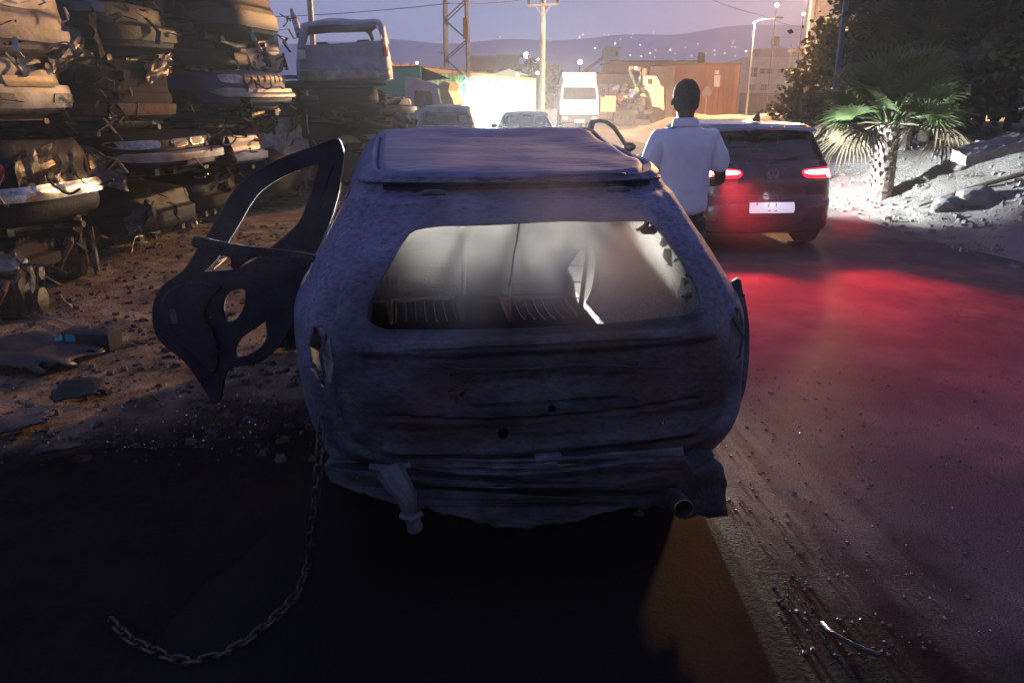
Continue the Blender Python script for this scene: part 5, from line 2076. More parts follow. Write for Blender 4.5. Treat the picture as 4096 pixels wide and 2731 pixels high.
# strut with coil spring
t = thing('suspension_strut', 'rusty coil spring strut leaning up towards the right', 'strut', gnd(560, 935))
q = MB()
P0 = Vector((-.22, 0, .42))
ax = Vector((.40, .02, .26)).normalized()
u_ = ax.orthogonal().normalized()
w_ = ax.cross(u_)
pts = []
for k in range(140):
    a = k / 140 * 2 * math.pi * 5.0
    pts.append(P0 + ax * (.10 + .30 * k / 140) + (u_ * math.cos(a) + w_ * math.sin(a)) * .062)
q.tube(pts, .010, 7)
q.obj('coil_spring', mat('pale_rusty_steel', (0.38, 0.27, 0.19), .55, .4, (0.22, 0.13, 0.08), 20), t, smooth=True)
q = MB()
q.tube([P0 - ax * .28, P0 + ax * .12], .026, 12)
q.tube([P0 + ax * .1, P0 + ax * .46], .012, 10)
q.obj('damper', darkmetal, t, smooth=True)
q = MB()
Mq = Matrix.Translation(P0 + ax * .40) @ ax.to_track_quat('Z', 'Y').to_matrix().to_4x4()
q.lathe([(.02, 0), (.07, 0), (.085, .02), (.078, .04), (.03, .06), (.012, .06)], 24, 0, Mq)
q.obj('top_mount', MATS['pale_rusty_steel'], t, smooth=True)
q = MB()
q.box(-.34, -.14, -.06, .06, 0, .28, ch=.03)
q.obj('hub_carrier', alu, t)

# brake disc on edge
t = thing('brake_disc', 'orange-brown brake disc standing on edge beside the strut', 'brake disc', gnd(578, 935), 60)
q = MB()
Mq = Matrix.Translation((0, 0, .14)) @ Matrix.Rotation(R(90), 4, 'Y')
q.lathe([(.03, .0), (.07, .0), (.075, -.03), (.14, -.03), (.14, -.05), (.06, -.05), (.03, -.03)], 36, 0, Mq, closed=True)
q.obj('disc', MATS['pale_rusty_steel'], t, smooth=True)
for k in range(5):
    a = 2 * math.pi * k / 5
    q = MB()
    q.tube([Vector((.0, .048 * math.cos(a), .14 + .048 * math.sin(a))), Vector((.018, .048 * math.cos(a), .14 + .048 * math.sin(a)))], .008, 8)
    q.obj('wheel_bolt', darkmetal, t)
# splintered plank
p = gnd(348, 900)
t = thing('plank', 'splintered pale wooden plank leaning upright', 'plank', p, 10)
q = MB()
q.add([(-.05, 0, 0), (.05, 0, 0), (.055, 0, .50), (.01, 0, .62), (-.035, 0, .56), (-.05, .03, 0), (.05, .03, 0), (.055, .03, .50), (.01, .03, .62), (-.035, .03, .56)],
      [(0, 1, 2, 3, 4), (9, 8, 7, 6, 5), (0, 5, 6, 1), (1, 6, 7, 2), (2, 7, 8, 3), (3, 8, 9, 4), (4, 9, 5, 0)])
q.obj('board', mat('pale_wood', (0.50, 0.36, 0.16), .8, 0, (0.35, 0.22, 0.1), 10, stretch=(6, 6, 1)), t)
# teal and black plastic battery case
t = thing('battery', 'black and teal plastic battery case lying on its side', 'battery', gnd(370, 1395), -8)
q = MB()
q.box(-.16, .19, -.085, .085, 0, .15, ch=.015)
q.obj('case', blackp, t, smooth=True)
q = MB()
q.box(-.235, -.165, -.08, .08, .005, .10, ch=.02)
q.box(-.12, -.05, -.092, -.086, .08, .125)
q.obj('teal_end', mat('teal_plastic', (0.03, 0.35, 0.42), .3, 0, coat=.5), t, smooth=True)
for x in (-.02, .10):
    q = MB()
    q.tube([(x, .02, .15), (x, .02, .165)], .014, 12)
    q.obj('terminal', alu, t)
# wheel, gearbox, exhaust box, bumper strips, pipes, scraps
t = thing('scrap_wheel', 'bare tyre and rim lying by the dark heap, left of the door frame', 'wheel', gnd(735, 905), 0)
wheel(t, .1, 0, r=.27, w=.18, z=.20)
t = thing('gearbox', 'rounded gearbox casing just behind the bare tyre', 'gearbox', gnd(655, 885), 20)
q = MB()
q.lathe([(.0, .0), (.17, .0), (.19, .03), (.16, .12), (.10, .28), (.07, .42), (.0, .44)], 22, 0, Matrix.Translation((-.2, 0, .19)) @ Matrix.Rotation(R(84), 4, 'Y'))
for k in range(6):
    q.box(-.18 + k * .05, -.17 + k * .05, -.15 + k * .012, .15 - k * .012, .06, .34 - k * .02)
q.obj('casing', darkmetal, t, smooth=True)

SCR = 'small scrap pieces on the dirt'


def tubes(label, pts, r, m, cat='pipe', name='bent_pipe', g=None):
    P = [gnd(a, b_, c) for (a, b_, c) in pts]
    o0 = P[0].copy()
    P = [p_ - o0 for p_ in P]
    P = [Vector(crom([tuple(p_) for p_ in P], u / (6 * len(P)))) for u in range(6 * len(P) + 1)]
    q = MB()
    q.tube(P, r, 8)
    o = q.obj(name, m, smooth=True)
    o.location = o0
    return tag(o, label, cat, g)


tubes('long thin metal pipe lying above the battery case', [(0, 1215, .03), (140, 1262, .03), (230, 1278, .03), (330, 1318, .02), (420, 1308, .02)], .012, galv)
tubes('bent orange-brown metal hook near the engine', [(235, 1255, .01), (268, 1238, .03), (283, 1225, .05), (262, 1210, .08), (240, 1180, .05)], .012, MATS['pale_rusty_steel'], 'hook', 'metal_hook')
tubes('curved white hose end on the dark heap', [(150, 1000, .35), (165, 950, .45), (185, 905, .5), (225, 890, .5), (270, 930, .4), (292, 965, .3)], .012, alu, 'hose', 'hose')
tubes('pale twisted wire seen through the door window', [(855, 1075, .01), (885, 1050, .03), (905, 1030, .02), (870, 1048, .03)], .006, galv, 'wire', 'wire')
tubes('straight pale batten lying on the ground beyond the door frame', [(1060, 795, .03), (1130, 808, .03), (1215, 818, .03)], .022, timber, 'batten', 'batten')
tubes('thin rod leaning among the engines', [(345, 932, .02), (385, 905, .12), (430, 880, .22)], .008, galv, 'rod', 'metal_rod')
tubes('flat metal strip along the edge of the scrap heap', [(480, 938, .02), (560, 940, .02), (640, 930, .02), (760, 925, .02)], .012, MATS['pale_rusty_steel'], 'strip', 'metal_strip')
tubes('dark bent strip on the asphalt at lower right', [(3290, 2490, .01), (3330, 2530, .03), (3420, 2580, .03), (3520, 2620, .015)], .008, blackp, 'strip', 'rubber_strip')
tubes('small rusty angle piece on the ground beside the brake disc', [(555, 985, .01), (560, 970, .05), (590, 968, .02)], .010, MATS['pale_rusty_steel'], 'bracket', 'bracket')


def panel(label, px, py, w_, h_, rz, tilt, m, seed, name='metal_sheet', cat='metal sheet', z=0.02, th_=.012, amp=.05):
    n = 14
    bm_ = bmesh.new()
    vs = [[bm_.verts.new((-w_ / 2 + w_ * i / n, -h_ / 2 + h_ * j_ / n, 0)) for i in range(n + 1)] for j_ in range(n + 1)]
    for j_ in range(n):
        for i in range(n):
            bm_.faces.new((vs[j_][i], vs[j_][i + 1], vs[j_ + 1][i + 1], vs[j_ + 1][i]))
    r_ = random.Random(seed)
    ed = [f for f in bm_.faces if (f.calc_center_median().length > .42 * max(w_, h_) and r_.random() < .6)]
    bmesh.ops.delete(bm_, geom=ed, context='FACES')
    for v in bm_.verts:
        v.co.z += amp * (1 + noise.noise(v.co * 3 + Vector((seed, 0, 0))) * 1.4) + .02 * noise.noise(v.co * 9 + Vector((seed, 2, 0)))
        v.co.x += .03 * noise.noise(v.co * 6)
    o = bm_obj(name, bm_, m, smooth=True)
    md = o.modifiers.new('sheet', 'SOLIDIFY')
    md.thickness = th_
    p_ = gnd(px, py)
    o.location = (p_.x, p_.y, z)
    o.rotation_euler = (R(tilt), 0, R(rz))
    return tag(o, label, cat)


panel('rusty wheel arch panel leaning at the foot of the leftmost stack', 150, 905, .8, .5, 20, 55, brownp, 1, z=.50)
panel('broad brown sheet lying under the leftmost stack', 110, 960, 1.1, .6, 10, 8, mat('brown_board', (0.20, 0.12, 0.08), .7, 0, (0.1, .06, .04), 5), 2, z=.42)
panel('dark sheet lying flat in front of the battery case', 130, 1440, .9, .55, -15, 4, blackp, 3)
panel('pale bent plate standing beside the strut', 500, 925, .22, .34, 40, 75, alu, 4, z=.2)
panel('yellowish flat panel on the dirt behind the tyre', 815, 850, .7, .3, 5, 6, mat('dusty_yellow', (0.36, 0.28, 0.14), .8), 5)
panel('grey rounded plastic piece on the dirt beyond the door frame', 1105, 797, .36, .2, 0, 8, whitep, 6, amp=.09)
panel('dark flap of rubber on the dirt below the door', 330, 1595, .32, .18, 12, 5, rubber, 7)
panel('black oily rag at the left edge of the dirt', 80, 1730, .35, .2, 20, 3, soot, 8)
panel('dark lump of plastic left of the chain shadow', 250, 1860, .22, .16, 40, 6, rubber, 9, amp=.07)

# rubble on the yard and glass crumbs: nobody could count them
def litter(name, n, area, size, m, seed, label, cat='rubble', flat=.6, zf=None, stuff=True):
    r_ = random.Random(seed)
    q = MB()
    for k in range(n):
        x, y = area(r_)
        s = size * (0.35 + r_.random() ** 3 * 1.6)
        z = (zf(x, y) if zf else GH(x, y)) + s * flat * .25
        a = r_.uniform(0, 6.28)
        pts = []
        for (ux, uy, uz) in ((-1, -1, -1), (1, -1, -1), (1, 1, -1), (-1, 1, -1), (-.7, -.7, 1), (.8, -.6, 1), (.6, .7, 1), (-.6, .6, 1)):
            ux, uy, uz = ux * r_.uniform(.5, 1.1), uy * r_.uniform(.4, 1), uz * r_.uniform(.5, 1.1)
            X, Y = ux * math.cos(a) - uy * math.sin(a), ux * math.sin(a) + uy * math.cos(a)
            pts.append((x + X * s, y + Y * s, z + uz * s * flat))
        q.add(pts, [(0, 3, 2, 1), (4, 5, 6, 7), (0, 1, 5, 4), (1, 2, 6, 5), (2, 3, 7, 6), (3, 0, 4, 7)])
    return tag(q.obj(name, m), label, cat, None, 'stuff' if stuff else None)


left_area = lambda r_: (-0.9 - 4.2 * r_.random() ** 1.2, 3.15 + abs(r_.gauss(0, 1)) * .3 + 7.0 * r_.random() ** 1.4)
right_area = lambda r_: (0.9 + 2.6 * r_.random() ** 1.4, 1.9 + 2.6 * r_.random() ** 1.2)
litter('rubble', 2600, left_area, .020, mat('stones', (0.11, 0.078, 0.05), .9, 0, (0.035, 0.026, 0.02), 3), 1, 'stones and bits of scrap on the left dirt')
litter('black_debris', 700, left_area, .026, soot, 2, 'black scraps on the left dirt', flat=.35)
crumb = mat('glass_crumbs', (0.9, 0.9, 0.85), 0.05, 0.9, coat=1.0)
litter('glass_crumbs', 2200, lambda r_: (-1.3 - 2.6 * r_.random() ** 1.1, 3.35 + 3.6 * r_.random() ** 1.5), .0036, crumb, 3, 'glittering glass crumbs on the left dirt', flat=.8)
litter('gravel', 1500, right_area, .0055, mat('gravel_stone', (0.22, 0.16, 0.12), .8, 0, (0.1, .07, .05), 3), 4, 'fine gravel on the asphalt at lower right', zf=lambda x, y: .006)
litter('glass_grit', 1100, right_area, .0028, crumb, 5, 'glittering grit on the asphalt at lower right', zf=lambda x, y: .006, flat=.9)
litter('bank_stones', 2600, lambda r_: (5.2 + 5.5 * r_.random(), 5 + 12 * r_.random()), .035, mat('pale_stone', (0.32, 0.29, 0.26), .9, 0, (0.16, .14, .12), 3), 6, 'loose stones on the right bank', flat=.7)

# ================================================================== BACKGROUND YARD
def part(root, name, m, fn, smooth=False):
    q = MB()
    fn(q)
    return q.obj(name, m, root, smooth=smooth)


def frame(root_loc, heading_deg):
    return R(heading_deg)


# --- green shipping container, weathered, lit by the headlights of the grey hatchback
cL, cW, cH = 12.1, 2.44, 2.65
t = thing('shipping_container', 'weathered green shipping container glaring white in headlights, rust streaks along its top', 'container', (-.83, 28.9, 0), 72)
q = MB()
n = 132
vs = []
for i in range(n + 1):
    x = -cL / 2 + .12 + (cL - .24) * i / n
    d = .0 if (i % 4) in (0, 1) else .035
    vs += [(x, d, .18), (x, d, cH - .12)]
q.add(vs, [(i * 2, i * 2 + 2, i * 2 + 3, i * 2 + 1) for i in range(n)])
q.obj('corrugated_side', greensheet, t)
part(t, 'shell', greensheet, lambda q: q.box(-cL / 2 + .02, cL / 2 - .02, .06, cW, .12, cH - .02))
part(t, 'roof', rust, lambda q: q.box(-cL / 2, cL / 2, -.02, cW + .02, cH - .015, cH + .02))
for x in (-cL / 2, cL / 2 - .12):
    part(t, 'corner_post', greensheet, lambda q: q.box(x, x + .12, -.02, .10, 0, cH - .02))
part(t, 'top_rail', mat('rusty_green', (0.34, 0.30, 0.12), .8, 0, (0.25, .13, .05), 6), lambda q: q.box(-cL / 2 + .12, cL / 2 - .12, -.012, .05, cH - .13, cH - .02))
part(t, 'bottom_rail', greensheet, lambda q: q.box(-cL / 2 + .12, cL / 2 - .12, -.012, .05, .02, .18))
part(t, 'door_bar', galv, lambda q: [q.bar((x, -.03, .3), (x, -.03, cH - .3), .03) for x in (cL / 2 - .35,)])

# --- timber fence behind it, left
t = thing('board_fence', 'tall orange-lit fence of rough vertical boards behind the truck cab', 'fence', (0, 0, 0))
A, B = at(1545, 250, 27), at(1760, 278, 31)
r_ = random.Random(11)
nB = 34
q = MB()
for i in range(nB):
    f = i / nB
    c = A.lerp(B, f)
    d = (B - A).normalized()
    w_ = (B - A).length / nB * .96
    h_ = c.z + r_.uniform(-.05, .07)
    o_ = r_.uniform(-.02, .02)
    q.add([(c.x, c.y + o_, 0), (c.x + d.x * w_, c.y + d.y * w_ + o_, 0), (c.x + d.x * w_, c.y + d.y * w_ + o_, h_), (c.x, c.y + o_, h_ + r_.uniform(-.02, .02)),
           (c.x, c.y + o_ + .03, 0), (c.x + d.x * w_, c.y + d.y * w_ + o_ + .03, 0), (c.x + d.x * w_, c.y + d.y * w_ + o_ + .03, h_), (c.x, c.y + o_ + .03, h_)],
          [(0, 1, 2, 3), (5, 4, 7, 6), (3, 2, 6, 7), (1, 5, 6, 2), (4, 0, 3, 7)])
q.obj('boards', fencem, t)
for f in (.05, .5, .95):
    c = A.lerp(B, f)
    part(t, 'post', timber, lambda q: q.box(c.x - .05, c.x + .05, c.y + .06, c.y + .16, 0, c.z - .1))

# --- lopsided white truck cab, left
t = thing('truck_cab', 'damaged white truck cab with a brown side window and crumpled front tinted cream for yellow light', 'truck cab', (-2.7, 21.3, 0), 0)
def tc_pts(pp, D=21.3):
    out = []
    for (x, y) in pp:
        a = at(x, y, D)
        out.append((a.x + 2.7, a.z))
    return out
side_o = tc_pts([(1622, 306), (1700, 325), (1745, 338), (1752, 372), (1765, 425), (1800, 500), (1800, 600), (1640, 600), (1622, 500)])
win_o = tc_pts([(1657, 362), (1725, 366), (1738, 430), (1738, 438), (1657, 428), (1655, 400)])
MX = Matrix(((1, 0, 0, 0), (0, 0, 1, 0), (0, 1, 0, 0), (0, 0, 0, 1)))
me = poly_mesh('cab_side', [side_o, win_o], .06, MX, .01)
me.flip_normals()
link('cab_side', me, mat('lilac_white_cab', (0.55, 0.50, 0.55), .5, 0, (0.40, .35, .40), 2), t)
me = poly_mesh('side_window', [win_o], .02, Matrix.Translation((0, .02, 0)) @ MX)
me.flip_normals()
link('side_window', me, mat('brown_glass', (0.12, 0.09, 0.06), .3), t)
zb_ = side_o[5][1]
bmx = bmesh.new()
fr = tc_pts([(1752, 340), (1775, 325), (1798, 335), (1792, 365), (1808, 395), (1815, 420), (1790, 445), (1765, 425)])
vA = [bmx.verts.new((x + .01, .0, z)) for (x, z) in fr]
vB = [bmx.verts.new((x + .15, 1.9, z + .03)) for (x, z) in fr]
bmx.faces.new(list(reversed(vA)))
bmx.faces.new(vB)
for i in range(len(fr)):
    j_ = (i + 1) % len(fr)
    bmx.faces.new((vA[i], vA[j_], vB[j_], vB[i]))
bmesh.ops.recalc_face_normals(bmx, faces=bmx.faces)
bm_obj('crumpled_front', bmx, creamp, t)  # cream here puts the yellow light on the white cab's front into paint
part(t, 'cab_roof', whitep, lambda q: q.add([(side_o[0][0], .05, side_o[0][1] - .02), (side_o[2][0], .05, side_o[2][1] - .02), (side_o[2][0] + .1, 2.0, side_o[2][1]), (side_o[0][0] + .1, 2.0, side_o[0][1]),
                                             (side_o[0][0], .05, side_o[0][1] - .1), (side_o[2][0], .05, side_o[2][1] - .1), (side_o[2][0] + .1, 2.0, side_o[2][1] - .1), (side_o[0][0] + .1, 2.0, side_o[0][1] - .1)],
                                            [(0, 1, 2, 3), (4, 7, 6, 5), (0, 4, 5, 1), (1, 5, 6, 2), (2, 6, 7, 3), (3, 7, 4, 0)]))
part(t, 'rear_wall', whitep, lambda q: q.box(side_o[0][0] + .02, side_o[0][0] + .08, .06, 2.0, 0.3, side_o[0][1] - .12))
part(t, 'wind_deflector', darkp, lambda q: q.add([(side_o[0][0] + .42, .1, side_o[1][1] + .02), (side_o[0][0] + .42, .1, side_o[1][1] + .36), (side_o[0][0] + 1.15, .1, side_o[1][1] + .08), (side_o[0][0] + .42, .9, side_o[1][1] + .02), (side_o[0][0] + .42, .9, side_o[1][1] + .36), (side_o[0][0] + 1.15, .9, side_o[1][1] + .08)],
                                                 [(0, 2, 1), (3, 4, 5), (0, 1, 4, 3), (1, 2, 5, 4), (2, 0, 3, 5)]))
for yy in (.25, 1.6):
    q = MB()
    Mw = Matrix.Translation((side_o[0][0] + .9, yy, .45)) @ Matrix.Rotation(R(90), 4, 'X')
    q.lathe([(.1, -.12), (.42, -.13), (.45, -.08), (.45, .08), (.42, .13), (.1, .12)], 24, 0, Mw, closed=True)
    q.obj('wheel', rubber, t, smooth=True)


# --- white truck facing the viewer
def flat_truck():
    t = thing('truck', 'white truck facing the viewer with a box roof deflector above its windscreen', 'truck', (4.05, 46.5, 0), 8)
    Wt = 1.17
    def cab(q):
        pr = [(-Wt, .95), (-Wt, 1.75), (-Wt + .10, 2.55), (-Wt + .14, 2.66)]
        n_ = len(pr)
        vs = []
        for (yy, k) in ((0, 1.0), (2.1, 1.0)):
            for (x, z) in pr:
                vs.append((x, yy + (.16 if (z > 1.8 and yy == 0) else 0), z))
            for (x, z) in reversed(pr):
                vs.append((-x, yy + (.16 if (z > 1.8 and yy == 0) else 0), z))
        m_ = 2 * n_
        fs = [tuple(reversed([m_ + i for i in range(m_)]))]
        for i in range(m_):
            j_ = (i + 1) % m_
            fs.append((i, j_, m_ + j_, m_ + i))
        # front faces in bands
        for i in range(n_ - 1):
            fs.append((i + 1, i, m_ - 1 - i, m_ - 2 - i))
        q.add(vs, fs)
    part(t, 'cab', whitep, cab)
    part(t, 'windscreen', glassd, lambda q: q.add([(-1.03, -.012, 1.80), (1.03, -.012, 1.80), (.98, .13, 2.5), (-.98, .13, 2.5), (-1.03, .03, 1.80), (1.03, .03, 1.80), (.98, .17, 2.5), (-.98, .17, 2.5)], [(0, 1, 2, 3), (5, 4, 7, 6), (0, 4, 5, 1), (3, 2, 6, 7)]))
    part(t, 'grille', mat('grey_grille', (0.12, .12, .14), .5), lambda q: [q.box(-.95, .95, -.03, .0, 1.12 + k * .085, 1.16 + k * .085) for k in range(5)])
    part(t, 'bumper', darkmetal, lambda q: q.box(-1.15, 1.15, -.12, .10, .48, .92, ch=.04))
    for sx in (-1, 1):
        part(t, 'headlight', clearlens, lambda q: q.box(sx * .9 - .18, sx * .9 + .18, -.15, -.10, .62, .84, ch=.02))
    part(t, 'number_plate', mat('bright_plate', (.8, .8, .8), .4), lambda q: q.box(-.30, .30, -.145, -.13, .50, .66))
    part(t, 'emblem', chrome, lambda q: (q.tube([(.15 * math.cos(a * math.pi / 10), -.045, 1.32 + .15 * math.sin(a * math.pi / 10)) for a in range(21)], .013, 6, cap=False),
                                         [q.bar((0, -.045, 1.32), (.15 * math.cos(R(90 + 120 * k)), -.045, 1.32 + .15 * math.sin(R(90 + 120 * k))), .02) for k in range(3)]))
    part(t, 'roof_deflector', whitep, lambda q: q.add([(-.98, .02, 2.68), (.98, .02, 2.68), (1.02, .35, 3.32), (-1.02, .35, 3.32), (-.98, 1.6, 2.68), (.98, 1.6, 2.68), (.85, 1.5, 3.30), (-.85, 1.5, 3.30)],
                                                      [(0, 1, 2, 3), (1, 5, 6, 2), (5, 4, 7, 6), (4, 0, 3, 7), (3, 2, 6, 7), (0, 4, 5, 1)]))
    for sx in (-1, 1):
        part(t, 'side_mirror', darkp, lambda q: (q.bar((sx * 1.15, .1, 2.45), (sx * 1.42, -.02, 2.45), .03), q.box(sx * 1.42 - .09, sx * 1.42 + .09, -.06, .0, 1.95, 2.4, ch=.02)))
        part(t, 'door', whitep, lambda q: q.box(sx * 1.172 - .004, sx * 1.172 + .004, .35, 1.5, 1.0, 2.4))
        part(t, 'wheel', rubber, lambda q: q.lathe([(.1, -.14), (.47, -.15), (.50, -.10), (.50, .10), (.47, .15), (.1, .14)], 24, 0, Matrix.Translation((sx * .98, 1.0, .50)) @ Matrix.Rotation(R(90), 4, 'Y'), closed=True), True)
        part(t, 'wheel', rubber, lambda q: q.lathe([(.1, -.14), (.47, -.15), (.50, -.10), (.50, .10), (.47, .15), (.1, .14)], 24, 0, Matrix.Translation((sx * .98, 4.4, .50)) @ Matrix.Rotation(R(90), 4, 'Y'), closed=True), True)
    part(t, 'chassis', darkmetal, lambda q: (q.box(-.45, -.33, .3, 5.6, .7, .9), q.box(.33, .45, .3, 5.6, .7, .9), q.box(-.33, .33, 5.4, 5.55, .7, .9), q.box(-.33, .33, 1.0, 1.15, .7, .9)))
    return t


flat_truck()


# --- cream truck with crane and a load of scrap, seen from its rear left, facing right
def crane_truck():
    c = at(2560, 495, 58)
    t = thing('truck', 'cream crane truck heaped with dark scrap, parked facing right', 'truck', (c.x, 58, 0), 0)
    D = 58
    def L(pp, dy=0):
        return [((at(x, y, D).x - c.x), at(x, y, D).z) for (x, y) in pp]
    cabo = L([(2575, 308), (2590, 306), (2625, 308), (2636, 330), (2640, 345), (2652, 350), (2652, 385), (2655, 430), (2655, 440), (2640, 430), (2612, 425), (2605, 395), (2598, 370), (2580, 352), (2588, 342), (2575, 340)])
    cabw = L([(2588, 315), (2612, 315), (2612, 340), (2590, 340)])
    me = poly_mesh('cab', [cabo, cabw], 2.2, Matrix.Translation((0, 1.1, 0)) @ MX, .03)
    me.flip_normals()
    link('cab', me, creamp, t)
    me = poly_mesh('cab_window', [cabw], 2.1, Matrix.Translation((0, 1.12, 0)) @ MX)
    me.flip_normals()
    link('cab_window', me, glassd, t)
    wz = 0.5
    for px in (2480, 2515, 2628):
        x = L([(px, 480)])[0][0]
        part(t, 'wheel', rubber, lambda q: q.lathe([(.1, -.14), (.50, -.15), (.54, -.10), (.54, .10), (.50, .15), (.1, .14)], 24, 0, Matrix.Translation((x, .2, .54)) @ Matrix.Rotation(R(90), 4, 'X'), closed=True), True)
    part(t, 'chassis', darkmetal, lambda q: q.box(L([(2465, 470)])[0][0], L([(2650, 470)])[0][0], .3, 1.9, .75, 1.1, ch=.04))
    part(t, 'side_board', mat('pinkish_board', (.45, .30, .22), .8), lambda q: q.box(L([(2400, 470)])[0][0], L([(2462, 470)])[0][0], .1, 2.3, .95, 2.1, ch=.03))
    part(t, 'crane_column', darkmetal, lambda q: (q.box(L([(2562, 470)])[0][0], L([(2585, 470)])[0][0], .6, 1.4, 1.1, 4.1, ch=.06), q.bar((L([(2570, 300)])[0][0], 1, 4.0), (L([(2520, 330)])[0][0], 1, 4.1), .22, .3), q.bar((L([(2520, 330)])[0][0], 1, 4.1), (L([(2555, 420)])[0][0], .8, 2.4), .16, .2)))
    part(t, 'crane_lamp', glow('warm_lamp', (1, .8, .4), 2.5), lambda q: q.box(L([(2540, 300)])[0][0], L([(2552, 300)])[0][0], .55, .6, 4.0, 4.15))
    r_ = random.Random(5)
    cols = [soot, darkmetal, brownp, creamp, mat('dull_green', (.20, .28, .08), .7), mat('dull_blue', (.08, .12, .28), .6), rust]
    x0, x1 = L([(2470, 0)])[0][0], L([(2605, 0)])[0][0]
    for k in range(34):
        x = r_.uniform(x0, x1)
        z = 1.2 + r_.random() ** 1.3 * (2.0 if x > (x0 + x1) / 2 else 1.5)
        q = MB()
        s = r_.uniform(.15, .45)
        Mr = Matrix.Translation((x, r_.uniform(.2, 2), z)) @ Matrix.Rotation(r_.uniform(0, 3), 4, 'X') @ Matrix.Rotation(r_.uniform(0, 3), 4, 'Z')
        q.box(-s, s, -s * .5, s * .5, -s * .25, s * .25, M=Mr, ch=.05)
        q.obj('scrap_piece', r_.choice(cols if z > 1.8 else cols[:3]), t)
    return t


crane_truck()


def building(name, label, cat, x0, x1, y0, y1, z1, m, roofm=None, rz=0, z0=0.0):
    cx = (x0 + x1) / 2
    t = thing(name, label, cat, (cx, y0, 0), rz)
    w_ = (x1 - x0) / 2
    part(t, 'wall', m, lambda q: q.box(-w_, w_, 0, y1 - y0, z0, z1))
    part(t, 'roof', roofm or concrete, lambda q: q.box(-w_ - .12, w_ + .12, -.15, y1 - y0 + .1, z1 + .003, z1 + .18))
    return t


def X_(px, D):
    return at(px, 400, D).x


# warehouse with a long dark roof
t = building('warehouse', 'long low brown warehouse with sagging roof sheets behind the trucks', 'warehouse', X_(2225, 78), X_(2650, 78), 78, 90, 4.3, brownsheet, darkp)
part(t, 'upper_wall', redsheet, lambda q: q.box(.5, 9, 3, 11, 4.5, 5.6))
part(t, 'upper_roof', darkp, lambda q: q.box(.2, 9.3, 2.6, 11.2, 5.6, 5.72))
part(t, 'roller_door', mat('pale_door', (.34, .26, .22), .8), lambda q: [q.box(-1.2 + k * 2.6, .6 + k * 2.6, -.06, -.01, 0, 3.4) for k in (0,)])
for k in range(5):
    part(t, 'wall_rib', brownsheet, lambda q: q.box(-7 + k * 3.4, -6.85 + k * 3.4, -.08, -.01, 0, 4.2))
part(t, 'notice', mat('pale_notice', (.6, .6, .62), .6), lambda q: q.box(3.2, 4.3, -.03, -.01 + .0, 2.9, 4.1))
# rust red sheet-clad building
t = building('sheet_shed', 'rust red sheet-clad shed with two pale posters, right of the crane truck', 'shed', X_(2640, 74), X_(2945, 74), 74, 84, 5.0, redsheet, rust, rz=-3)
part(t, 'side_bay', brownsheet, lambda q: q.box(-4.6, -2.4, -.3, 1.5, 0, 4.85))
for k in range(14):
    part(t, 'sheet_rib', redsheet, lambda q: q.box(-2.2 + k * .45, -2.12 + k * .45, -.05, .0, 0, 4.9))
for (px, py, w_, h_) in ((2866, 325, .55, 1.0), (2866, 290, .4, .35)):
    z = at(px, py, 74).z
    x = at(px, py, 74).x - (X_(2640, 74) + X_(2945, 74)) / 2
    part(t, 'poster', mat('faded_poster', (.62, .55, .50), .7, 0, (.35, .30, .28), 6), lambda q: q.box(x - w_ / 2, x + w_ / 2, -.10, -.06, z - h_ / 2, z + h_ / 2))
part(t, 'doorway', blackp, lambda q: q.box(-4.2, -3.1, -.34, -.30, 0, 2.3))
part(t, 'water_barrel', darkp, lambda q: q.lathe([(0, 5.2), (.35, 5.2), (.38, 5.7), (.3, 6.05), (0, 6.1)], 16))
# concrete tower with conveyor
t = thing('concrete_tower', 'small pale concrete tower above the warehouse roof with a sloping conveyor', 'tower', (X_(2440, 120), 120, 0))
part(t, 'shaft', concrete, lambda q: q.box(-1.2, 1.2, 0, 2.4, 0, 9.3))
part(t, 'cap', concrete, lambda q: q.box(-1.05, 1.25, -.1, 2.5, 9.3, 9.6))
part(t, 'opening', blackp, lambda q: q.box(.6, .95, -.03, .0, 8.3, 8.9))
part(t, 'conveyor', darkmetal, lambda q: q.bar((-1.2, 1.2, 8.2), (-5.2, 1.2, 5.2), .5, .5))

# white flat-roofed building
D = 112
x0, x1 = X_(2952, D), X_(3260, D)
t = thing('flat_building', 'white flat-roofed building with two window rows and a set-back roof storey', 'building', ((x0 + x1) / 2, D, 0))
w_ = (x1 - x0) / 2
ztop = at(3000, 237, D).z
zmid = at(3000, 372, D).z
part(t, 'upper_wall', render_white, lambda q: q.box(-w_, w_, -.12, 9, zmid, ztop))
part(t, 'ground_floor', brownsheet, lambda q: q.box(-w_ + .1, w_, 0, 9, 0, zmid - .003))
part(t, 'parapet', render_white, lambda q: (q.box(-w_ - .05, w_ + .05, -.2, -.02, ztop + .003, ztop + .25)))
zp = at(3000, 190, D).z
part(t, 'roof_storey', mat('mauve_render', (.36, .28, .28), .9), lambda q: q.box(X_(3040, D) - (x0 + x1) / 2, w_ - 1, 2, 8, ztop + .003, zp))
for (px, py, w2, h2) in ((3012, 290, 1.1, 1.25), (3062, 286, 1.7, .7), (3118, 285, .6, .5), (3004, 350, 1.2, .7), (3057, 350, 1.2, .75), (3120, 348, 1.1, .5)):
    p_ = at(px, py, D)
    x = p_.x - (x0 + x1) / 2
    f = part(t, 'window', mat('dark_pane', (.10, .07, .07), .3), lambda q: q.box(x - w2 / 2, x + w2 / 2, -.15, -.123, p_.z - h2 / 2, p_.z + h2 / 2))  # plain dark brown panes
    g_ = part(f, 'frame', render_white, lambda q: (q.bar((x, -.17, p_.z - h2 / 2), (x, -.17, p_.z + h2 / 2), .06), q.bar((x - w2 / 2, -.17, p_.z), (x + w2 / 2, -.17, p_.z), .05)))
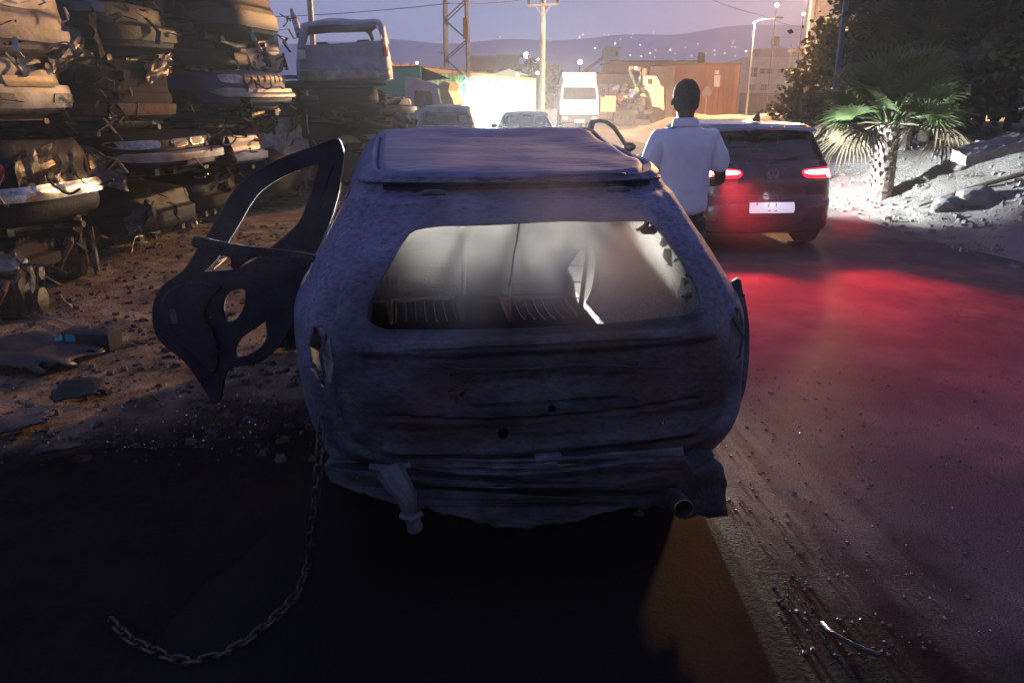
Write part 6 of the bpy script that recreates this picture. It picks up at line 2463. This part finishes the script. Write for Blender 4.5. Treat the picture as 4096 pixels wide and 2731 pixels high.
part(t, 'roller_shutter', redsheet, lambda q: q.box(-w_ + 2.8, -w_ + 7.2, -.05, -.01, 0, zmid - .6))
q = MB()
p_ = at(3141, 155, D)
q.lathe([(0, 0), (.55, 0), (.58, .5), (.55, 1.15), (.3, 1.3), (0, 1.3)], 18, 0, Matrix.Translation((p_.x, D + 4, p_.z - .7)))
wt = tag(q.obj('water_tank', rust, smooth=True), 'brown water tank on a stand above the white building roof', 'water tank')
part(wt, 'stand', galv, lambda q: [q.bar((p_.x + a, D + 4 + b_, zp), (p_.x + a * .8, D + 4 + b_ * .8, p_.z - .7), .08) for a in (-.5, .5) for b_ in (-.5, .5)])
# tall block at the right, only its lit edge shows
p_ = at(3300, 60, 60)
t = thing('apartment_block', 'tall rendered block edge lit pink orange beside the dark trees', 'building', (p_.x + 5.0, 62, 0))
part(t, 'wall', render_white, lambda q: q.box(-4.9, 5, 0, 2.2, 0, 14))
part(t, 'balcony', concrete, lambda q: q.box(-5.9, -4.905, .4, 2.6, 5.5, 5.7))
part(t, 'pipe', galv, lambda q: q.tube([(-4.95, .2, 0), (-4.95, .2, 13)], .06, 8))
part(t, 'strip_light', glow('warm_tube', (1, .62, .25), 6), lambda q: q.tube([(-5.6, -.1, 5.75), (-5.55, -.1, 7.0)], .07, 8))

# distant houses, trees and pale tarpaulins behind the container
for (px0, px1, pt, D, lab) in ((1882, 1990, 232, 88, 'grey two storey house behind the green container'), (1990, 2075, 226, 92, 'flat grey house beside the tree line, below the white floodlight'), (2140, 2235, 262, 84, 'low dark shed between the pole and the white truck')):
    a, b_ = X_(px0, D), X_(px1, D)
    z = at(px0, pt, D).z
    t = building('house', lab, 'house', a, b_, D, D + 7, z, mat('far_render', (.22, .2, .2), .9, 0, (.15, .14, .14), 1))
    w_ = (b_ - a) / 2
    for k in range(2):
        part(t, 'window', blackp, lambda q: q.box(-w_ * .55 + k * w_ - .35, -w_ * .55 + k * w_ + .35, -.03, .0 - .003, z * .55, z * .8))
t = thing('canopy', 'pale turquoise canopy roof above the green container', 'canopy', (X_(2030, 60), 60, 0))
zz = at(2030, 290, 60).z
part(t, 'roof', mat('turquoise_sheet', (.30, .5, .5), .6), lambda q: q.add([(-1.4, 0, zz - .2), (1.6, 0, zz - .2), (.1, .5, zz + .25), (-1.4, 2, zz - .2), (1.6, 2, zz - .2), (.1, 1.5, zz + .25)], [(0, 1, 2), (4, 3, 5), (0, 2, 5, 3), (1, 4, 5, 2)]))
for x in (-1.3, 1.5):
    part(t, 'post', galv, lambda q: q.bar((x, .1, 0), (x, .1, zz - .2), .08))
# low wall in front of the utility pole
t = thing('low_wall', 'low concrete wall at the foot of the utility pole', 'wall', (X_(2180, 44), 43.6, 0))
part(t, 'blocks', concrete, lambda q: q.box(-.60, .66, 0, .25, 0, 1.18))
part(t, 'coping', concrete, lambda q: q.box(-.64, .70, -.05, .3, 1.183, 1.26))

# --- lattice pylon
c = at(1832, 420, 26.3)
t = thing('lattice_mast', 'steel lattice mast rising in front of the green container', 'mast', (c.x, 26.3, 0))
hw0, hw1, Hm = .40, .30, 9.0
for (sx, sy) in ((-1, -1), (1, -1), (1, 1), (-1, 1)):
    part(t, 'leg', galv, lambda q: q.bar((sx * hw0, sy * hw0, 0), (sx * hw1, sy * hw1, Hm), .075))
r_ = random.Random(3)
nb = 15
for k in range(nb):
    z0_, z1_ = Hm * k / nb, Hm * (k + 1) / nb
    a0 = hw0 + (hw1 - hw0) * k / nb
    a1 = hw0 + (hw1 - hw0) * (k + 1) / nb
    sg = 1 if k % 2 else -1
    q = MB()
    q.bar((-sg * a0, -a0 - .01, z0_), (sg * a1, -a1 - .01, z1_), .04)
    q.bar((-sg * a0, a0 + .01, z0_), (sg * a1, a1 + .01, z1_), .04)
    q.bar((-a0 - .01, -sg * a0, z0_), (-a1 - .01, sg * a1, z1_), .04)
    q.bar((a0 + .01, -sg * a0, z0_), (a1 + .01, sg * a1, z1_), .04)
    q.obj('brace', galv, t)
part(t, 'warning_plate', mat('orange_plate', (.8, .38, .08), .5), lambda q: q.box(.24, .40, -.44, -.42, 3.6, 4.25))
for k in range(6):
    part(t, 'climbing_peg', galv, lambda q: q.bar((-.38, -.38, .9 + k * .45), (-.55, -.48, .95 + k * .45), .022))

# --- utility pole with crossarm
c = at(2167, 420, 45)
t = thing('utility_pole', 'tall wooden utility pole with a crossarm and insulators, centre of the view', 'utility pole', (c.x, 45, 0))
part(t, 'pole', mat('pole_wood', (.42, .33, .27), .85, 0, (.30, .23, .19), 3), lambda q: q.tube([(0, 0, 0), (0, 0, 7.3)], [.20, .13], 14), True)
part(t, 'crossarm', timber, lambda q: q.bar((-.85, -.12, 6.75), (.85, -.12, 6.85), .12))
for sx in (-1, 1):
    part(t, 'brace', timber, lambda q: q.bar((0, -.14, 6.2), (sx * .45, -.14, 6.78), .05))
for x in (-.8, 0, .8):
    part(t, 'insulator', mat('brown_ceramic', (.08, .05, .04), .3), lambda q: q.lathe([(0, 0), (.05, 0), (.08, .06), (.05, .1), (.08, .15), (.04, .22), (0, .24)], 12, 0, Matrix.Translation((x, -.12, 6.85))), True)
# plain pole behind the wrecks
c = at(1243, 60, 24)
t = thing('metal_pole', 'plain grey pole rising behind the battered silver van', 'pole', (c.x, 24, 0))
part(t, 'shaft', galv, lambda q: q.tube([(0, 0, 0), (0, 0, 9)], .085, 12), True)
part(t, 'base_plate', galv, lambda q: q.box(-.2, .2, -.2, .2, 0, .04))


# overhead wires
def wire(name, pts, r, label):
    q = MB()
    P = []
    for (a, b_, sag) in pts:
        n_ = 24
        for k in range(n_ + 1):
            f = k / n_
            p_ = Vector(a).lerp(Vector(b_), f)
            p_.z -= sag * 4 * f * (1 - f)
            P.append(p_)
    q.tube(P, r, 5)
    return tag(q.obj(name, blackp), label, 'cable')


wire('overhead_cable', [(at(900, 72, 30), at(1800, 14, 26), .1), (at(1800, 14, 26), at(2140, -10, 40), .1)], .012, 'thin dark overhead cable running from behind the wrecks to the mast')
wire('overhead_cable', [(at(2820, -12, 50), at(3040, 60, 62), .1), (at(3040, 60, 62), at(3230, 110, 80), .2)], .016, 'thin pale overhead cable crossing the sky at right')


# --- street lamps
def street_lamp(label, px, pyb, D, H, arm, col, glowm, lean=0.0, r=.08, name='street_lamp'):
    c = at(px, pyb, D)
    t = thing(name, label, 'street lamp', (c.x, D, 0))
    part(t, 'pole', col, lambda q: q.tube([(0, 0, 0), (0, 0, H * .5), (0, 0, H)], [r * 1.4, r * 1.1, r * .8], 12), True)
    part(t, 'arm', col, lambda q: q.tube([(0, 0, H - .05), (arm * .3, 0, H + .18), (arm, 0, H + .28)], r * .55, 8), True)
    h = part(t, 'lamp_head', darkp, lambda q: q.box(arm - .1, arm + .6, -.14, .14, H + .24, H + .38, ch=.05))
    if glowm:
        part(h, 'lamp_glass', glowm, lambda q: q.box(arm, arm + .5, -.10, .10, H + .20, H + .236))
    return t


sodium = glow('sodium_glass', (1.0, .45, .10), 60)
coolg = glow('cool_lamp_glass', (.95, .97, 1.0), 14)
SL = Vector((14.6, 42, 10.5))
orange_pole = mat('pale_pole_paint', (.62, .56, .48), .5)
t = street_lamp('tall street lamp pole lit bright orange, rising out of the foliage at right', 3205, 300, 42, 10.5, 1.1, orange_pole, sodium, r=.10)
SLX = t.location.x
t2 = street_lamp('slim grey street lamp with an arm to the right, in front of the white building', 2985, 450, 70, 8.35, 1.9, galv, None, r=.07)
tag(link('light_bulb', bpy.data.meshes.new('light_bulb')), 'small lamp', 'lamp') if False else None


def bulb(px, py, D, r, m, label, cat='lamp', name='lamp', group=None):
    p_ = at(px, py, D) if D else hill_hit(px, py)
    if p_ is None:
        return None
    bm_ = bmesh.new()
    bmesh.ops.create_icosphere(bm_, subdivisions=2, radius=r)
    o = bm_obj(name, bm_, m, smooth=True, loc=p_)
    return tag(o, label, cat, group)


part(t2, 'bulb', glow('bulb_white', (1, .95, .9), 12), lambda q: q.lathe([(0, -.1), (.09, -.06), (.12, 0), (.09, .06), (0, .1)], 12, 0, Matrix.Translation((-.05, -.12, 8.25))), True)
# wooden pole with thin crossbar near the water tank
c = at(3165, 200, 95)
t = thing('utility_pole', 'thin pole with a crossbar standing beside the rooftop water tank', 'utility pole', (c.x, 95, 0))
part(t, 'pole', orange_pole, lambda q: q.tube([(0, 0, 0), (0, 0, 9.6)], .09, 8), True)
part(t, 'crossbar', orange_pole, lambda q: q.bar((-1.2, 0, 9.0), (1.4, 0, 9.05), .07))
# leaning pale blue pole in the trees
a, b_ = at(3345, 330, 17), at(3392, -60, 15.6)
dd2 = (b_ - a)
base = a - dd2 * (a.z / dd2.z)
t = thing('blue_pole', 'pale blue pole leaning slightly among the dark trees', 'pole', base)
part(t, 'shaft', mat('blue_pole_paint', (.10, .13, .34), .4), lambda q: q.tube([(0, 0, 0), tuple((b_ - base) * 1.3)], .055, 12), True)
part(t, 'clamp', galv, lambda q: q.tube([tuple((b_ - base) * .5), tuple((b_ - base) * .515)], .075, 12))
# bright distant lamps in the town
flood = glow('floodlight', (.95, .97, 1.0), 45)
for (px, py, D, r, lab) in ((2105, 222, 100, .34, 'largest white floodlight glaring above the dark tree line'), (2320, 250, 82, .22, 'white lamp shining above the white truck'), (2152, 238, 96, .08, 'small white lamp just left of the utility pole'),
                            (3108, 22, 70, .14, 'bright white lamp in the sky right of the slim lamp arm'), (3215, 57, 90, .14, 'tiny white lamp beside the orange pole'), (1668, 252, 40, .05, 'small white lamp just above the board fence'),
                            (2070, 302, 55, .08, 'warm lamp under the turquoise canopy'), (2150, 293, 58, .10, 'bluish lamp just left of the utility pole'), (2700, 245, 82, .08, 'green light beside the round tree on the shed')):
    lp_ = bulb(px, py, D, r, flood if 'green' not in lab else glow('green_lamp', (.2, 1, .6), 8), lab, name='floodlight' if 'flood' in lab else 'lamp')
    pz = lp_.location.copy()
    q = MB()
    q.tube([(0, .12, -.1), (0, .12, -pz.z)], .04, 6)
    q.obj('post', darkp, lp_)

# town lights on the hillside
HL = 'street lights on the far hillside'
spots = [(1505, 130), (1530, 126), (1555, 122), (1580, 118), (1480, 122), (1635, 124), (1510, 132), (1640, 158), (1730, 130), (1775, 132), (1885, 118), (1998, 101), (2048, 122), (2075, 92), (2092, 92), (2125, 106), (2140, 108), (2162, 102), (2225, 116), (2248, 107), (2275, 106),
         (2260, 133), (2275, 122), (2325, 138), (2332, 149), (2318, 163), (2400, 120), (2408, 112), (2417, 150), (2434, 152), (2530, 152), (2524, 165), (2585, 168), (2614, 143), (2621, 216), (2680, 216), (2520, 238), (2564, 243), (2618, 247), (2765, 240), (2808, 242), (2824, 230), (2856, 219),
         (2897, 231), (2938, 240), (2933, 178), (2930, 188), (2927, 202), (2938, 203), (2982, 222), (3018, 236), (2857, 236), (2740, 205), (2460, 190), (2560, 195), (2000, 160), (2200, 180), (2380, 210), (2790, 190), (1100, 122), (2700, 232), (2600, 230), (2480, 170)]
w1 = glow('town_white', (1, .86, .70), 14)
w2 = glow('town_warm', (1, .62, .30), 12)
r_ = random.Random(9)
first = {}
for i, (px, py) in enumerate(spots):
    p_ = hill_hit(px, py)
    if p_ is None:
        continue
    m = w2 if r_.random() < .42 else w1
    d = p_.length
    r = d * (0.00036 + 0.00042 * r_.random() ** 2)
    p_.z += r + 2.2
    if m.name not in first:
        bm_ = bmesh.new()
        bmesh.ops.create_icosphere(bm_, subdivisions=2, radius=1.0)
        o = bm_obj('hillside_light', bm_, m, smooth=True)
        first[m.name] = o
    else:
        o = first[m.name].copy()
        COL.objects.link(o)
    o.location = p_
    o.scale = (r, r, r)
    tag(o, 'tiny %s street light on the far hillside' % ('orange' if m is w2 else 'white'), 'distant light', HL + (', orange' if m is w2 else ', white'))

# warning sign, seen from behind its pale triangle
c = at(2822, 440, 40)
t = thing('road_sign', 'pale triangular road sign just right of the person\'s head', 'road sign', (c.x, 40, 0))
zz = at(2822, 385, 40).z
me = poly_mesh('sign_plate', [smooth_loop([(-.36, zz), (.36, zz), (0, zz + .62)], 1)], .02, MX)
me.flip_normals()
link('sign_plate', me, mat('sign_back', (.72, .62, .52), .5), t)
part(t, 'post', galv, lambda q: q.tube([(0, .03, 0), (0, .03, zz + .5)], .035, 8), True)

# ================================================================== TREES
def crown(q, c, rad, n, leaf, seed, clump=.55, mi=0):
    r_ = random.Random(seed)
    cl = []
    for k in range(max(10, int(n / 60))):
        v = Vector((r_.gauss(0, 1), r_.gauss(0, 1), r_.gauss(0, 1))).normalized() * (r_.random() ** .45)
        cl.append((Vector((v.x * rad[0], v.y * rad[1], v.z * rad[2])) + Vector(c), r_.uniform(.5, 1.3)))
    mr = min(rad) * clump * .5
    for k in range(n):
        cc, s = r_.choice(cl)
        d = Vector((r_.gauss(0, 1), r_.gauss(0, 1), r_.gauss(0, .8))) * mr * s * .6
        p_ = cc + d
        a = Vector((r_.gauss(0, 1), r_.gauss(0, 1), r_.gauss(0, .6))).normalized()
        b_ = a.cross(Vector((r_.gauss(0, 1), r_.gauss(0, 1), r_.gauss(0, 1)))).normalized()
        L = leaf * r_.uniform(.6, 1.5)
        w_ = L * .38
        q.add([p_ - a * L * .5, p_ + b_ * w_, p_ + a * L * .5, p_ - b_ * w_], [(0, 1, 2, 3)], mi)


def tree(label, x, y, h, rad, n, leaf, seed, lm, z0=0.0, trunk_r=.16, name='tree', cz=.62):
    t = thing(name, label, 'tree', (x, y, z0))
    r_ = random.Random(seed)
    q = MB()
    q.tube([(0, 0, -.3), (.05, .02, h * .3), (-.05, .08, h * .6), (.1, 0, h * .8)], [trunk_r, trunk_r * .8, trunk_r * .6, trunk_r * .3], 10)
    for k in range(8):
        a = r_.uniform(0, 6.28)
        z = h * r_.uniform(.25, .65)
        q.tube([(0, 0, z), (math.cos(a) * rad[0] * .4, math.sin(a) * rad[1] * .4, z + h * .12), (math.cos(a) * rad[0] * .8, math.sin(a) * rad[1] * .8, z + h * .22)], [trunk_r * .45, trunk_r * .3, trunk_r * .1], 7)
    q.obj('trunk', bark, t, smooth=True)
    q = MB()
    crown(q, (0, 0, h * cz), rad, n, leaf, seed)
    q.obj('crown', lm, t)
    return t


TG = 'dark trees on the right bank'
tree('broad leaved tree lit yellow by the street lamp, at the foot of the orange pole', X_(3270, 34), 34, 5.2, (1.35, 1.3, 2.3), 3600, .20, 1, leafy, cz=.5)
tree('orange-tinged bush reaching down to the road behind the black hatchback', X_(3215, 27), 27, 2.7, (1.25, 1.6, 1.3), 3000, .16, 2, leafy, name='bush', cz=.45)
tree('reddish dark bush beside the black hatchback roof', 7.9, 18.5, 1.9, (1.2, 1.3, .95), 4200, .12, 3, leafd, name='bush', z0=.1, cz=.5)
tree('tall dark tree with ragged left edge beside the pink block', 11.3, 22.0, 7.2, (2.1, 1.8, 3.6), 7500, .24, 4, leafd, z0=.5, cz=.5)
tree('dark tree mass behind the fan palm', 8.4, 15.6, 5.6, (1.8, 2.0, 2.3), 6500, .13, 5, leafd, z0=.8)
tree('black tree filling the upper right corner of the view', 10.4, 13.4, 6.0, (2.6, 1.8, 3.2), 9000, .19, 6, leafd, z0=1.0, trunk_r=.07, cz=.52)
tree('dark tree at the right edge behind the concrete slab', 10.8, 16.8, 6.5, (2.6, 2.0, 3.4), 7500, .2, 7, leafd, z0=1.0, trunk_r=.08, cz=.5)
tree('low dark tree closest to the viewer on the right bank, cut by the right edge', 9.2, 10.3, 4.6, (1.7, 1.4, 2.0), 5000, .12, 8, leafd, z0=1.0)
tree('dark round tree line behind the green container', X_(2130, 74), 74, 5.2, (3.6, 2.0, 2.2), 2600, .4, 9, leafd)
tree('dark trees left of the floodlight behind the grey houses', X_(1920, 96), 96, 5.0, (5.0, 2.0, 2.2), 2200, .45, 10, leafd)
tree('small dark tree above the rust red shed', X_(2706, 88), 88, 7.4, (1.0, 1.0, 1.4), 900, .25, 11, leafd)
for (nm, px, D, z0, h) in (('tree', 3360, 26, .2, 5.0),):
    tree('sparse tree with leaves glinting yellow against the pink sky', X_(px, D), D, h, (1.3, 1.2, 1.7), 1500, .16, 12, leafy, z0=z0)
for (x, y, h, rad, n, lf, sd, z0, lab) in (
        (13.6, 25.0, 8.5, (2.6, 1.6, 4.4), 7000, .30, 51, .6, 'dark tree of the thicket, tallest of its middle row'),
        (14.0, 23.0, 8.5, (2.8, 1.6, 4.4), 7000, .30, 52, .8, 'dark tree of the thicket behind the leaning blue pole'),
        (17.0, 22.0, 8.5, (3.0, 1.6, 4.4), 6500, .32, 53, .9, 'dark tree of the thicket behind the second fan palm'),
        (20.0, 21.0, 8.5, (3.0, 1.6, 4.4), 5500, .32, 54, 1.0, 'dark tree of the thicket farthest to the right'),
        (9.6, 20.0, 3.4, (1.4, 1.2, 1.8), 3600, .14, 55, .6, 'dark bush of the thicket just behind the small palm, left side'),
        (9.6, 18.5, 4.2, (1.7, 1.2, 2.2), 3800, .15, 56, .9, 'dark bush of the thicket behind the small palm, right side'),
        (12.0, 17.5, 5.0, (2.0, 1.2, 2.5), 3600, .17, 57, 1.0, 'dark bush of the thicket above the concrete slab'),
        (13.6, 14.6, 6.4, (2.2, 1.4, 3.2), 3600, .18, 58, 1.1, 'dark tree of the thicket at the right picture edge')):
    tree(lab, x, y, h, rad, n, lf, sd, leafd, z0=z0, trunk_r=.09, cz=.5)


# fan palm
def fan_palm(label, loc, s, nfr, seed, trunk_h, green, dead_from=.72):
    t = thing('fan_palm', label, 'palm', loc)
    t.scale = (s, s, s)
    r_ = random.Random(seed)
    q = MB()
    pts = [(0, 0, -.3), (.02, 0, trunk_h * .5), (0, 0, trunk_h)]
    q.tube(pts, [.17, .13, .12], 14)
    for k in range(110):
        a = k * 2.4
        z = trunk_h * (k / 110.0)
        d = Vector((math.cos(a), math.sin(a), 0))
        p_ = d * .12 + Vector((0, 0, z))
        tt = d.cross(Vector((0, 0, 1)))
        L = r_.uniform(.05, .10)
        q.add([p_ - tt * .035, p_ + tt * .035, p_ + tt * .018 + d * L * .6 + Vector((0, 0, L)), p_ - tt * .018 + d * L * .6 + Vector((0, 0, L)), p_ + Vector((0, 0, .06))], [(0, 1, 2, 3), (0, 3, 4), (1, 4, 2), (3, 2, 4)])
    q.obj('trunk', palmbark, t)
    for k in range(nfr):
        az = k * 2.399 + r_.uniform(-.2, .2)
        f = k / nfr
        el = R(84 - 98 * f + r_.uniform(-6, 6))
        dead = f > dead_from
        d = Vector((math.cos(az) * math.cos(el), math.sin(az) * math.cos(el), math.sin(el)))
        base = Vector((0, 0, trunk_h - .02)) + Vector((math.cos(az), math.sin(az), 0)) * .08
        L = r_.uniform(.42, .62)
        hub = base + d * L + Vector((0, 0, -.05 * (1 - math.sin(el))))
        q = MB()
        q.tube([base, base.lerp(hub, .5) + Vector((0, 0, .03)), hub], [.018, .012, .010], 6)
        side = d.cross(Vector((0, 0, 1)))
        side = side.normalized() if side.length > .1 else Vector((1, 0, 0))
        up = side.cross(d).normalized()
        tl = r_.uniform(-.5, .5)
        side, up = side * math.cos(tl) + up * math.sin(tl), up * math.cos(tl) - side * math.sin(tl)
        nl_ = 30
        FR = r_.uniform(.50, .66)
        for j_ in range(nl_):
            th_ = R(-118 + 236 * (j_ + .5) / nl_)
            ld = (d * math.cos(th_) + side * math.sin(th_)).normalized()
            ln = FR * (1 - .25 * abs(th_) / 2.1) * r_.uniform(.85, 1.1)
            pw = .016
            perp = (side * math.cos(th_) - d * math.sin(th_)).normalized()
            p0 = hub
            p1 = hub + ld * ln * .5 + up * .015
            droop = -.10 - (.25 if dead else 0.0) * r_.uniform(.5, 1.3)
            p2 = hub + ld * ln * .82 + Vector((0, 0, droop * .45 * ln))
            p3 = hub + ld * ln + Vector((0, 0, droop * ln * 1.4))
            fold = up * .008
            q.add([p0 - perp * .003, p0 + perp * .003, p1 + perp * pw, p1 + fold, p1 - perp * pw, p2 + perp * pw * .6, p2 - perp * pw * .6, p3],
                  [(0, 1, 2, 3), (0, 3, 4), (4, 3, 2, 5, 6), (6, 5, 7)])
        q.obj('frond', leafdead if dead else green, t)
    return t


pp = at(3520, 770, 12.6)
fan_palm('small fan palm with a shaggy pale trunk lit from below', (pp.x, 12.6, max(GH(pp.x, 12.6), 0)), 1.22, 36, 4, 1.05, leafp, dead_from=.82)
pp = at(3620, 420, 14.6)
fan_palm('second fan palm standing in the dark behind the small one', (pp.x, 14.6, 1.0), 1.35, 24, 8, 1.15, leafd, dead_from=.9)

# broken concrete slab on the bank, stones
pp = at(3960, 600, 11.2)
bmc = bmesh.new()
bmesh.ops.create_cube(bmc, size=1.0)
bmesh.ops.subdivide_edges(bmc, edges=bmc.edges, cuts=9, use_grid_fill=True)
for v in bmc.verts:
    p_ = Vector((v.co.x * .95, v.co.y * .35, v.co.z * .17))
    p_ += noise.noise_vector(p_ * 7) * .03
    v.co = p_
sl = bm_obj('concrete_slab', bmc, concrete, smooth=False, loc=pp)
sl.rotation_euler = (R(12), R(-14), R(4))
tag(sl, 'broken pale concrete slab lying tilted on the dark right bank', 'concrete slab')
r_ = random.Random(21)
for k, (px, py, s, lab) in enumerate(((3700, 735, .10, 'small white stone just right of the palm trunk'), (3790, 790, .22, 'rounded rock between the palm and the right edge'), (3900, 850, .3, 'largest rock at the foot of the right bank'), (4020, 700, .26, 'rock resting below the concrete slab'), (3830, 690, .14, 'small rock left of the slab'))):
    bm_ = bmesh.new()
    bmesh.ops.create_icosphere(bm_, subdivisions=3, radius=s)
    for v in bm_.verts:
        v.co = v.co * (1 + .35 * noise.noise(v.co * (2.2 / s) * .5 + Vector((k * 5, 0, 0))))
        v.co.z *= .65
    g_ = at(px, py, 10.8 if py > 740 else 12.5)
    z = GH(g_.x, g_.y)
    tag(bm_obj('rock', bm_, MATS['pale_stone'], smooth=False, loc=(g_.x, g_.y, z + s * .15)), lab, 'rock')
# dry branch on the bank
a = at(3690, 735, 11.4)
q = MB()
q.tube([Vector((a.x, 11.4, GH(a.x, 11.4) + .05)), Vector((a.x + .6, 11.2, GH(a.x + .6, 11.2) + .10)), Vector((a.x + 1.3, 10.9, GH(a.x + 1.3, 10.9) + .12)), Vector((a.x + 1.8, 10.8, GH(a.x + 1.8, 10.8) + .3))], [.02, .035, .04, .02], 8)
tag(q.obj('branch', bark, smooth=True), 'dark fallen branch lying across the lit bank', 'branch')

# ================================================================== LAMPS
lamp('street_light', 'SPOT', (SLX + 1.3, 42, 10.6), 82000, (1.0, .52, .20), .9, target=(SLX + .5, 41, 0), spot=172, blend=.25)
# headlights of the pale saloon, towards the burnt car: a tight hot beam and its weak spill
for sx in (-.62, .62):
    p_ = CA @ Vector((sx, 4.46, .67))
    lamp('headlight_beam', 'SPOT', p_, 100000, (1.0, .97, .86), .12, target=(.05, 4.6, 1.25), spot=15, blend=1.0)
    lamp('headlight_spill', 'SPOT', p_, 850, (1.0, .86, .62), .07, target=(-1.5, 4, .6), spot=100, blend=.8)
# headlights of the grey hatchback, on the container
for sx in (-.6, .6):
    p_ = CB @ Vector((sx, 4.06, .70))
    lamp('headlight_beam', 'SPOT', p_, 42000, (.80, 1.0, 1.0), .07, target=(.55, 33, 1.4), spot=40, blend=1.0)
# black hatchback: headlights, brake lights, plate lamp
for sx in (-.6, .6):
    p_ = VM @ Vector((sx, 4.34, .62))
    lamp('headlight_beam', 'SPOT', p_, 30000, (.90, .95, 1.0), .06, target=(4.0, 46.5, 1.6), spot=24, blend=1.0)
p_ = VM @ Vector((.93, 4.05, .60))
lamp('cornering_beam', 'SPOT', p_, 3400, (.80, .92, 1.0), .05, target=VM @ Vector((3.6, 3.9, -.35)), spot=105, blend=.7)
for sx in (-.62, .62):
    p_ = VM @ Vector((sx, -.10, .90))
    lamp('brake_beam', 'SPOT', p_, 760, (1.0, .035, .05), .10, target=VM @ Vector((sx - .1, -2.1, .0)), spot=56, blend=1.0)
    lamp('brake_spill', 'SPOT', p_, 35, (1.0, .06, .08), .10, target=VM @ Vector((sx, -3.5, .2)), spot=140, blend=1.0)
p_ = VM @ Vector((0, -.10, .64))
lamp('plate_lamp', 'POINT', p_, .45, (.9, .88, 1.0), .05)
# the slim street lamp lights the fronts of the far buildings
lamp('street_light', 'POINT', (t2.location.x + .2, 69.0, 7.9), 2500, (1.0, .62, .38), .2)
# town floodlights
p_ = at(2105, 222, 99)
lamp('flood_beam', 'POINT', p_, 500, (.9, .95, 1.0), .4)
p_ = at(2320, 250, 80)
lamp('flood_beam', 'SPOT', p_, 3000, (1.0, .80, .55), .3, target=(4, 52, 0), spot=120, blend=.5)

puff('dust_haze', (-.6, 30, 1.0), (8, 9, 3.4), 0, .018, 'bright dust hanging in the headlights around the green container', sc=.6, lo=.2, hi=.7)

# night haze over the whole place
hz = MB()
hz.box(-600, 600, -40, 800, -3.0, 92)
ho = hz.obj('haze', smoke_mat('haze_volume', 0.0017, (0.84, 0.87, 0.95), sc=0, aniso=0.1))
tag(ho, kind='stuff')
ho['label'] = 'thin dusty night haze'
ho['category'] = 'haze'

for me in TMPS:
    bpy.data.meshes.remove(me)
